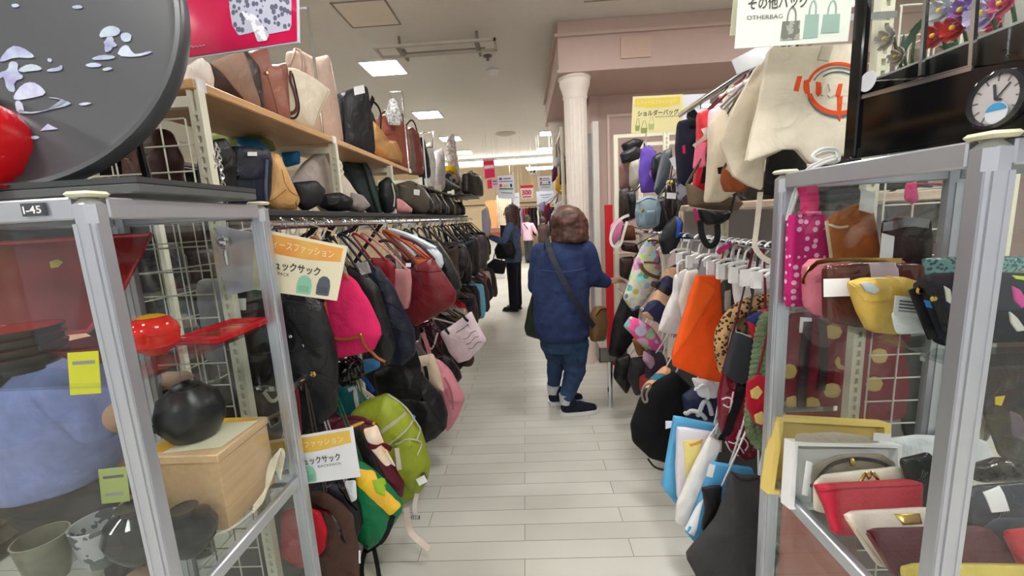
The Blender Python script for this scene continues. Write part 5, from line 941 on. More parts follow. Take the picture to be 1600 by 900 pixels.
hung('small pale blue grey backpack with a front pocket on the far right rail', 'backpack', [(996, 312), (1012, 305), (1026, 308), (1032, 326), (1028, 352), (1012, 359), (996, 354), (993, 334)], 2.42, (132, 152, 162), 'leather', rail=RF, t=.06, box=3, group=GF, parts=[('pad', 'pocket', [(1008, 330), (1024, 328), (1025, 350), (1009, 352)], .02, (112, 132, 142), 'leather'), ('buckle', 1004, 329, .009), ('piping', [(997, 318), (1010, 309), (1024, 312)], .003, (90, 106, 116), 'leather')])
hung('dark brown bag with a gold tip and a white tag on the far right rail', 'handbag', [(1042, 280), (1054, 278), (1060, 300), (1058, 345), (1044, 352), (1038, 320)], 2.38, (48, 36, 36), 'patent', rail=RF, t=.05, group=GF, parts=[('tag', 1048, 306, 14, 9, 3), ('buckle', 1047, 286, .016)])
hung('grey printed bag with a pale strap between the slate roll and the navy bag', 'handbag', [(1058, 244), (1070, 250), (1074, 290), (1070, 316), (1060, 312), (1056, 280)], 2.2, (150, 146, 160), 'fabric', rail=RF, t=.04, group=GF, pat='blotch', c2=(70, 70, 84), sc=20, parts=[('strap', [(1050, 246), (1058, 258), (1064, 268)], .03, (206, 204, 208), 'nylon')])
hung('black bag with a blue side low on the far right rail', 'handbag', [(1040, 352), (1056, 336), (1066, 346), (1064, 372), (1050, 396), (1036, 398), (1030, 376)], 2.25, (32, 34, 38), 'nylon', rail=RF, t=.05, group=GF, parts=[('pad', 'blue_side', [(1056, 338), (1065, 346), (1062, 370), (1056, 372)], .01, (40, 84, 190), 'nylon')])
hung('black bag behind the pale blue grey backpack', 'handbag', [(1024, 310), (1042, 306), (1046, 350), (1034, 372), (1020, 362)], 2.62, (34, 32, 36), 'leather', rail=RF, t=.06, group=GF)
for i, (q, y, c, lb) in enumerate((([(970, 226), (990, 216), (1006, 220), (1000, 232), (976, 240)], 3.1, (40, 40, 44), 'topmost black folded bag at the far end of the right rack'), ([(968, 240), (992, 228), (1006, 236), (996, 252), (972, 256)], 3.05, (52, 52, 54), 'charcoal folded bag below the topmost one at the far end of the right rack'), ([(967, 256), (986, 250), (994, 270), (984, 300), (968, 296)], 3.2, (150, 110, 106), 'dusty rose bag at the far end of the right rack'), ([(984, 254), (998, 248), (1000, 284), (992, 300), (984, 290)], 3.0, (170, 164, 150), 'pale grey bag with dark straps at the far end of the right rack'), ([(967, 296), (984, 290), (990, 330), (980, 352), (967, 345)], 3.1, (70, 58, 54), 'brown grey bag below the dusty rose bag'), ([(978, 300), (992, 296), (994, 340), (984, 346)], 2.95, (30, 30, 32), 'narrow black bag beside the pale blue grey backpack'))):
    hung(lb, 'handbag', q, y, c, 'leather', rail=RF, t=.05, group=GF)
o, pl = hung('clear pink pouch with a looped white strap at the far end of the right rack', 'pouch', [(954, 352), (966, 340), (974, 346), (970, 372), (958, 384), (952, 370)], 2.9, (210, 120, 160), 'patent', rail=(.9, 1.478), t=.03, group=GF)
mk('strap', MB().strap([pl.p(*a, .035) for a in ((981, 336), (970, 340), (958, 352), (951, 372), (956, 386), (968, 384), (972, 366), (978, 346))], .018, .003, pl.n, 2), mat('nylon', (226, 218, 210)), o)
for q, y, c, lb in (([(966, 352), (990, 352), (994, 376), (968, 376)], 2.95, (110, 62, 36), 'brown leather box pouch stacked at the far end of the right rack'), ([(968, 378), (994, 380), (1000, 396), (972, 392)], 2.9, (60, 36, 30), 'dark brown pouch below the brown box pouch'), ([(968, 402), (990, 400), (986, 440), (968, 432)], 2.9, (74, 50, 46), 'maroon brown pouch low at the far end of the right rack')):
    hung(lb, 'pouch', q, y, c, 'leather', rail=(.9, 1.325), t=.05, group=GF)
# middle rail: totes
hung('floral tote with a brown leather strap on the right middle rail', 'tote_bag', [(1002, 386), (1016, 370), (1028, 386), (1034, 420), (1030, 438), (1016, 460), (1001, 480), (988, 487), (973, 466), (982, 440), (990, 412)], 2.5, (206, 206, 184), 'fabric', rail=RM, t=.05, group=GM, pat='flower', c2=(180, 100, 110), sc=24, tops=[((1010, 376), (1022, 380))], hc=(120, 70, 44), parts=[('strap', [(1001, 412), (1004, 422), (1016, 430), (1030, 434)], .02, (130, 80, 48), 'leather'), ('strap', [(1006, 410), (1018, 410), (1030, 412)], .012, (150, 96, 56), 'leather')])
hung('colourful patchwork bag hanging below the floral tote', 'handbag', [(985, 494), (1002, 500), (1020, 512), (1038, 540), (1034, 556), (1022, 556), (1002, 540), (984, 520), (974, 510)], 2.4, (226, 90, 150), 'fabric', rail=RM, t=.05, noloop=True, group=GM, pat='flower', c2=(120, 80, 170), sc=16)
hung('navy and tan striped bag with a bow between the floral tote and the white tote', 'handbag', [(1042, 420), (1056, 412), (1062, 424), (1052, 452), (1044, 478), (1032, 505), (1016, 500), (1002, 491), (1018, 466), (1030, 444)], 2.28, (44, 50, 92), 'leather', rail=RM, t=.05, group=GM, pat='striped', c2=(206, 160, 126), sc=3.2, parts=[('strap', [(1026, 444), (1038, 452), (1048, 458)], .04, (28, 26, 30), 'leather')])
hung('small grey lilac pouch under the patchwork bag', 'pouch', [(1006, 548), (1020, 556), (1028, 570), (1016, 578), (1004, 562)], 2.3, (176, 140, 160), 'fabric', rail=RL, t=.03, group=GW)
hung('white quilted tote right beside the orange bag', 'tote_bag', [(1054, 430), (1072, 420), (1082, 426), (1074, 446), (1070, 480), (1062, 522), (1044, 522), (1028, 516), (1038, 486), (1052, 456)], 2.05, (230, 226, 226), 'fabric', rail=RM, t=.035, group=GM, parts=[('handle', [(1060, 428), (1058, 412), (1072, 404), (1078, 422)], .006, (232, 230, 230), 'fabric')])
hung('cream felt bag between the white tote and the orange bag', 'tote_bag', [(1072, 424), (1090, 420), (1094, 440), (1080, 480), (1066, 500), (1060, 470)], 1.92, (222, 212, 200), 'felt', rail=RM, t=.03, group=GM)
o, pl = hung('bright orange non-woven bag clipped on a white hanger', 'shopping_bag', [(1089, 430), (1122, 431), (1130, 480), (1130, 560), (1129, 598), (1094, 590), (1052, 572), (1050, 556), (1062, 516), (1078, 460)], 1.72, (240, 84, 20), 'felt', rail=RM, t=.025, wr=.006, round_=0, box=5, group=GM, parts=[('pad', 'folded_flap', [(1089, 431), (1120, 450), (1100, 488), (1082, 516), (1066, 540), (1050, 556), (1062, 516), (1078, 460)], .006, (244, 96, 30), 'felt')])
HW = 'white clip hangers on the right middle rail'
for px, py, y, w, lb in ((1112, 398, 1.74, 44, 'white clip hanger holding the bright orange bag'), (1086, 404, 1.98, 34, 'white clip hanger holding the cream felt bag'), (1068, 398, 2.12, 30, 'white clip hanger above the white quilted tote'), (1154, 384, 1.62, 60, 'white plastic hanger just behind the leopard scarf'), (1175, 384, 1.52, 64, 'white plastic hanger over the grey and maroon bag'), (1190, 388, 1.45, 60, 'white plastic hanger nearest the right showcase'), (1204, 386, 1.40, 50, 'white plastic hanger half hidden by the right showcase'), (1040, 392, 2.5, 24, 'white clip hanger beside the floral tote')):
    p = Vector((.80, y, 1.316)); 
    hx, hy = PROJ(p)
    hanger(lb, hx, hy, y, w, HW, drop=.07)
random.seed(4)
for i, y in enumerate((1.33, 1.57, 1.67, 1.80, 1.87, 2.2, 2.32, 2.42, 2.6, 2.7)):
    p = Vector((.80, y, 1.316)); hx, hy = PROJ(p)
    hanger('plain white hanger on the right middle rail', hx, hy, y, 50 * 1.5 / y, HW, drop=.06, clips=False)
hung('soft white bag hanging behind the leopard scarf', 'tote_bag', [(1142, 430), (1180, 424), (1204, 440), (1204, 476), (1150, 480)], 1.64, (232, 232, 232), 'nylon', rail=RM, t=.03, wr=.012, group=GM)
hung('grey and black bag with a pink edge behind the leopard scarf', 'tote_bag', [(1126, 440), (1150, 432), (1166, 450), (1170, 500), (1130, 496)], 1.68, (70, 66, 66), 'nylon', rail=RM, t=.02, group=GM, parts=[('pad', 'pocket', [(1132, 455), (1142, 452), (1142, 484), (1132, 486)], .008, (150, 142, 136), 'nylon'), ('strap', [(1122, 396), (1128, 388), (1140, 384)], .02, (226, 60, 140), 'nylon'), ('strap', [(1136, 412), (1142, 396), (1160, 392), (1176, 404)], .02, (84, 56, 48), 'leather')])
o = thing('scarf', 'padded leopard print loop hanging on the right rail', 'scarf', AT(1140, 560, 1.55)); pts = [AT(*a, 1.55) for a in ((1204, 470), (1180, 472), (1156, 482), (1136, 502), (1127, 524), (1126, 550), (1134, 580))]
mk('body', MB().tube(pts, .028, 14, smooth=2, r1=.024), mat('shaggy', (190, 150, 104), (70, 46, 34), 'cells', 70), o)
hung('narrow brown leopard bag inside the leopard loop', 'pouch', [(1150, 490), (1180, 480), (1190, 500), (1176, 524), (1152, 520)], 1.58, (150, 116, 82), 'fabric', rail=RM, t=.02, group=GM, pat='cells', c2=(70, 46, 34), sc=60)
o, pl = hung('long maroon ribbed bag with white scrawled marks and a black strap', 'handbag', [(1130, 578), (1158, 592), (1172, 590), (1190, 600), (1190, 690), (1180, 716), (1162, 720), (1136, 700), (1122, 664), (1122, 620)], 1.50, (140, 24, 50), 'patent', rail=RM, t=.03, wr=.01, group=GM,
     parts=[('strap', [(1166, 580), (1154, 620), (1142, 655), (1128, 688)], .03, (24, 22, 26), 'nylon')])
for q in ([(1128, 624), (1138, 620), (1146, 626), (1140, 638), (1130, 632)], [(1146, 612), (1142, 632), (1140, 646)], [(1138, 690), (1150, 694), (1160, 682), (1170, 694), (1164, 704)], [(1156, 672), (1150, 690), (1162, 708)], [(1134, 690), (1140, 704), (1154, 712)]):
    mk('print', MB().tube(pl.path(q, .001, 1), .003, 5), mat('paper', (226, 206, 212)), o)
hung('charcoal felt bag hanging above the maroon ribbed bag', 'tote_bag', [(1149, 519), (1164, 521), (1175, 526), (1172, 560), (1168, 596), (1157, 600), (1140, 592), (1131, 584), (1140, 550)], 1.46, (64, 66, 72), 'felt', rail=RM, t=.018, box=5, round_=1, group=GM, parts=[('piping', [(1150, 519), (1162, 522), (1174, 527)], .002, (200, 190, 180), 'felt')])
hung('red and blue satin bag by the green braided loop', 'pouch', [(1166, 496), (1196, 482), (1204, 486), (1200, 520), (1180, 540), (1172, 520)], 1.44, (206, 30, 54), 'nylon', rail=RM, t=.012, group=GM, pat='striped', c2=(44, 56, 120), sc=4)
o = thing('braided_scarf', 'thick green braided loop beside the right showcase', 'scarf', AT(1180, 690, 1.36)); path = [AT(*a, 1.36) for a in ((1206, 494), (1198, 500), (1192, 530), (1187, 565), (1182, 600), (1177, 640), (1176, 670), (1184, 690), (1200, 698))]
for _ in range(2): path = chaikin(path, False)
gm = mat('shaggy', (112, 132, 98)); ln = [0]
for a, c in zip(path, path[1:]): ln.append(ln[-1] + (c - a).length)
for ph in range(3):
    ps = []; n = 130
    for i in range(n):
        d = ln[-1] * i / (n - 1); j = max(k for k in range(len(ln)) if ln[k] <= d + 1e-9); j = min(j, len(path) - 2)
        q = path[j].lerp(path[j + 1], (d - ln[j]) / max(1e-6, ln[j + 1] - ln[j])); tg = (path[j + 1] - path[j]).normalized(); sd = tg.cross(Vector((0, -1, 0))).normalized()
        t_ = d / .028 * math.pi + ph * 2 * math.pi / 3; ps.append(q + sd * .015 * math.sin(t_) + Vector((0, -1, 0)) * .009 * math.sin(2 * t_))
    mk('strand', MB().tube(ps, .0135, 8), gm, o)
hung('shiny red pouch with cream and dark oval patches beside the green braid', 'pouch', [(1166, 596), (1184, 584), (1200, 590), (1204, 660), (1196, 672), (1178, 660), (1166, 636)], 1.315, (206, 24, 52), 'nylon', rail=RM, t=.012, group=GM, parts=[('pad', 'patch', [(1172, 610), (1184, 602), (1192, 612), (1184, 624), (1174, 622)], .004, (226, 196, 120), 'felt'), ('pad', 'patch', [(1178, 648), (1190, 642), (1198, 652), (1190, 664), (1180, 660)], .004, (226, 196, 120), 'felt')])
# low rail
o, pl = hung('big black drawstring bag lowest by the aisle on the right', 'tote_bag', [(1000, 622), (1024, 598), (1056, 580), (1082, 606), (1074, 640), (1052, 672), (1046, 700), (1040, 722), (1014, 714), (988, 690), (985, 664)], 2.05, (20, 20, 22), 'felt', rail=RL, t=.07, wr=.006, group=GW)
mk('cord', MB().tube([pl.p(*a, .03) for a in ((1010, 712), (1020, 726), (1040, 730))], .006, 6, smooth=2), mat('nylon', (60, 58, 58)), o)
mk('ring_handle', MB().tube([pl.p(*a, .07) for a in ((1010, 590), (1000, 594), (996, 606), (1000, 620), (1006, 618), (1003, 606), (1010, 596))], .006, 6, True, 1), mat('leather', (140, 130, 120)), o)
hung('striped tan teal and white bag above the big black bag', 'handbag', [(1004, 606), (1022, 588), (1040, 572), (1048, 576), (1040, 596), (1016, 618)], 2.14, (222, 160, 120), 'fabric', rail=RL, t=.04, group=GW, pat='striped', c2=(60, 130, 150), sc=4)
hung('dark navy bag with pale ring handles on the right low rail', 'tote_bag', [(1066, 620), (1086, 606), (1120, 612), (1130, 640), (1116, 656), (1072, 654)], 1.86, (36, 44, 84), 'nylon', rail=RL, t=.05, group=GW, parts=[('handle', [(1072, 648), (1080, 640), (1096, 646), (1102, 654)], .010, (214, 210, 204), 'leather'), ('handle', [(1090, 650), (1098, 628), (1106, 626), (1112, 648)], .010, (200, 200, 204), 'leather')])
hung('white plastic bag with loop handles under the orange bag', 'shopping_bag', [(1080, 590), (1110, 592), (1126, 606), (1118, 622), (1092, 620)], 1.80, (230, 230, 234), 'nylon', rail=RL, t=.03, wr=.01, group=GW, parts=[('handle', [(1086, 610), (1096, 598), (1108, 606), (1104, 622)], .006, (240, 240, 242), 'nylon')])
hung('light blue non-woven tote farthest back of the two by the aisle', 'shopping_bag', [(1053, 650), (1066, 652), (1116, 662), (1120, 720), (1090, 790), (1056, 788), (1034, 760), (1044, 705)], 1.65, (98, 176, 222), 'felt', rail=RL, t=.022, box=5, round_=0, group=GW, parts=[('slab', 'tab', [(1040, 658), (1050, 658), (1050, 670), (1040, 670)], .003, (220, 226, 236), 'felt')])
hung('white frosted tote with a yellow card inside in front of the light blue tote', 'shopping_bag', [(1058, 668), (1070, 668), (1118, 676), (1110, 730), (1074, 782), (1058, 780), (1056, 730)], 1.585, (226, 222, 230), 'felt', rail=RL, t=.018, box=5, round_=1, group=GW, parts=[('slab', 'yellow_card', [(1067, 688), (1096, 687), (1090, 730), (1072, 750)], .003, (238, 222, 140), 'paper', .001), ('slab', 'orange_card', [(1074, 694), (1098, 686), (1096, 692), (1078, 698)], .002, (226, 160, 70), 'paper', .005)])
hung('white padded pouch hanging at a slant by the aisle', 'pouch', [(1108, 681), (1128, 692), (1116, 722), (1100, 750), (1086, 790), (1070, 824), (1055, 816), (1057, 788), (1080, 735)], 1.51, (232, 228, 222), 'felt', rail=RL, t=.022, group=GW)
hung('pale blue and white bag behind the dark grey tote', 'shopping_bag', [(1112, 722), (1140, 726), (1178, 732), (1160, 790), (1110, 836), (1084, 846), (1070, 830), (1090, 790)], 1.44, (84, 164, 214), 'felt', rail=RL, t=.018, box=5, round_=1, group=GW, parts=[('slab', 'white_side', [(1104, 770), (1094, 800), (1084, 838), (1072, 830), (1088, 794)], .003, (232, 236, 240), 'felt'), ('tag', 1108, 732, 10, 20, 14)])
hung('narrow black strap pouch in front of the pale blue bag', 'pouch', [(1096, 762), (1112, 758), (1128, 758), (1124, 800), (1108, 830), (1096, 828), (1102, 796)], 1.395, (26, 26, 28), 'nylon', rail=RL, t=.016, group=GW)
hung('large dark grey canvas tote hanging nearest on the right', 'tote_bag', [(1142, 736), (1162, 742), (1186, 742), (1200, 800), (1200, 960), (1130, 985), (1104, 930), (1070, 868), (1092, 842), (1118, 812), (1132, 776)], 1.33, (72, 70, 72), 'canvas', rail=RL, t=.035, wr=.006, group=GW, round_=1, parts=[('piping', [(1143, 737), (1160, 752), (1186, 744)], .004, (50, 48, 50), 'canvas')])
hung('red and black bundle low behind the right showcase edge', 'handbag', [(1150, 840), (1186, 830), (1210, 850), (1210, 930), (1160, 930)], 1.40, (60, 26, 30), 'nylon', rail=RL, t=.02, wr=.012, group=GW, pat='cells', c2=(30, 30, 32), sc=24)
# small black bags low at the far end
for i, (q, y, c, lb) in enumerate((([(982, 440), (1000, 480), (990, 530), (970, 560), (950, 555), (958, 500)], 2.8, (30, 28, 30), 'black hobo bag next to the standing person, below the floral tote'), ([(986, 560), (1010, 556), (1020, 580), (1012, 612), (992, 618), (980, 590)], 2.45, (48, 46, 50), 'grey black rucksack beside the striped bag'), ([(962, 560), (984, 552), (992, 590), (978, 616), (958, 590)], 2.7, (24, 24, 26), 'black cloth bag lowest at the far end of the right rack'), ([(1000, 590), (1016, 580), (1014, 612), (1000, 612)], 2.38, (176, 60, 60), 'small coral red pouch near the big black bag'), ([(988, 530), (1004, 530), (1010, 552), (996, 556)], 2.6, (150, 96, 50), 'small caramel bag under the patchwork bag'), ([(1010, 545), (1036, 552), (1046, 580), (1030, 596), (1008, 590)], 2.32, (60, 40, 66), 'plum coloured bag under the patchwork bag'))):
    hung(lb, 'handbag', q, y, c, 'nylon', rail=RL, t=.05, group=GW)
# grey display box on the floor end of the right rack
o = thing('metal_basket', 'low grey metal box beside the person at the end of the right rack', 'box', AT(955, 560, 3.0)); p = AT(954, 552, 3.0)
mk('tray', MB().box((p.x - .09, 2.95, p.z - .05), (p.x + .11, 3.12, p.z - .044)).box((p.x - .09, 2.95, p.z - .05), (p.x - .084, 3.12, p.z + .06)).box((p.x + .104, 2.95, p.z - .05), (p.x + .11, 3.12, p.z + .06)).box((p.x - .09, 2.95, p.z - .05), (p.x + .11, 2.956, p.z + .06)), mat('alu', (150, 146, 140)), o, smooth=False)
mk('leg', MB().tube([(p.x + .1, 3.05, p.z), (p.x + .12, 3.05, p.z + .3)], .008).tube([(p.x, 3.03, 0), (p.x, 3.03, p.z - .045)], .02), CHROME, o)
# pleated seat: sequined pouches etc on the pale shelf of the right rack
for i, (y, c, k, cn) in enumerate(((1.42, (40, 40, 44), 'patent', 'black'), (1.62, (200, 196, 200), 'patent', 'silver white'), (1.9, (56, 50, 50), 'leather', 'dark brown'), (2.2, (60, 60, 66), 'patent', 'charcoal'), (2.5, (120, 90, 70), 'leather', 'brown'), (2.8, (70, 44, 40), 'leather', 'chestnut'))):
    P_ = MPlane(1.12, y, 1.481); o = thing('pouch', f'{cn} pouch, {ORD[i]} along the pale shelf of the right rack', 'pouch', P_.o, 'pouches on the pale shelf of the right rack')
    mk('body', pillow(P_, [(-.16, .004), (.16, .004), (.15, .12), (-.15, .12)], .05, 3, 0, .01, 2, seed=i), mat(k, c), o); mk('zip', MB().strap([P_.w(Vector((a, .115, 0)), .02) for a in (-.13, .13)], .008, .003, P_.n, 0), GOLD, o)
# ------------------------------------------------------------------ goods inside the right showcase
GI = 'wallets and pouches on the upper glass shelf of the right showcase'; GJ = 'wallets in the lower part of the right showcase'
REST[GI] = 1.1885; REST[GJ] = .6965
bag('pink pouch with white dots and a pink ribbon standing in the right showcase', 'pouch', [(1232, 336), (1268, 332), (1290, 336), (1292, 400), (1278, 474), (1226, 474)], 1.10, (214, 40, 126), 'fabric', t=.015, box=5, group=GI, round_=1, pat='dots', c2=(244, 190, 220), sc=46, parts=[('strap', [(1268, 334), (1266, 312), (1260, 290)], .045, (226, 44, 120), 'nylon'), ('zip', [(1250, 334), (1282, 333)], mat('plastic', (240, 160, 190)))])
bag('tan leather pouch with a white tag tied at its corner', 'pouch', [(1292, 334), (1318, 324), (1340, 318), (1362, 322), (1376, 366), (1386, 404), (1346, 420), (1312, 412)], 1.055, (178, 104, 52), 'suede', t=.014, box=5, group=GI, round_=1, parts=[('tag', 1349, 316, 22, 20, 8), ('piping', [(1292, 336), (1302, 372), (1314, 410)], .004, (214, 196, 160), 'leather'), ('piping', [(1290, 338), (1310, 342), (1326, 340)], .002, (220, 206, 180), 'leather')])
bag('black ribbed wallet standing behind the tan pouch', 'wallet', [(1382, 342), (1400, 338), (1450, 338), (1456, 352), (1450, 402), (1384, 402)], 1.02, (30, 28, 32), 'leather', t=.016, box=5, group=GI, parts=[('tag', 1381, 364, 20, 26, 5), ('zip', [(1384, 346), (1420, 341), (1452, 342)])])
bag('dusty pink zipped wallet with a clear strap', 'wallet', [(1256, 416), (1268, 404), (1340, 403), (1412, 404), (1410, 470), (1330, 490), (1270, 482), (1258, 470)], .965, (196, 112, 128), 'leather', t=.02, box=4, group=GI, parts=[('zip', [(1258, 440), (1262, 410), (1300, 405), (1408, 406)], GOLD)])
bag('brown glossy wallet with a white tag in front of the pink one', 'wallet', [(1286, 414), (1340, 410), (1440, 410), (1444, 440), (1420, 480), (1340, 492), (1288, 484)], .905, (98, 54, 44), 'patent', t=.014, box=5, group=GI, parts=[('slab', 'clear_band', [(1350, 410), (1398, 409), (1406, 434), (1362, 436)], .001, (190, 170, 176), 'gloss'), ('tag', 1306, 442, 40, 22, -2)])
bag('mustard yellow fold wallet with a grey patch and a printed tag', 'wallet', [(1326, 440), (1350, 434), (1410, 432), (1440, 440), (1424, 490), (1400, 510), (1356, 506), (1340, 480)], .845, (206, 172, 80), 'leather', t=.018, box=4, group=GI, parts=[('flap', [(1330, 440), (1410, 432), (1416, 460), (1352, 468)], .006, (212, 178, 86), 'leather'), ('slab', 'grey_patch', [(1342, 442), (1358, 440), (1372, 450), (1364, 456), (1350, 452)], .001, (156, 168, 172), 'paper', .012), ('band', 'strap_band', [(1394, 434), (1404, 450), (1404, 464)], .012, (200, 164, 72), 'leather')])
pl = Plane(1410, 477, .80); price_card(pl, 1411, 477, 46, 30, 'white printed price tag hanging before the mustard wallet', (240, 240, 240), 6, 4, off=.012)
bag('white cloth napkin hanging under the dark petal pouch', 'cloth', [(1392, 490), (1420, 484), (1450, 490), (1480, 530), (1476, 552), (1440, 536), (1398, 538)], .80, (238, 240, 240), 'fabric', t=.008, cat='cloth', group=GI)
bag('dark navy pouch decorated with petal shapes behind the right post', 'pouch', [(1432, 445), (1460, 428), (1540, 424), (1640, 428), (1640, 530), (1500, 536), (1468, 540), (1446, 490)], .755, (44, 48, 60), 'fabric', t=.022, box=4, group=GI, parts=[('strap', [(1442, 452), (1456, 490), (1470, 530)], .02, (20, 20, 22), 'nylon'), ('strap', [(1452, 446), (1466, 480), (1478, 516)], .014, (26, 26, 30), 'nylon'), ('buckle', 1448, 456, .007), ('buckle', 1456, 466, .006), ('slab', 'blue_bead', [(1450, 472), (1456, 470), (1460, 482), (1454, 482)], .004, (50, 130, 210), 'plastic')] +
    [('pad', 'petal', q, .004, c, 'felt', 1.0) for q, c in (([(1474, 446), (1484, 452), (1486, 476), (1478, 470)], (222, 216, 206)), ([(1580, 446), (1592, 452), (1602, 470), (1596, 482), (1584, 470)], (226, 80, 160)), ([(1576, 486), (1588, 496), (1602, 516), (1588, 518), (1578, 504)], (226, 222, 210)), ([(1580, 430), (1604, 432), (1600, 438), (1586, 436)], (196, 220, 60)))])
bag('teal sequined pouch lying at the back of the upper glass shelf', 'pouch', [(1440, 404), (1500, 400), (1620, 400), (1640, 420), (1560, 428), (1446, 432)], .94, (120, 170, 168), 'patent', t=.02, group=GI, pat='cells', c2=(70, 110, 116), sc=120)
tag(mk('display_box', MB().box((.86, .665, 1.1885), (1.10, .715, 1.20), .003), mat('plastic', (222, 224, 226))), 'long white flat box under the petal pouch', 'box', GI)
# lower part
def fbox(name, label, pts, y, t, d, c, kind='paper', fr=None):
    """open fronted carton: four walls and a back"""
    pl = Plane(sum(p[0] for p in pts) / 4, sum(p[1] for p in pts) / 4, y, 0, 12); q = [pl.uv(*p) for p in pts]; cc = sum(q, Vector((0, 0, 0))) / 4
    o = thing(name, label, 'box', pl.o, GJ); m = mat(kind, c); inn = [cc + (p - cc) * (1 - t / max((p - cc).length, 1e-3)) for p in q]
    for i in range(4):
        a, b_, c_, e = q[i], q[(i + 1) % 4], inn[(i + 1) % 4], inn[i]
        mk('wall', MB().prism([pl.w(a), pl.w(b_), pl.w(c_), pl.w(e)], pl.n * -d), m, o, smooth=False)
    mk('back', MB().prism([pl.w(p, -d * .7) for p in inn], pl.n * -.002), mat(kind, tuple(int(v * .97) for v in c)), o, smooth=False); return o, pl
fbox('gift_box', 'yellow open gift box standing at the back of the lower shelf', [(1216, 652), (1392, 662), (1396, 780), (1200, 772)], 1.09, .02, .04, (232, 204, 116))
fbox('gift_box', 'white open gift box in front of the yellow one', [(1240, 692), (1410, 696), (1412, 800), (1234, 796)], 1.02, .014, .04, (240, 240, 240))
bag('grey beige wallet lying inside the yellow gift box', 'wallet', [(1244, 678), (1300, 674), (1360, 682), (1376, 692), (1376, 700), (1240, 700)], 1.055, (176, 164, 146), 'leather', t=.008, group=GJ, parts=[('tag', 1376, 682, 26, 12, 4)])
bag('taupe wallet with a black cord inside the white gift box', 'wallet', [(1266, 722), (1310, 710), (1376, 708), (1400, 716), (1400, 750), (1270, 756)], .985, (140, 128, 112), 'leather', t=.01, group=GJ, parts=[('piping', [(1268, 738), (1290, 722), (1330, 714), (1376, 716), (1396, 724)], .003, (40, 38, 40), 'leather'), ('buckle', 1330, 717, .006), ('tag', 1262, 732, 10, 30, 10)])
bag('cream wallet with a gold bow clasp in front of the taupe wallet', 'wallet', [(1272, 746), (1286, 738), (1410, 730), (1426, 742), (1424, 770), (1274, 770)], .945, (224, 216, 196), 'leather', t=.014, group=GJ, parts=[('handle', [(1340, 750), (1352, 734), (1358, 744), (1364, 736), (1378, 748)], .003, GOLD), ('piping', [(1278, 754), (1350, 748), (1424, 746)], .002, (190, 180, 156), 'leather')])
bag('bright red leather wallet leaning in the middle of the lower shelf', 'wallet', [(1272, 758), (1290, 756), (1420, 748), (1440, 754), (1436, 810), (1400, 850), (1300, 840), (1290, 800)], .90, (206, 40, 66), 'leather', t=.014, tilt=24, box=4, group=GJ, parts=[('piping', [(1278, 768), (1340, 762), (1436, 758)], .0025, (180, 30, 54), 'leather')])
bag('cream wallet with a wide gold clasp in front of the red one', 'wallet', [(1318, 806), (1332, 798), (1440, 792), (1480, 796), (1480, 860), (1400, 896), (1370, 892)], .825, (226, 210, 198), 'leather', t=.01, tilt=30, box=5, group=GJ, parts=[('slab', 'gold_clasp', [(1396, 803), (1436, 802), (1440, 820), (1410, 822)], .003, GOLD, None), ('piping', [(1322, 812), (1350, 850), (1376, 888)], .003, (200, 180, 150), 'leather')])
bag('maroon leather wallet nearest the front of the right showcase', 'wallet', [(1354, 828), (1366, 824), (1540, 820), (1600, 880), (1590, 900), (1420, 910), (1390, 880)], .765, (104, 34, 54), 'leather', t=.012, tilt=34, box=5, group=GJ, round_=1, parts=[('piping', [(1356, 832), (1390, 876), (1404, 900)], .004, (120, 60, 56), 'leather')])
bag('pale yellow wallet at the very front of the lower shelf', 'wallet', [(1408, 884), (1430, 880), (1600, 880), (1640, 884), (1640, 930), (1414, 930)], .712, (218, 196, 90), 'leather', t=.01, tilt=20, box=5, group=GJ)
bag('navy glossy wallet with a blank white card at the right edge', 'wallet', [(1512, 766), (1526, 756), (1600, 752), (1660, 760), (1660, 820), (1540, 826), (1518, 800)], .80, (46, 54, 74), 'patent', t=.014, tilt=14, box=4, group=GJ, parts=[('slab', 'card', [(1536, 764), (1562, 758), (1580, 780), (1552, 782)], .001, TAG, None), ('pad', 'lower_panel', [(1536, 796), (1560, 786), (1640, 786), (1640, 818), (1540, 816)], .004, (70, 80, 98), 'patent')])
bag('dark scaly wallet behind the navy wallet', 'wallet', [(1520, 726), (1560, 714), (1620, 724), (1650, 750), (1524, 754)], .88, (60, 58, 54), 'patent', t=.02, tilt=14, group=GJ, pat='cells', c2=(36, 36, 36), sc=90)
bag('dark green grey wallet left of the post at the back of the lower shelf', 'wallet', [(1404, 712), (1450, 706), (1470, 716), (1466, 752), (1440, 754)], .93, (50, 56, 54), 'patent', t=.014, group=GJ)
bag('red wallet peeping out at the right edge of the lower shelf', 'wallet', [(1566, 824), (1620, 820), (1660, 830), (1660, 880), (1610, 866)], .745, (206, 34, 56), 'leather', t=.01, tilt=30, box=5, group=GJ)
bag('rolled white cloth at the back of the lower shelf', 'cloth', [(1380, 684), (1440, 680), (1540, 682), (1556, 698), (1540, 710), (1400, 706)], 1.10, (224, 228, 232), 'fabric', t=.016, cat='cloth', group=GJ)
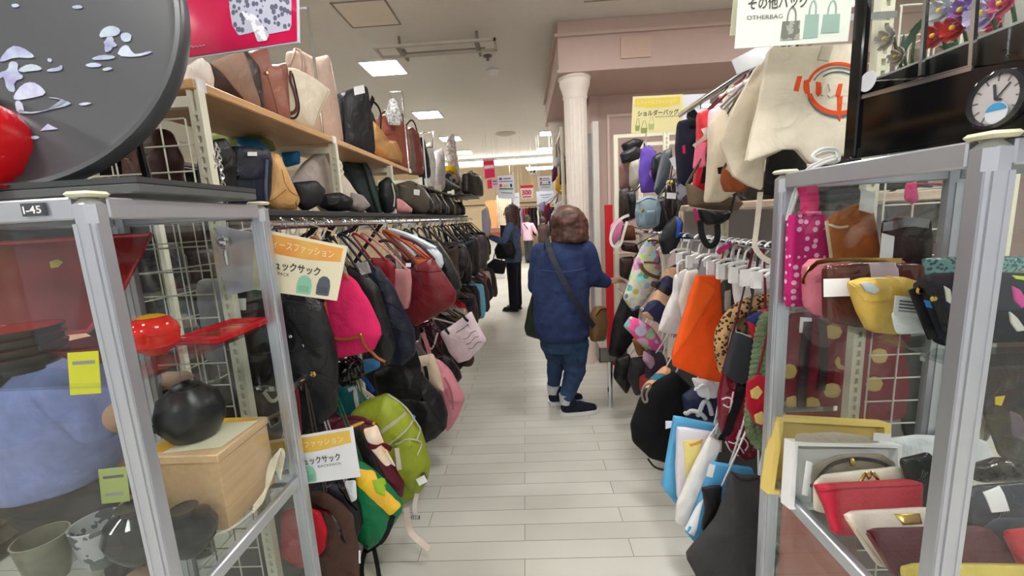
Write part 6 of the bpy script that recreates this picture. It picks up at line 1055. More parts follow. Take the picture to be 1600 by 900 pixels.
# behind the right showcase
GK = 'bags hanging on the end of the right rack'
hung('shiny red cloth bag with cream and dark round patches behind the right showcase', 'tote_bag', [(1232, 490), (1290, 484), (1350, 488), (1420, 500), (1424, 610), (1410, 656), (1230, 660), (1222, 580)], 1.36, (150, 22, 52), 'nylon', rail=RM, t=.012, box=6, round_=1, group=GK, parts=[('strap', [(1262, 488), (1256, 560), (1252, 640)], .03, (60, 30, 40), 'nylon'), ('strap', [(1284, 500), (1288, 580), (1282, 610)], .026, (64, 36, 44), 'nylon'), ('tag', 1258, 508, 18, 24, 4)] +
     [('pad', 'patch', [(x - 14, y), (x - 10, y - 9), (x, y - 12), (x + 10, y - 9), (x + 14, y), (x + 9, y + 10), (x, y + 12), (x - 9, y + 10)], .003, (206, 180, 110), 'felt', 1.0) for x, y in ((1302, 518), (1318, 566), (1300, 610), (1232, 580), (1268, 632), (1374, 556), (1240, 630), (1366, 600))] )
hung('terracotta paper bag low behind the right showcase', 'shopping_bag', [(1226, 768), (1300, 772), (1330, 790), (1340, 940), (1216, 940)], 1.24, (190, 96, 74), 'paper', rail=RL, t=.02, box=6, round_=1, group=GK)
hung('black bag with a mauve fold seen at the far right edge behind the showcase', 'handbag', [(1530, 520), (1660, 500), (1720, 640), (1660, 730), (1560, 716), (1534, 640)], 1.24, (30, 30, 38), 'leather', rail=(1.3, 1.325), t=.012, group=GK, parts=[('pad', 'mauve_fold', [(1576, 640), (1596, 650), (1604, 690), (1580, 680)], .004, (104, 90, 110), 'nylon'), ('slab', 'yellow_tab', [(1554, 620), (1570, 618), (1564, 634), (1554, 632)], .002, (214, 186, 40), 'paper')])
hung('dark bag behind the mesh left of the mauve fold bag', 'handbag', [(1395, 530), (1500, 515), (1570, 540), (1565, 640), (1540, 694), (1410, 690)], 1.36, (60, 62, 60), 'leather', rail=(1.3, 1.325), t=.02, group=GK)
hung('pink loop strap bag high behind the right showcase', 'pouch', [(1418, 286), (1432, 284), (1434, 312), (1424, 320), (1414, 312)], 1.23, (226, 44, 120), 'nylon', rail=(1.2, 1.5), t=.01, group=GK)
hung('grey bag high at the back seen through the right showcase', 'handbag', [(1380, 300), (1470, 300), (1500, 380), (1390, 380)], 1.42, (120, 116, 110), 'fabric', rail=(1.2, 1.5), t=.02, group=GK)
hung('black bag behind the pink ribbon pouch seen through the right showcase', 'handbag', [(1230, 290), (1330, 276), (1350, 310), (1330, 330), (1240, 330)], 1.30, (34, 34, 36), 'leather', rail=(1.2, 1.5), t=.02, group=GK)
o = thing('white_cord', 'coiled white plastic cord hooked over the corner of the right showcase', 'cord', AT(1240, 300, 1.08)); m = WHITEP
mk('cord', MB().tube([AT(*a, b_) for a, b_ in (((1305, 244), 1.04), ((1285, 250), 1.06), ((1262, 262), 1.09), ((1244, 290), 1.12), ((1232, 330), 1.125), ((1226, 345), 1.125), ((1234, 340), 1.12), ((1246, 300), 1.11), ((1262, 268), 1.08), ((1288, 254), 1.05), ((1308, 248), 1.03))], .004, 8, smooth=2), m, o)
mk('cord', MB().tube([AT(*a, 1.07) for a in ((1306, 232), (1284, 232), (1268, 242), (1274, 252), (1306, 250), (1310, 240))], .0045, 8, True, 2), m, o)
mk('cord', MB().tube([AT(*a, 1.08) for a in ((1308, 238), (1288, 238), (1272, 246), (1280, 255), (1308, 254), (1312, 246))], .004, 8, True, 2), m, o)
o = thing('strap', 'pale cloth strap hanging down over the white hangers', 'strap', AT(1180, 370, 1.36)); mk('band', MB().strap([AT(*a, 1.35) for a in ((1188, 300), (1184, 340), (1180, 372), (1178, 385), (1190, 402), (1206, 410))], .016, .003, (0, -1, 0), 2), mat('canvas', (214, 204, 186)), o)
# white hangers on the near end of the top rail
for i in range(7):
    y = 1.42 + i * .055; p = Vector((.86, y, 1.955)); hx, hy = PROJ(p)
    hanger('plain white hanger on the right top rail', hx, hy, y, 70, 'white hangers on the right top rail', drop=.055, clips=False)
# ------------------------------------------------------------------ signs
def sign(label, name, pl, cs, col, group, t=.003, cat='sign', kind='paper'):
    o = thing(name, label, cat, pl.p(*cs[2]), group)
    mk('board', slab(pl, cs, t, -t, 0), mat(kind, col), o, smooth=False); return o
def lerp_q(cs, a, b):   # bilinear point in the board's corner frame: cs = TL, TR, BR, BL
    (x0, y0), (x1, y1), (x2, y2), (x3, y3) = cs; t = (x0 + (x1 - x0) * a, y0 + (y1 - y0) * a); u = (x3 + (x2 - x3) * a, y3 + (y2 - y3) * a)
    return t[0] + (u[0] - t[0]) * b, t[1] + (u[1] - t[1]) * b
def put(o, pl, cs, nm, ab, m, off=.0006, th=.0004, round_=0):
    return mk(nm, slab(pl, [lerp_q(cs, a, b) for a, b in ab], th, off, round_), m, o, smooth=False)
def write(o, pl, cs, s, a0, a1, b, h, m, off=.0012, bold=.0, name='lettering'):
    A = pl.p(*lerp_q(cs, a0, b), off); B = pl.p(*lerp_q(cs, a1, b), off); U = pl.p(*lerp_q(cs, a0, b - h), off)
    u = B - A; v = U - A; v = v - u.normalized() * v.dot(u.normalized())
    text(s, A, u, v, v.length, m, o, name, w=u.length, bold=bold, ex=.0003)
INK = mat('paper', (66, 66, 66)); MINT = mat('paper', (150, 206, 176)); SLATE = mat('paper', (92, 100, 112)); SAGE = mat('paper', (150, 178, 166)); OLV = mat('paper', (150, 160, 100))
GS = 'hanging department signs'
def pack_icon(o, pl, cs, a, b, w, h, m, m2):
    put(o, pl, cs, 'picture', [(a - w * .5, b + h * .5), (a + w * .5, b + h * .5), (a + w * .52, b), (a + w * .4, b - h * .35), (a + w * .15, b - h * .5), (a - w * .15, b - h * .5), (a - w * .4, b - h * .35), (a - w * .52, b)], m, round_=1)
    put(o, pl, cs, 'picture', [(a - w * .36, b + h * .38), (a + w * .36, b + h * .38), (a + w * .36, b + h * .05), (a - w * .36, b + h * .05)], m2, off=.0011)
def backpack_sign(label, pl, cs, board, band, tlt):
    o = sign(label, 'backpack_sign', pl, cs, board, GS)
    put(o, pl, cs, 'header_band', [(.02, .05), (.96, .05), (.96, .30), (.6, .36), (.3, .36), (.02, .30)], band)
    write(o, pl, cs, 'レディースファッション', .06, .88, .25, .15, mat('paper', (250, 236, 214)))
    write(o, pl, cs, 'リュックサック', .155 if tlt else .34, .765 if tlt else .82, .60, .16, INK, bold=.022)
    write(o, pl, cs, 'BACKPACK', (.15 if tlt else .56), (.42 if tlt else .82), .70, .07, INK)
    return o
cs1 = [(398, 356), (543, 385), (526, 470), (394, 452)]; pl = Plane(470, 412, 1.262)
o = backpack_sign('cream backpack sign with an orange band hung on the left rail, tilted', pl, cs1, (238, 230, 200), mat('paper', (234, 128, 46), (240, 206, 110), 'soft', 5), True)
pack_icon(o, pl, cs1, .60, .80, .17, .32, MINT, mat('paper', (134, 190, 160))); pack_icon(o, pl, cs1, .82, .77, .15, .34, SLATE, mat('paper', (78, 86, 98)))
mk('hanging_cord', MB().tube([pl.p(420, 358), pl.p(428, 350), Vector((-.80, 1.3, 1.478))], .002, 6).tube([pl.p(530, 382), pl.p(520, 362), Vector((-.80, 1.55, 1.478))], .002, 6), mat('nylon', (190, 160, 120)), o)
cs2 = [(416, 690), (551, 667), (563, 745), (420, 764)]; pl = Plane(495, 712, 1.26)
o = backpack_sign('white backpack sign with a yellow band low on the left rail', pl, cs2, (232, 234, 238), mat('paper', (230, 186, 70), (236, 200, 100), 'soft', 6), False)
pack_icon(o, pl, cs2, .44, .80, .17, .34, MINT, mat('paper', (134, 190, 160))); pack_icon(o, pl, cs2, .22, .82, .15, .34, SLATE, mat('paper', (78, 86, 98)))
mk('hanging_cord', MB().tube([pl.p(440, 690), Vector((-.80, 1.3, .945))], .002, 6), mat('nylon', (200, 200, 200)), o)
pl = Plane(370, 400, 1.268); o = sign('blank pale lilac sheet behind the backpack sign, seen through the left showcase', 'sign_sheet', pl, [(338, 352), (404, 366), (400, 452), (356, 462), (344, 420)], (206, 204, 220), None)
mk('hanging_cord', MB().tube([pl.p(372, 360), Vector((-.80, 1.32, 1.478))], .002, 6), mat('nylon', (200, 200, 200)), o)
o = thing('ornament', 'round silver ball ornament behind the glass of the left showcase', 'ornament', AT(348, 400, 1.262)); c = AT(350, 378, 1.262)
mk('ball', MB().ball(c, .022), CHROME, o); mk('stem', MB().lathe(c - Vector((0, 0, .07)), [(.006, 0), (.008, .03), (.006, .045), (.012, .05), (.014, .055)], 14), CHROME, o)
cs3 = [(989, 151), (1067, 147), (1066, 205), (986, 209)]; pl = Plane(1028, 178, 2.55)
o = sign('yellow shoulder bag sign above the far end of the right rack', 'shoulder_bag_sign', pl, cs3, (238, 228, 170), GS)
put(o, pl, cs3, 'header_band', [(.04, .06), (.95, .06), (.95, .24), (.7, .32), (.3, .32), (.04, .26)], mat('paper', (232, 206, 76), (238, 216, 110), 'soft', 6))
write(o, pl, cs3, 'レディースファッション', .10, .86, .22, .12, mat('paper', (246, 232, 170)))
write(o, pl, cs3, 'ショルダーバッグ', .11, .92, .53, .16, INK, bold=.022); write(o, pl, cs3, 'SHOULDERBAG', .46, .91, .60, .055, INK)
for a, b_, w, h, m in ((.12, .86, .09, .14, OLV), (.25, .93, .13, .14, OLV), (.39, .84, .12, .16, mat('paper', (186, 196, 130)))):
    put(o, pl, cs3, 'picture', [(a - w / 2, b_ - h / 2), (a + w / 2, b_ - h / 2), (a + w * .42, b_ + h / 2), (a - w * .42, b_ + h / 2)], m)
    for sx in (-1, 1): mk('picture', MB().strap([pl.p(*lerp_q(cs3, a + sx * w * .42, b_ - h * .5), .001), pl.p(*lerp_q(cs3, a + sx * w * .1, b_ - h * .5 - .2), .001)], .003, .0004, pl.n, 0), m, o, smooth=False)
mk('bracket', MB().tube([pl.p(1010, 207, -.006), pl.p(1010, 230, -.006), Vector((.9, 2.56, 1.75))], .003, 6), CHROME, o)
pl2 = Plane(1090, 168, 2.58); o = sign('plain white sheet beside the yellow shoulder bag sign', 'sign_sheet', pl2, [(1067, 148), (1110, 146), (1108, 192), (1066, 196)], (232, 234, 244), None)
mk('bracket', MB().tube([pl2.p(1080, 194, -.006), Vector((.9, 2.6, 1.75))], .003, 6), CHROME, o)
cs4 = [(1157, -52), (1338, -56), (1325, 64), (1148, 76)]; pl = Plane(1240, 20, 1.16)
o = sign('large pale sign for other bags with three bag pictures above the canvas totes', 'other_bag_sign', pl, cs4, (226, 232, 220), GS)
write(o, pl, cs4, 'その他バッグ', .09, .62, .52, .17, INK, bold=.015); write(o, pl, cs4, 'OTHERBAG', .085, .40, .66, .075, INK)
for a, b_, w, h, m in ((.48, .82, .17, .24, mat('paper', (110, 116, 104), (160, 160, 150), 'blotch', 60)), (.66, .78, .13, .30, SAGE), (.83, .76, .16, .24, SAGE)):
    put(o, pl, cs4, 'picture', [(a - w * .46, b_ - h / 2), (a + w * .46, b_ - h / 2), (a + w / 2, b_ + h / 2), (a - w / 2, b_ + h / 2)], m)
    mk('picture', MB().strap([pl.p(*lerp_q(cs4, a + x * w, b_ - h * .5 - y), .001) for x, y in ((-.22, 0), (-.2, .1), (-.08, .17), (.08, .17), (.2, .1), (.22, 0))], .004, .0004, pl.n, 1), SAGE if m is SAGE else mat('paper', (130, 136, 130)), o, smooth=False)
mk('bracket', MB().tube([pl.p(1300, 40, -.008), Vector((.86, 1.22, 1.96))], .003, 6).tube([pl.p(1180, 20, -.008), pl.p(1180, 60, -.06), Vector((.86, 1.24, 1.96))], .003, 6), CHROME, o)
pl = Plane(1150, 30, 1.20); o = sign('second cream sign board behind the sign for other bags', 'sign_board', pl, [(1150, -40), (1190, -42), (1184, 52), (1141, 55)], (232, 230, 204), None); mk('bracket', MB().tube([pl.p(1170, 40, -.008), Vector((.86, 1.25, 1.96))], .003, 6), CHROME, o)
pl = Plane(1175, 96, 1.31); o = sign('white angled sheet between the hangers and the canvas totes', 'sign_sheet', pl, [(1143, 94), (1182, 74), (1206, 72), (1190, 100), (1152, 116)], (228, 230, 238), None); mk('bracket', MB().tube([pl.p(1180, 90, -.006), Vector((.86, 1.33, 1.96))], .003, 6), CHROME, o)
# hanging posters in the distance
GP = 'sale posters hanging over the far aisle'
def poster(label, cs, y, col, marks, lines=(), tp=None):
    pl = Plane(sum(c[0] for c in cs) / 4, sum(c[1] for c in cs) / 4, y); o = sign(label, 'poster', pl, cs, col, GP, .004)
    for nm, ab, m in marks: put(o, pl, cs, nm, ab, m, off=.002, th=.001)
    for s_, a0, a1, b_, h, m in lines: write(o, pl, cs, s_, a0, a1, b_, h, m, off=.004, bold=.03)
    for a in (.1, .9):
        A = pl.p(*lerp_q(cs, a, 0)); mk('string', MB().tube([A, Vector((A.x, A.y, CZ - .002))], .003, 5), mat('nylon', (214, 210, 200)), o)
    return o, pl
MAG = mat('paper', (224, 40, 90)); REDP = mat('paper', (220, 40, 60)); WH = mat('paper', (246, 240, 242)); NAVY = mat('paper', (50, 60, 90)); PGRN = mat('paper', (70, 140, 110)); PYEL = mat('paper', (226, 190, 90))
bar = lambda a0, a1, b0, b1: [(a0, b0), (a1, b0), (a1, b1), (a0, b1)]
poster('pink and white poster hanging over the far left racks', [(754, 249), (772, 248), (774, 277), (757, 280)], 8.6, (240, 150, 176), [('print', bar(.05, .95, .1, .3), REDP), ('print', bar(.1, .9, .36, .46), WH), ('print', bar(.08, .95, .52, .98), MAG)])
poster('lower pink half of the pink poster over the far left racks', [(761, 281), (778, 279), (779, 294), (762, 295)], 8.62, (216, 196, 214), [('print', bar(.0, .42, .0, 1), MAG), ('print', bar(.5, .9, .2, .3), NAVY), ('print', bar(.5, .9, .5, .6), MAG)])
for lb, cs in (('white notice poster with small coloured figures left of the red price poster', [(777, 275), (803, 273), (805, 312), (778, 310)]), ('white notice poster with small coloured figures right of the red price poster', [(841, 276), (862, 275), (863, 298), (842, 299)])):
    poster(lb, cs, 8.9, (228, 232, 244), [('print', bar(.1, .28, .1, .18), NAVY), ('print', bar(.35, .8, .12, .16), NAVY), ('print', bar(.1, .9, .24, .27), NAVY), ('print', bar(.12, .26, .36, .5), REDP), ('print', bar(.36, .44, .38, .5), PYEL), ('print', bar(.54, .62, .38, .5), PYEL), ('print', bar(.74, .86, .36, .5), NAVY), ('print', bar(.1, .9, .54, .6), PGRN), ('print', bar(.2, .85, .72, .76), mat('paper', (130, 140, 160)))])
poster('red and white price poster reading 300 over the far aisle', [(813, 290), (833, 289), (833, 310), (814, 311)], 9.0, (244, 236, 236), [('header_band', bar(0, 1, 0, .2), REDP), ('print', bar(.15, .85, .82, .9), REDP)], [('300', .1, .86, .70, .5, REDP)])
poster('white rounded notice under the right notice poster', [(838, 299), (868, 297), (866, 316), (839, 319)], 9.1, (226, 230, 244), [('print', bar(.2, .8, .3, .36), mat('paper', (140, 150, 180))), ('print', bar(.3, .7, .5, .55), mat('paper', (150, 160, 190)))])
poster('small white slip beside the left notice poster', [(803, 302), (811, 301), (812, 323), (802, 321)], 9.2, (238, 240, 246), [('print', bar(.2, .8, .3, .36), mat('paper', (150, 160, 190)))])
# ------------------------------------------------------------------ people
def capsule(b, p, q, r0, r1, n=14):
    p, q = Vector(p), Vector(q); d = q - p; L_ = d.length
    if L_ < 1e-6: d = Vector((0, 0, 1)); L_ = 1e-6
    d = d.normalized(); prof = [(r0 * math.cos(t), -r0 * math.sin(t)) for t in (1.5, 1.1, .7, .35)] + [(r0, 0), (r1, L_)] + [(r1 * math.cos(t), L_ + r1 * math.sin(t)) for t in (.35, .7, 1.1, 1.5)]
    return b.lathe(p, prof, n, d)
def chain_(b, pts):   # (x,y,z,r) joints
    for a, c in zip(pts, pts[1:]): capsule(b, a[:3], c[:3], a[3], c[3])
def loft(b, secs, n=22):   # (centre, half width, half depth, yaw degrees)
    vs = []
    for c, rx, ry, yw in secs:
        a0 = math.radians(yw); c = Vector(c)
        for k in range(n):
            a = 2 * math.pi * k / n; x, y = rx * math.cos(a), ry * math.sin(a); vs.append(c + Vector((x * math.cos(a0) - y * math.sin(a0), x * math.sin(a0) + y * math.cos(a0), 0)))
    m = len(secs); fs = [(i * n + k, i * n + (k + 1) % n, i * n + n + (k + 1) % n, i * n + n + k) for i in range(m - 1) for k in range(n)]
    return b.add(vs, fs + [tuple(reversed(range(n))), tuple(range((m - 1) * n, m * n))])
def blob(name, b, vox, m, parent, smooth=6, wr=0, wf=14):
    """join the solids of b into one continuous surface"""
    import bmesh
    off = wpos(parent); me = bpy.data.meshes.new(name); me.from_pydata([v - off for v in b.v], [], b.f)
    bm = bmesh.new(); bm.from_mesh(me); bmesh.ops.recalc_face_normals(bm, faces=bm.faces); bm.to_mesh(me); bm.free()
    o = bpy.data.objects.new(name, me); COL.objects.link(o)
    md = o.modifiers.new('r', 'REMESH'); md.mode = 'VOXEL'; md.voxel_size = vox; md.use_smooth_shade = True
    if smooth:
        sm = o.modifiers.new('s', 'SMOOTH'); sm.factor = .5; sm.iterations = smooth
    dg = bpy.context.evaluated_depsgraph_get(); dg.update(); out = bpy.data.meshes.new_from_object(o.evaluated_get(dg)); o.modifiers.clear(); o.data = out; bpy.data.meshes.remove(me)
    if wr:
        nr = [v.normal.copy() for v in out.vertices]
        for v, q in zip(out.vertices, nr):
            c = v.co; v.co = c + q * (noise.noise(Vector((c.x * wf * .6, c.y * wf * .6, c.z * wf * 1.5))) * wr + noise.noise(c * wf * 2.2) * wr * .4)
    out.polygons.foreach_set('use_smooth', [True] * len(out.polygons)); out.materials.clear(); out.materials.append(m); o.parent = parent
    return o
def hand(b, w, d, up, s=1.0, curl=.5, side=1):
    """palm, four bent fingers and a thumb: w wrist, d pointing direction, up the back of the hand"""
    w, d, up = Vector(w), Vector(d).normalized(), Vector(up).normalized(); up = (up - d * up.dot(d)).normalized(); sd = d.cross(up) * side
    for k in (-1.2, 0, 1.2): capsule(b, w + sd * .014 * k * s, w + d * .075 * s + sd * .022 * k * s, .014 * s, .012 * s, 8)
    for k, ln in ((-1.5, .06), (-.5, .07), (.5, .066), (1.5, .052)):
        p = w + d * .078 * s + sd * .018 * k * s; e = d; pr = p
        for j, f in enumerate((.45, .32, .23)):
            e = (e - up * curl * (.55 + .2 * j)).normalized(); nx = pr + e * ln * f * s; capsule(b, pr, nx, (.009 - .001 * j) * s, (.0082 - .001 * j) * s, 8); pr = nx
    p = w + d * .02 * s - sd * .022 * s; q = p + (d * .6 - sd * .7 - up * .2).normalized() * .035 * s; capsule(b, p, q, .012 * s, .010 * s, 8); capsule(b, q, q + (d * .9 - up * .4).normalized() * .032 * s, .0095 * s, .008 * s, 8)
def head(b, c, f, r=.1):
    """skull, jaw, nose and ears; c centre, f facing"""
    c, f = Vector(c), Vector(f).normalized(); sd = f.cross(Vector((0, 0, 1))).normalized()
    b.ball(c + Vector((0, 0, r * .2)), r, 18, 12, .86 , .86, 1.0); capsule(b, c + f * r * .25 - Vector((0, 0, r * .3)), c + f * r * .42 - Vector((0, 0, r * .85)), r * .62, r * .34)
    capsule(b, c + f * r * .86 + Vector((0, 0, r * .15)), c + f * r * 1.06 - Vector((0, 0, r * .2)), r * .09, r * .15, 8)
    for s_ in (-1, 1): capsule(b, c + sd * s_ * r * .86 + Vector((0, 0, r * .12)), c + sd * s_ * r * .86 - Vector((0, 0, r * .16)), r * .12, r * .08, 8)
def face(o, c, f, r):
    c, f = Vector(c), Vector(f).normalized(); sd = f.cross(Vector((0, 0, 1))).normalized()
    for s_ in (-1, 1): mk('eye', MB().ball(c + f * r * .80 + sd * s_ * r * .34 + Vector((0, 0, r * .08)), r * .1, 10, 7), mat('gloss', (40, 30, 26)), o); mk('eyebrow', MB().tube([c + f * r * .84 + sd * s_ * r * k + Vector((0, 0, r * z)) for k, z in ((.18, .3), (.36, .36), (.54, .3))], r * .035, 5), mat('hair', (40, 28, 24)), o)
    mk('mouth', MB().tube([c + f * r * .90 + sd * r * k - Vector((0, 0, r * .56)) for k in (-.22, 0, .22)], r * .05, 6), mat('skin', (180, 96, 90)), o)
def shoe(o, heel, d, s, m, sole, vox=.008):
    h, d = Vector(heel), Vector(d).normalized(); d.z = 0; d.normalize(); sd = Vector((-d.y, d.x, 0)); b = MB(); z = Vector((0, 0, 1))
    capsule(b, h + z * .055 * s, h + d * .10 * s + z * .055 * s, .042 * s, .045 * s); capsule(b, h + d * .10 * s + z * .05 * s, h + d * .2 * s + z * .036 * s, .046 * s, .034 * s); capsule(b, h + z * .06 * s, h + d * .03 * s + z * .11 * s, .042 * s, .044 * s)
    blob('shoe', b, vox, m, o, 4)
    q = [h + d * a * s + sd * c * s for a, c in ((-.045, -.02), (-.03, -.042), (.06, -.046), (.13, -.052), (.2, -.042), (.24, -.015), (.24, .015), (.2, .042), (.13, .052), (.06, .046), (-.03, .042), (-.045, .02))]
    mk('sole', MB().prism([Vector((p.x, p.y, .002)) for p in q], (0, 0, .028 * s)), sole, o)
SKIN = mat('skin', (206, 160, 130))
# standing shopper in the aisle, seen from behind
wy = 2.95
def W(px, py, dy=0): return AT(px, py, wy) + Vector((0, dy, 0))
base = W(884, 640); o = thing('person', 'person seen from behind in a blue denim jacket and jeans standing in the aisle', 'person', (base.x, wy, 0))
f = Vector((.72, .69, 0)); hc = W(889, 352)
b = MB(); head(b, hc, f, .098); capsule(b, hc - Vector((0, 0, .05)), W(884, 384), .05, .055)
LF, RF_ = Vector((W(866, 600).x, 3.12, 0)), Vector((W(884, 630).x, 2.93, 0))
loft(b, [(W(882, 385), .07, .06, 20), (W(880, 400), .15, .09, 20), (W(879, 450), .16, .12, 20), (W(881, 520), .165, .13, 20), (W(883, 545), .15, .12, 20)])
kL, kR = W(872, 565, .12), W(897, 575, -.01)
chain_(b, [(*W(868, 530, .06), .085), (*kL, .05), (LF.x, LF.y, .09, .03), (LF.x + .08, LF.y + .02, .05, .028)]); chain_(b, [(*W(896, 530, 0), .09), (*kR, .05), (RF_.x, RF_.y, .09, .032), (RF_.x + .08, RF_.y + .02, .05, .028)])
rw = W(951, 441, .03); chain_(b, [(*W(912, 396), .05), (*W(926, 436, .0), .042), (*rw, .028)]); hand(b, rw + Vector((.01, .01, 0)), (.9, .25, .05), (.1, -.3, 1), 1, .55)
chain_(b, [(*W(846, 398), .05), (*W(838, 448, .04), .042), (*W(850, 470, .24), .03)]); hand(b, W(852, 470, .25), (.5, .8, 0), (0, 0, 1), 1, .6, -1)
body = blob('body', b, .0075, SKIN, o, 3)
face(o, hc, f, .098)
b = MB(); b.ball(hc + Vector((-.012, -.012, .035)), .122, 20, 14, 1.0, 1.0, .86)
for a in range(-150, 160, 30):
    t = math.radians(a); d = Vector((-f.x * math.cos(t) - f.y * math.sin(t), -f.y * math.cos(t) + f.x * math.sin(t), 0)); r_ = .088 if abs(a) < 115 else .096
    if abs(a) > 125: continue
    capsule(b, hc + d * r_ * .85 + Vector((0, 0, .02)), hc + d * r_ * 1.08 + Vector((0, 0, -.088)), .05, .036)
blob('hair', b, .009, mat('hair', (100, 66, 54), (66, 42, 36), 'soft', 26), o, 3, .006, 30)
b = MB(); loft(b, [(W(884, 373), .075, .065, 20), (W(883, 381), .12, .09, 20), (W(880, 392), .185, .125, 20), (W(878, 412), .20, .15, 20), (W(877, 450), .205, .17, 20), (W(877, 490), .205, .18, 20), (W(879, 516), .205, .18, 20), (W(880, 525), .195, .175, 20)], 30)
chain_(b, [(*W(914, 394), .085), (*W(926, 432), .075), (*W(946, 441, .02), .05)]); chain_(b, [(*W(846, 396), .08), (*W(839, 446, .04), .07), (*W(850, 468, .21), .05)])
blob('jacket', b, .010, mat('denim', (50, 68, 116), (40, 56, 100), 'soft', 5), o, 5, .006, 9)
mk('collar', MB().lathe(W(884, 379) + Vector((0, 0, 0)), [(.085, -.02), (.088, 0), (.078, .022), (.07, .02), (.074, -.01)], 24, (.05, .05, 1), caps=False), mat('denim', (56, 78, 130)), o)
mk('seam', MB().tube([W(px, py, -(.172 * math.sqrt(max(0, 1 - ((px - 878) / 46) ** 2)) - .0) - .012) for px, py in ((846, 418), (860, 419), (878, 420), (896, 418), (910, 415))], .0025, 5, smooth=1), mat('denim', (70, 92, 146)), o)
b = MB(); loft(b, [(W(880, 512), .175, .15, 20), (W(880, 530), .175, .15, 20), (W(881, 545), .165, .14, 20)])
chain_(b, [(*W(866, 538, .05), .1), (*W(871, 570, .11), .072), (*Vector((LF.x + .005, LF.y, .17)), .05)]); chain_(b, [(*W(896, 538, 0), .115), (*W(898, 578, -.01), .078), (*Vector((RF_.x + .01, RF_.y, .15)), .055)])
blob('jeans', b, .010, mat('denim', (56, 84, 122), (40, 62, 96), 'soft', 8), o, 4, .007, 18)
for q in (LF, RF_):
    mk('sock', MB().lathe((q.x, q.y, .09), [(.045, 0), (.047, .03), (.05, .075)], 18), mat('fabric', (190, 190, 196)), o); shoe(o, q, (1, .12, 0), 1.0, mat('fabric', (34, 38, 58)), mat('plastic', (226, 226, 224)))
mk('strap', MB().strap([W(854, 372, -.02), W(856, 388, -.17), W(868, 415, -.215), W(886, 450, -.235), W(908, 485, -.2), W(926, 506, -.1)], .036, .004, (0, -1, 0), 2), mat('nylon', (44, 48, 60)), o)
t_ = thing('shoulder_bag', 'brown leather shoulder bag on the right hip of the person in the denim jacket', 'bag', W(934, 534, -.06)); pl = Plane(934, 505, wy - .06, yaw=30)
mk('body', pillow(pl, [(923, 492), (932, 478), (944, 478), (948, 500), (943, 532), (924, 534)], .04, 3.5, 0, .003, 2), mat('leather', (122, 92, 58)), t_); mk('zip', MB().strap([pl.p(926, 492, .035), pl.p(934, 482, .036), pl.p(944, 481, .034)], .008, .003, pl.n, 0), GOLD, t_)
t_ = thing('tote_bag', 'large dark green bag held in front of the person in the denim jacket', 'bag', W(838, 530, .16)); pl = Plane(840, 495, wy + .16, yaw=-20)
mk('body', pillow(pl, [(834, 452), (846, 446), (870, 452), (874, 530), (850, 532), (824, 524), (820, 510), (826, 480)], .07, 2.6, 0, .008, 2), mat('nylon', (46, 60, 40)), t_); mk('handle', MB().tube([pl.p(840, 452), pl.p(846, 436), pl.p(858, 436), pl.p(864, 452)], .008, 6, smooth=2), mat('nylon', (40, 52, 36)), t_)
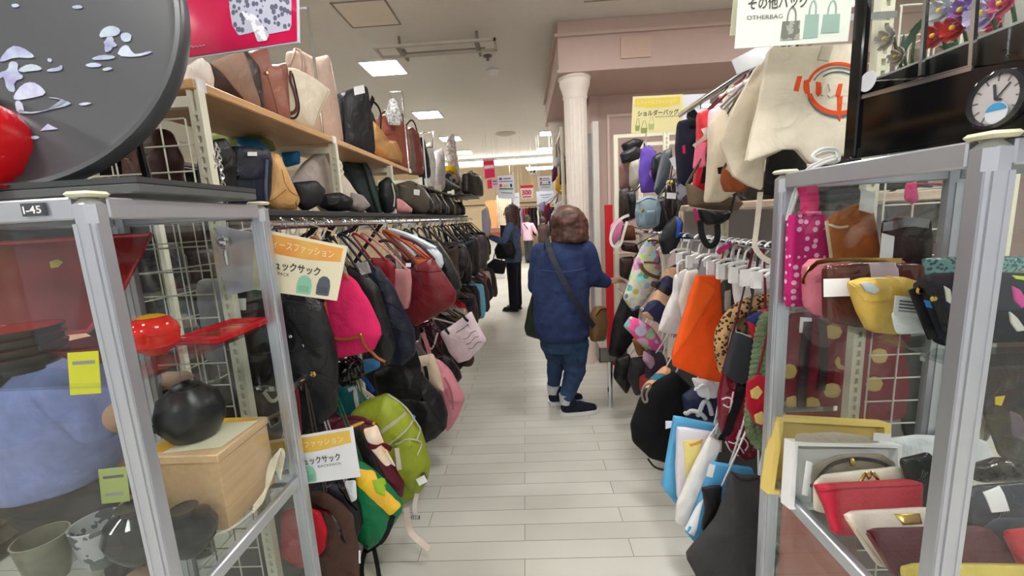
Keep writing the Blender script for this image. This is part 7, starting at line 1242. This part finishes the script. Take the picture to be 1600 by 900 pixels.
# shopper in navy reaching into the left rack
def simple_person(label, px, y, ztop, fdir, top, trousers, hair, arms, skin=SKIN, hairlen=.12, vox=.012, wide=1.0, topm='denim'):
    g = ATZ(px, 300, EYE.z).normalized() if False else None
    x = AT(px, 345, y).x; H_ = ztop; c = Vector((x, y, 0)); f = Vector(fdir).normalized(); sd = Vector((-f.y, f.x, 0)); yw = math.degrees(math.atan2(sd.y, sd.x)); o = thing('person', label, 'person', (x, y, 0))
    z = lambda k: c + Vector((0, 0, H_ * k)); hr = .066 * H_; hc = z(.925) + f * .02
    b = MB(); head(b, hc, f, hr * .92); capsule(b, z(.83), hc - Vector((0, 0, .03)), .05, .045); loft(b, [(z(.5), .15, .10, yw), (z(.62), .13, .09, yw), (z(.75), .16, .1, yw), (z(.82), .12, .07, yw)])
    for s_ in (-1, 1): chain_(b, [(*(z(.5) + sd * .08 * s_), .08), (*(z(.27) + sd * .08 * s_ + f * .01), .055), (*(z(.05) + sd * .08 * s_), .04)])
    for sh, el, wr in arms:
        chain_(b, [(*(c + Vector(sh)), .048), (*(c + Vector(el)), .038), (*(c + Vector(wr)), .026)]); d = Vector(wr) - Vector(el); hand(b, c + Vector(wr), d, (0, 0, 1), 1.1, .5)
    blob('body', b, min(vox, .009), skin, o, 2); face(o, hc, f, hr * .92)
    b = MB(); b.ball(hc - f * .034 + Vector((0, 0, .035)), hr * 1.04, 18, 12, 1, 1, .95)
    for a in range(-85, 86, 17):
        t = math.radians(a); d = -f * math.cos(t) + sd * math.sin(t); capsule(b, hc + d * hr * .8, hc + d * hr * .95 - Vector((0, 0, hairlen)), hr * .45, hr * .34)
    blob('hair', b, vox, hair, o, 3, .004, 30)
    w = wide; b = MB(); loft(b, [(z(.845), .07, .06, yw), (z(.815), .15 * w, .09, yw), (z(.75), .19 * w, .12 * w, yw), (z(.62), .175 * w, .125 * w, yw), (z(.52), .185 * w, .135 * w, yw), (z(.47), .185 * w, .13 * w, yw)])
    for sh, el, wr in arms: s0, e0, w0 = c + Vector(sh), c + Vector(el), c + Vector(wr); chain_(b, [(*s0, .07), (*e0, .058), (*e0.lerp(w0, .8), .045)])
    blob('top', b, vox, top, o, 4, .006, 16)
    b = MB(); loft(b, [(z(.5), .165 * w, .115 * w, yw), (z(.45), .17 * w, .12 * w, yw)])
    for s_ in (-1, 1): chain_(b, [(*(z(.46) + sd * .085 * s_), .095), (*(z(.27) + sd * .085 * s_), .08), (*(z(.06) + sd * .085 * s_), .078)])
    blob('trousers', b, vox, trousers, o, 3)
    for s_ in (-1, 1): shoe(o, c + sd * .085 * s_ - f * .03, f, .95, mat('leather', (24, 24, 26)), mat('plastic', (30, 30, 30)), vox)
    return o, c
o, c = simple_person('person in navy top and dark trousers reaching into the far left rack', 799, 6.6, 1.66, (-.95, .3, 0), mat('denim', (86, 106, 142)), mat('fabric', (28, 32, 50)), mat('hair', (76, 52, 48)), [((-.02, -.17, 1.34), (-.12, -.24, 1.10), (-.36, -.2, 1.22)), ((.02, .15, 1.34), (-.14, .16, 1.08), (-.36, .1, 1.2))], hairlen=.16)
mk('vest', MB().strap([c + Vector((-.125, -.06, 1.36)), c + Vector((-.135, -.04, 1.15)), c + Vector((-.13, -.04, .92))], .12, .006, (-.6, -.8, 0), 1), mat('fabric', (34, 42, 66)), o)
t_ = thing('shoulder_bag', 'black shoulder bag at the side of the person in the navy top', 'bag', c + Vector((-.1, -.24, .85))); pl = MPlane(c.x - .1, c.y - .24, .86, yaw=-10)
mk('body', pillow(pl, [(-.15, 0), (.12, -.02), (.16, .1), (.12, .26), (-.1, .28), (-.18, .14)], .06, 2.6, 0, .008), mat('nylon', (24, 24, 28)), t_); mk('strap', MB().strap([pl.w(Vector((-.08, .26, 0))), c + Vector((.0, -.19, 1.3)), pl.w(Vector((.1, .24, 0)))], .03, .004, (0, -1, 0), 2), mat('nylon', (28, 28, 32)), t_)
t_ = thing('tote_bag', 'black bag hanging low from the arm of the person in the navy top', 'bag', c + Vector((-.3, -.3, .62))); pl = MPlane(c.x - .22, c.y - .30, .66, yaw=-15)
mk('body', pillow(pl, [(-.16, 0), (.08, -.03), (.14, .16), (-.06, .22), (-.2, .12)], .05, 2.6, 0, .008), mat('nylon', (30, 32, 44)), t_); mk('handle', MB().tube([pl.w(Vector((-.08, .2, 0))), c + Vector((-.22, -.24, 1.1)), pl.w(Vector((.06, .18, 0)))], .008, 6, smooth=2), mat('nylon', (30, 32, 44)), t_)
o, c = simple_person('person in a pale pink top and grey trousers walking away down the far aisle', 824, 13.6, 1.55, (.75, .65, 0), mat('fabric', (230, 190, 206)), mat('fabric', (72, 76, 84)), mat('hair', (64, 46, 42)), [((.14, -.12, 1.22), (.26, -.14, .98), (.42, -.1, .80)), ((-.12, .14, 1.24), (-.1, .24, .98), (.1, .32, .9))], hairlen=.06, vox=.016, wide=1.05)
mk('strap', MB().strap([c + Vector((-.12, -.12, 1.27)), c + Vector((.0, -.16, 1.1)), c + Vector((.16, -.12, .86))], .03, .006, (0, -1, 0), 1), mat('nylon', (70, 60, 70)), o)
o, c = simple_person('person in a dark brown coat beyond the one in pink, bending to a rail', 848, 13.2, 1.46, (.8, .5, 0), mat('fabric', (78, 62, 56)), mat('fabric', (60, 50, 48)), mat('hair', (42, 32, 32)), [((.12, -.12, 1.16), (.28, -.14, .92), (.36, -.1, .7)), ((-.1, .14, 1.16), (.1, .24, .95), (.3, .2, .85))], hairlen=.05, vox=.016, wide=1.15)
# person seen through the left showcase
py0 = 1.262
def Bp(px, py, dy=0): return AT(px, py, py0) + Vector((0, dy, 0))
o = thing('person', 'person in a pale blue shirt stooping behind the left showcase, seen through its glass', 'person', (Bp(40, 700).x, 1.45, 0)); bx_ = Bp(40, 700).x
b = MB(); hd = Vector((bx_ - .02, 1.42, 1.23)); f = Vector((.85, -.3, -.2)); head(b, hd, f, .1)
loft(b, [(Vector((bx_ - .12, 1.52, .42)), .17, .15, 10), (Bp(20, 770, .16), .19, .15, 10), (Bp(30, 690, .14), .2, .15, 10), (Bp(50, 610, .12), .17, .13, 10), (Bp(60, 560, .1), .09, .08, 10), (hd - Vector((0, 0, .06)), .05, .05, 0)])
chain_(b, [(bx_ - .12, 1.46, .46, .1), (bx_ + .12, 1.40, .50, .075), (bx_ - .02, 1.5, .1, .05), (bx_ + .1, 1.46, .05, .04)]); chain_(b, [(bx_ - .12, 1.62, .46, .1), (bx_ + .12, 1.64, .50, .075), (bx_ - .02, 1.7, .1, .05), (bx_ + .1, 1.66, .05, .04)])
el = Bp(150, 672, .04); wr_ = Bp(228, 606, .0); chain_(b, [(*Bp(92, 600, .02), .055), (*el, .046), (*wr_, .03)]); hand(b, wr_, (.9, 0, .25), (0, -.6, 1), 1.05, .45)
blob('body', b, .009, SKIN, o, 3); face(o, hd, f, .1)
b = MB(); b.ball(hd + Vector((-.02, 0, .03)), .118, 18, 12); blob('hair', b, .012, mat('hair', (50, 40, 38)), o, 2, .005, 30)
b = MB(); loft(b, [(Bp(10, 790, .15), .2, .17, 10), (Bp(18, 760, .15), .225, .17, 10), (Bp(30, 690, .14), .23, .17, 10), (Bp(48, 620, .12), .2, .15, 10), (Bp(58, 575, .1), .12, .1, 10)], 30)
chain_(b, [(*Bp(92, 604, .02), .085), (*Bp(138, 664, .03), .075)]); blob('shirt', b, .011, mat('fabric', (132, 146, 202)), o, 5, .007, 7)
b = MB(); loft(b, [(Vector((bx_ - .12, 1.5, .40)), .2, .18, 10), (Bp(10, 785, .15), .2, .16, 10)]); chain_(b, [(bx_ - .12, 1.46, .46, .12), (bx_ + .13, 1.40, .50, .09), (bx_ - .02, 1.5, .1, .065)]); chain_(b, [(bx_ - .12, 1.62, .46, .12), (bx_ + .13, 1.64, .50, .09), (bx_ - .02, 1.7, .1, .065)])
blob('trousers', b, .012, mat('fabric', (34, 32, 40)), o, 4, .006)
for y_ in (1.5, 1.7): shoe(o, (bx_ - .03, y_, 0), (1, -.1, 0), 1, mat('leather', (30, 28, 28)), mat('plastic', (40, 40, 40)), .012)
# ------------------------------------------------------------------ background
# white fixture, grey panel and red post at the end of the right rack
o = thing('mirror_stand', 'tall grey mirror panel with a white perforated post left of the right rack', 'panel', AT(925, 400, 4.3) - Vector((0, 0, .9)))
p0, p1 = AT(915, 300, 4.45), AT(937, 300, 4.15)
mk('panel', MB().box((p0.x, 4.4, .3), (p1.x - .02, 4.42, 2.25)), mat('gloss', (150, 150, 156), (176, 172, 172), 'soft', 3), o, smooth=False)
mk('post', MB().box((p1.x - .03, 4.32, 0), (p1.x + .03, 4.42, 2.35), .003), mat('paint', (236, 232, 224)), o, smooth=False)
hb = MB(); z = .2
mk('foot', MB().box((p0.x, 4.36, 0), (p1.x - .031, 4.46, .3)), mat('paint', (220, 214, 204)), o, smooth=False)
o = thing('red_post', 'bright red post beside the white frame at the end of the right rack', 'post', AT(952, 420, 3.95) * 1); q = AT(952, 420, 3.95)
mk('post', MB().box((q.x - .033, 3.92, 0), (q.x + .033, 3.97, AT(952, 320, 3.95).z), .003), mat('paint', (206, 24, 36)), o, smooth=False); o.location = (q.x, 3.945, 0); o.children[0].location = (0, 0, 0); o.children[0].data.transform(Matrix.Translation(Vector((q.x, q.y, q.z)) - Vector((q.x, 3.945, 0))))
q = AT(963, 300, 3.82)
o = thing('rack_frame', 'slim white frame closing the far end of the right rack', 'frame', (q.x, 3.82, 0))
mk('upright', MB().box((q.x - .02, 3.80, 0), (q.x + .015, 3.83, AT(963, 211, 3.82).z)), CREAM, o, smooth=False); mk('top_bar', MB().box((q.x + .015, 3.80, AT(963, 211, 3.82).z - .03), (1.4, 3.83, AT(963, 211, 3.82).z)), CREAM, o, smooth=False); mk('upright', MB().box((1.37, 3.80, 0), (1.4, 3.83, AT(963, 211, 3.82).z - .03)), CREAM, o, smooth=False)
# goods by the far column
o = thing('display_rack', 'rail of clothes and bags beside the farther column', 'rack', (.44, 5.1, 0)); mk('upright', MB().tube([(.44, 4.75, 0), (.44, 4.75, 2.4)], .02), CREAM, o); mk('upright', MB().tube([(.44, 5.75, 0), (.44, 5.75, 2.4)], .02), CREAM, o); mk('rail', MB().tube([(.44, 4.75, 2.36), (.44, 5.75, 2.36)], .015), CHROME, o); mk('rail', MB().tube([(.44, 4.75, 1.75), (.44, 5.75, 1.75)], .015), CHROME, o)
def far_bag(lab, name, pts, y, c, k='nylon', t=.07, cat='bag', **kw): return hung(lab, name, pts, y, c, k, rail=(.44, 2.36), t=t, cat=cat, group='bags by the farther column', **kw)
far_bag('mustard yellow bag hanging beside the farther column', 'handbag', [(868, 280), (878, 262), (884, 276), (886, 304), (876, 305), (867, 296)], 5.2, (222, 160, 40))
far_bag('black printed tote hanging in front of the mustard yellow bag', 'tote_bag', [(874, 252), (884, 250), (886, 288), (874, 289)], 5.05, (36, 38, 44))
far_bag('wine red bag left of the mustard yellow bag', 'handbag', [(862, 264), (870, 256), (872, 278), (862, 286)], 5.5, (110, 44, 70))
far_bag('pale grey bag above the mustard yellow bag', 'handbag', [(866, 248), (876, 242), (878, 258), (868, 262)], 5.4, (196, 194, 200))
for q, y, c, lb in (([(866, 320), (884, 308), (890, 322), (884, 352), (866, 350)], 5.15, (206, 200, 196), 'white garment hanging beside the farther column'), ([(856, 330), (866, 322), (870, 350), (860, 372)], 5.4, (44, 46, 66), 'navy garment hanging by the farther column'), ([(850, 324), (858, 316), (862, 334), (854, 352)], 5.55, (140, 36, 56), 'crimson garment hanging by the farther column'), ([(842, 318), (852, 314), (854, 330), (844, 332)], 5.7, (170, 160, 206), 'lilac garment hanging by the farther column')):
    hung(lb, 'garment', q, y, c, 'fabric', rail=(.44, 1.75), t=.06, cat='clothes', group='clothes by the farther column')
# far shop: counter, cupboard, curtain, clothes rail, pictogram
W_ = lambda px, py, y: AT(px, py, y)
a, c = W_(760, 342, 12.5), W_(776, 342, 12.5)
o = thing('cupboard', 'orange wooden cupboard at the far end of the left rack', 'cupboard', ((a.x + c.x) / 2, 12.65, 0)); mk('carcass', MB().box((a.x, 12.5, 0), (c.x, 12.8, 2.0), .005), mat('wood', (214, 150, 90)), o, smooth=False); mk('door', MB().box((a.x + .02, 12.482, .06), (c.x - .02, 12.499, 1.94), .003), mat('wood', (222, 162, 104)), o, smooth=False); mk('handle', MB().box((c.x - .06, 12.47, 1.0), (c.x - .045, 12.482, 1.15)), CHROME, o, smooth=False)
a, c = W_(777, 342, 13), W_(800, 342, 13); b = MB(); n = 40
vs = [(a.x + (c.x - a.x) * i / n, 13 + .035 * math.sin(i * 1.3), z) for z in (.05, 2.15) for i in range(n + 1)] + [(a.x + (c.x - a.x) * i / n, 13.012 + .035 * math.sin(i * 1.3), z) for z in (.05, 2.15) for i in range(n + 1)]
N_ = n + 1; b.add(vs, [(i, i + 1, N_ + i + 1, N_ + i) for i in range(n)] + [(2 * N_ + i, 3 * N_ + i, 3 * N_ + i + 1, 2 * N_ + i + 1) for i in range(n)] + [(N_ + i, N_ + i + 1, 3 * N_ + i + 1, 3 * N_ + i) for i in range(n)])
o = thing('fitting_curtain', 'pale cream curtain beside the orange cupboard', 'curtain', ((a.x + c.x) / 2, 13, 0)); mk('cloth', b, mat('fabric', (236, 228, 210)), o); mk('curtain_rail', MB().tube([(a.x, 13, 2.16), (c.x, 13, 2.16)], .012).tube([(a.x, 13, 2.16), (a.x, 13, 3.699)], .008).tube([(c.x, 13, 2.16), (c.x, 13, 3.699)], .008), CHROME, o)
a, c = W_(756, 372, 10.2), W_(786, 372, 10.2)
o = thing('counter', 'white counter with a red brown top behind the person in the navy top', 'counter', ((a.x + c.x) / 2, 10.5, 0)); mk('body', MB().box((a.x, 10.3, 0), (c.x, 10.8, .84), .004), mat('paint', (236, 234, 230)), o, smooth=False); mk('counter_top', MB().box((a.x - .02, 10.28, .84), (c.x + .02, 10.82, .87), .004), mat('wood', (226, 222, 214)), o, smooth=False)
for i, (z, cc, lb) in enumerate(((.871, (214, 206, 196), 'pale box at the bottom of the stack on the far counter'), (1.0, (150, 84, 66), 'red brown box in the middle of the stack on the far counter'), (1.13, (176, 120, 96), 'light brown box on top of the stack on the far counter'))):
    tag(mk('storage_box', MB().box((a.x + .04, 10.4, z), (c.x - .08, 10.7, z + .122), .006), mat('paper', cc)), lb, 'box', 'boxes on the far counter')
o = thing('clothes_rail', 'low clothes rail under the far back wall', 'rack', (.3, 15.2, 0)); mk('rail', MB().tube([(-1.2, 15.2, 1.85), (1.6, 15.2, 1.85)], .02), CHROME, o)
for x in (-1.2, .2, 1.6): mk('leg', MB().tube([(x, 15.2, 0), (x, 15.2, 1.85)], .02), CHROME, o)
random.seed(17); cl = [((90, 64, 56), 'brown'), ((56, 50, 54), 'charcoal'), ((200, 70, 50), 'orange red'), ((120, 96, 86), 'taupe'), ((60, 44, 44), 'dark brown'), ((170, 150, 190), 'lilac'), ((220, 214, 206), 'white'), ((140, 40, 56), 'crimson')]
for i in range(24):
    x = -1.1 + i * .115; cc, cn = cl[(i * 5) % 8]; P_ = MPlane(x, 15.2, .8, yaw=random.uniform(60, 80)); g = thing('garment', f'{cn} garment, {ORD[i]} from the left on the far clothes rail', 'clothes', P_.o, 'clothes on the far rail')
    mk('body', pillow(P_, [(-.22, 0), (.22, .02), (.2, .6), (.26, .85), (.1, 1.0), (-.1, 1.0), (-.26, .85), (-.2, .6)], .04, 3, 0, .01), mat('fabric', cc), g); mk('hanger', MB().tube([P_.w(Vector((0, .99, 0))), P_.w(Vector((0, 1.05, 0))), (x, 15.2, 1.87)], .008, 6), CHROME, g)
cs = [(826, 258), (839, 257), (839, 272), (826, 273)]; pl = Plane(832, 265, 16.95); o = sign('small white pictogram sign high on the far wall', 'wall_sign', pl, cs, (236, 236, 236), None, .02)
for q in ([(.2, .3), (.5, .15), (.8, .2), (.6, .4)], [(.2, .55), (.45, .5), (.4, .8), (.2, .85)], [(.6, .55), (.82, .5), (.78, .85), (.55, .8)]): put(o, pl, cs, 'picture', q, mat('paper', (50, 50, 54)), .003, .002)
tag(mk('wall_rail', MB().box((-3, 16.9, 2.02), (3, 16.96, 2.06)), mat('paint', (110, 96, 84)), smooth=False), 'dark rail running along the far cream wall', 'rail')
bag('pale lavender plastic cover hanging at the far end of the left rack', 'garment_cover', [(752, 330), (762, 322), (768, 350), (764, 372), (754, 370)], 6.55, (206, 206, 226), 'nylon', t=.05, cat='cover', parts=[('hook', 758, 322)])
# a second rack in the next aisle, seen through the left showcase
nr = thing('display_rack', 'dark stocked rack in the next aisle, seen through the left showcase', 'rack', (-2.75, 2.0, 0)); DKP = mat('paint', (70, 66, 64))
mk('back_panel', MB().box((-2.92, -.2, 0), (-2.9, 4.4, 2.0)), DKP, nr, smooth=False)
for z in (.12, .6, 1.08, 1.56, 2.0): mk('shelf', MB().box((-2.9, -.2, z - .025), (-2.5, 4.4, z)), DKP, nr, smooth=False)
for y in (-.2, 1.3, 2.8, 4.4): mk('upright', MB().box((-2.5, y - .02, 0), (-2.46, y + .02, 2.0)), CREAM, nr, smooth=False)
random.seed(51)
for r_, z in enumerate((.122, .602, 1.082, 1.562)):
    for i in range(8):
        y = .75 + i * .44; cc, cn = PALL[(i * 3 + r_) % 10]; st = sty[(i + r_) % 5]
        P_ = MPlane(-2.66, y, z, yaw=70); g = thing(st.replace(' ', '_'), f'{cn} {st}, {ORD[i]} along the {["bottom", "second", "third", "upper"][r_]} shelf of the next aisle', 'bag', P_.o, 'bags on the rack of the next aisle')
        h = random.uniform(.26, .38) if r_ < 3 else .3
        mk('body', pillow(P_, [(a_ * .34, b_ * h + .003) for a_, b_ in SHAPES[st]], .1, 3, 0, .012, 2, seed=i), mat('leather', cc), g); mk('handle', MB().tube([P_.w(Vector((k * .34, m_ * h, 0))) for k, m_ in ((-.25, .92), (-.2, 1.2), (.2, 1.2), (.25, .92))], .007, 6, smooth=2), mat('leather', (50, 40, 36)), g)
# the other side of the left rack: things seen through its mesh and the showcase
GO = 'bags on the far side of the left rack'
random.seed(77)
for i, (x, y, z, w, h, cc, cn) in enumerate(((-1.17, 1.42, .50, .2, .34, (36, 34, 36), 'black'), (-1.2, 1.6, .93, .24, .36, (120, 120, 122), 'light grey'), (-1.15, 1.75, .55, .3, .38, (50, 44, 42), 'dark brown'), (-1.2, 2.0, .95, .3, .4, (60, 58, 60), 'charcoal'), (-1.15, 2.15, .2, .3, .5, (40, 40, 46), 'slate'), (-1.15, 2.35, .6, .3, .5, (44, 40, 40), 'espresso'), (-1.15, 2.7, .3, .3, .6, (70, 60, 58), 'cocoa'), (-1.15, 3.2, .4, .3, .8, (40, 40, 42), 'jet black'), (-1.15, 3.7, .4, .3, .8, (80, 70, 66), 'taupe'))):
    P_ = MPlane(x, y, z, yaw=random.uniform(-15, 15)); g = thing('tote_bag', f'{cn} bag hanging behind the left rack rails, seen through the showcase', 'bag', P_.o, GO)
    mk('body', pillow(P_, [(a_ * w, b_ * h) for a_, b_ in SHAPES['shoulder bag']], .04, 3, 0, .012, 2, seed=i), mat('leather', cc), g)
    tp = Vector((-.80, y, 1.47 if z > .5 else .94)); mk('strap', MB().strap([P_.w(Vector((0, h * .95, 0))), P_.w(Vector((.03, h * .98, 0))), tp - Vector((.03, 0, .03)), tp], .02, .004, (0, -1, 0), 1), mat('leather', (50, 44, 42)), g)
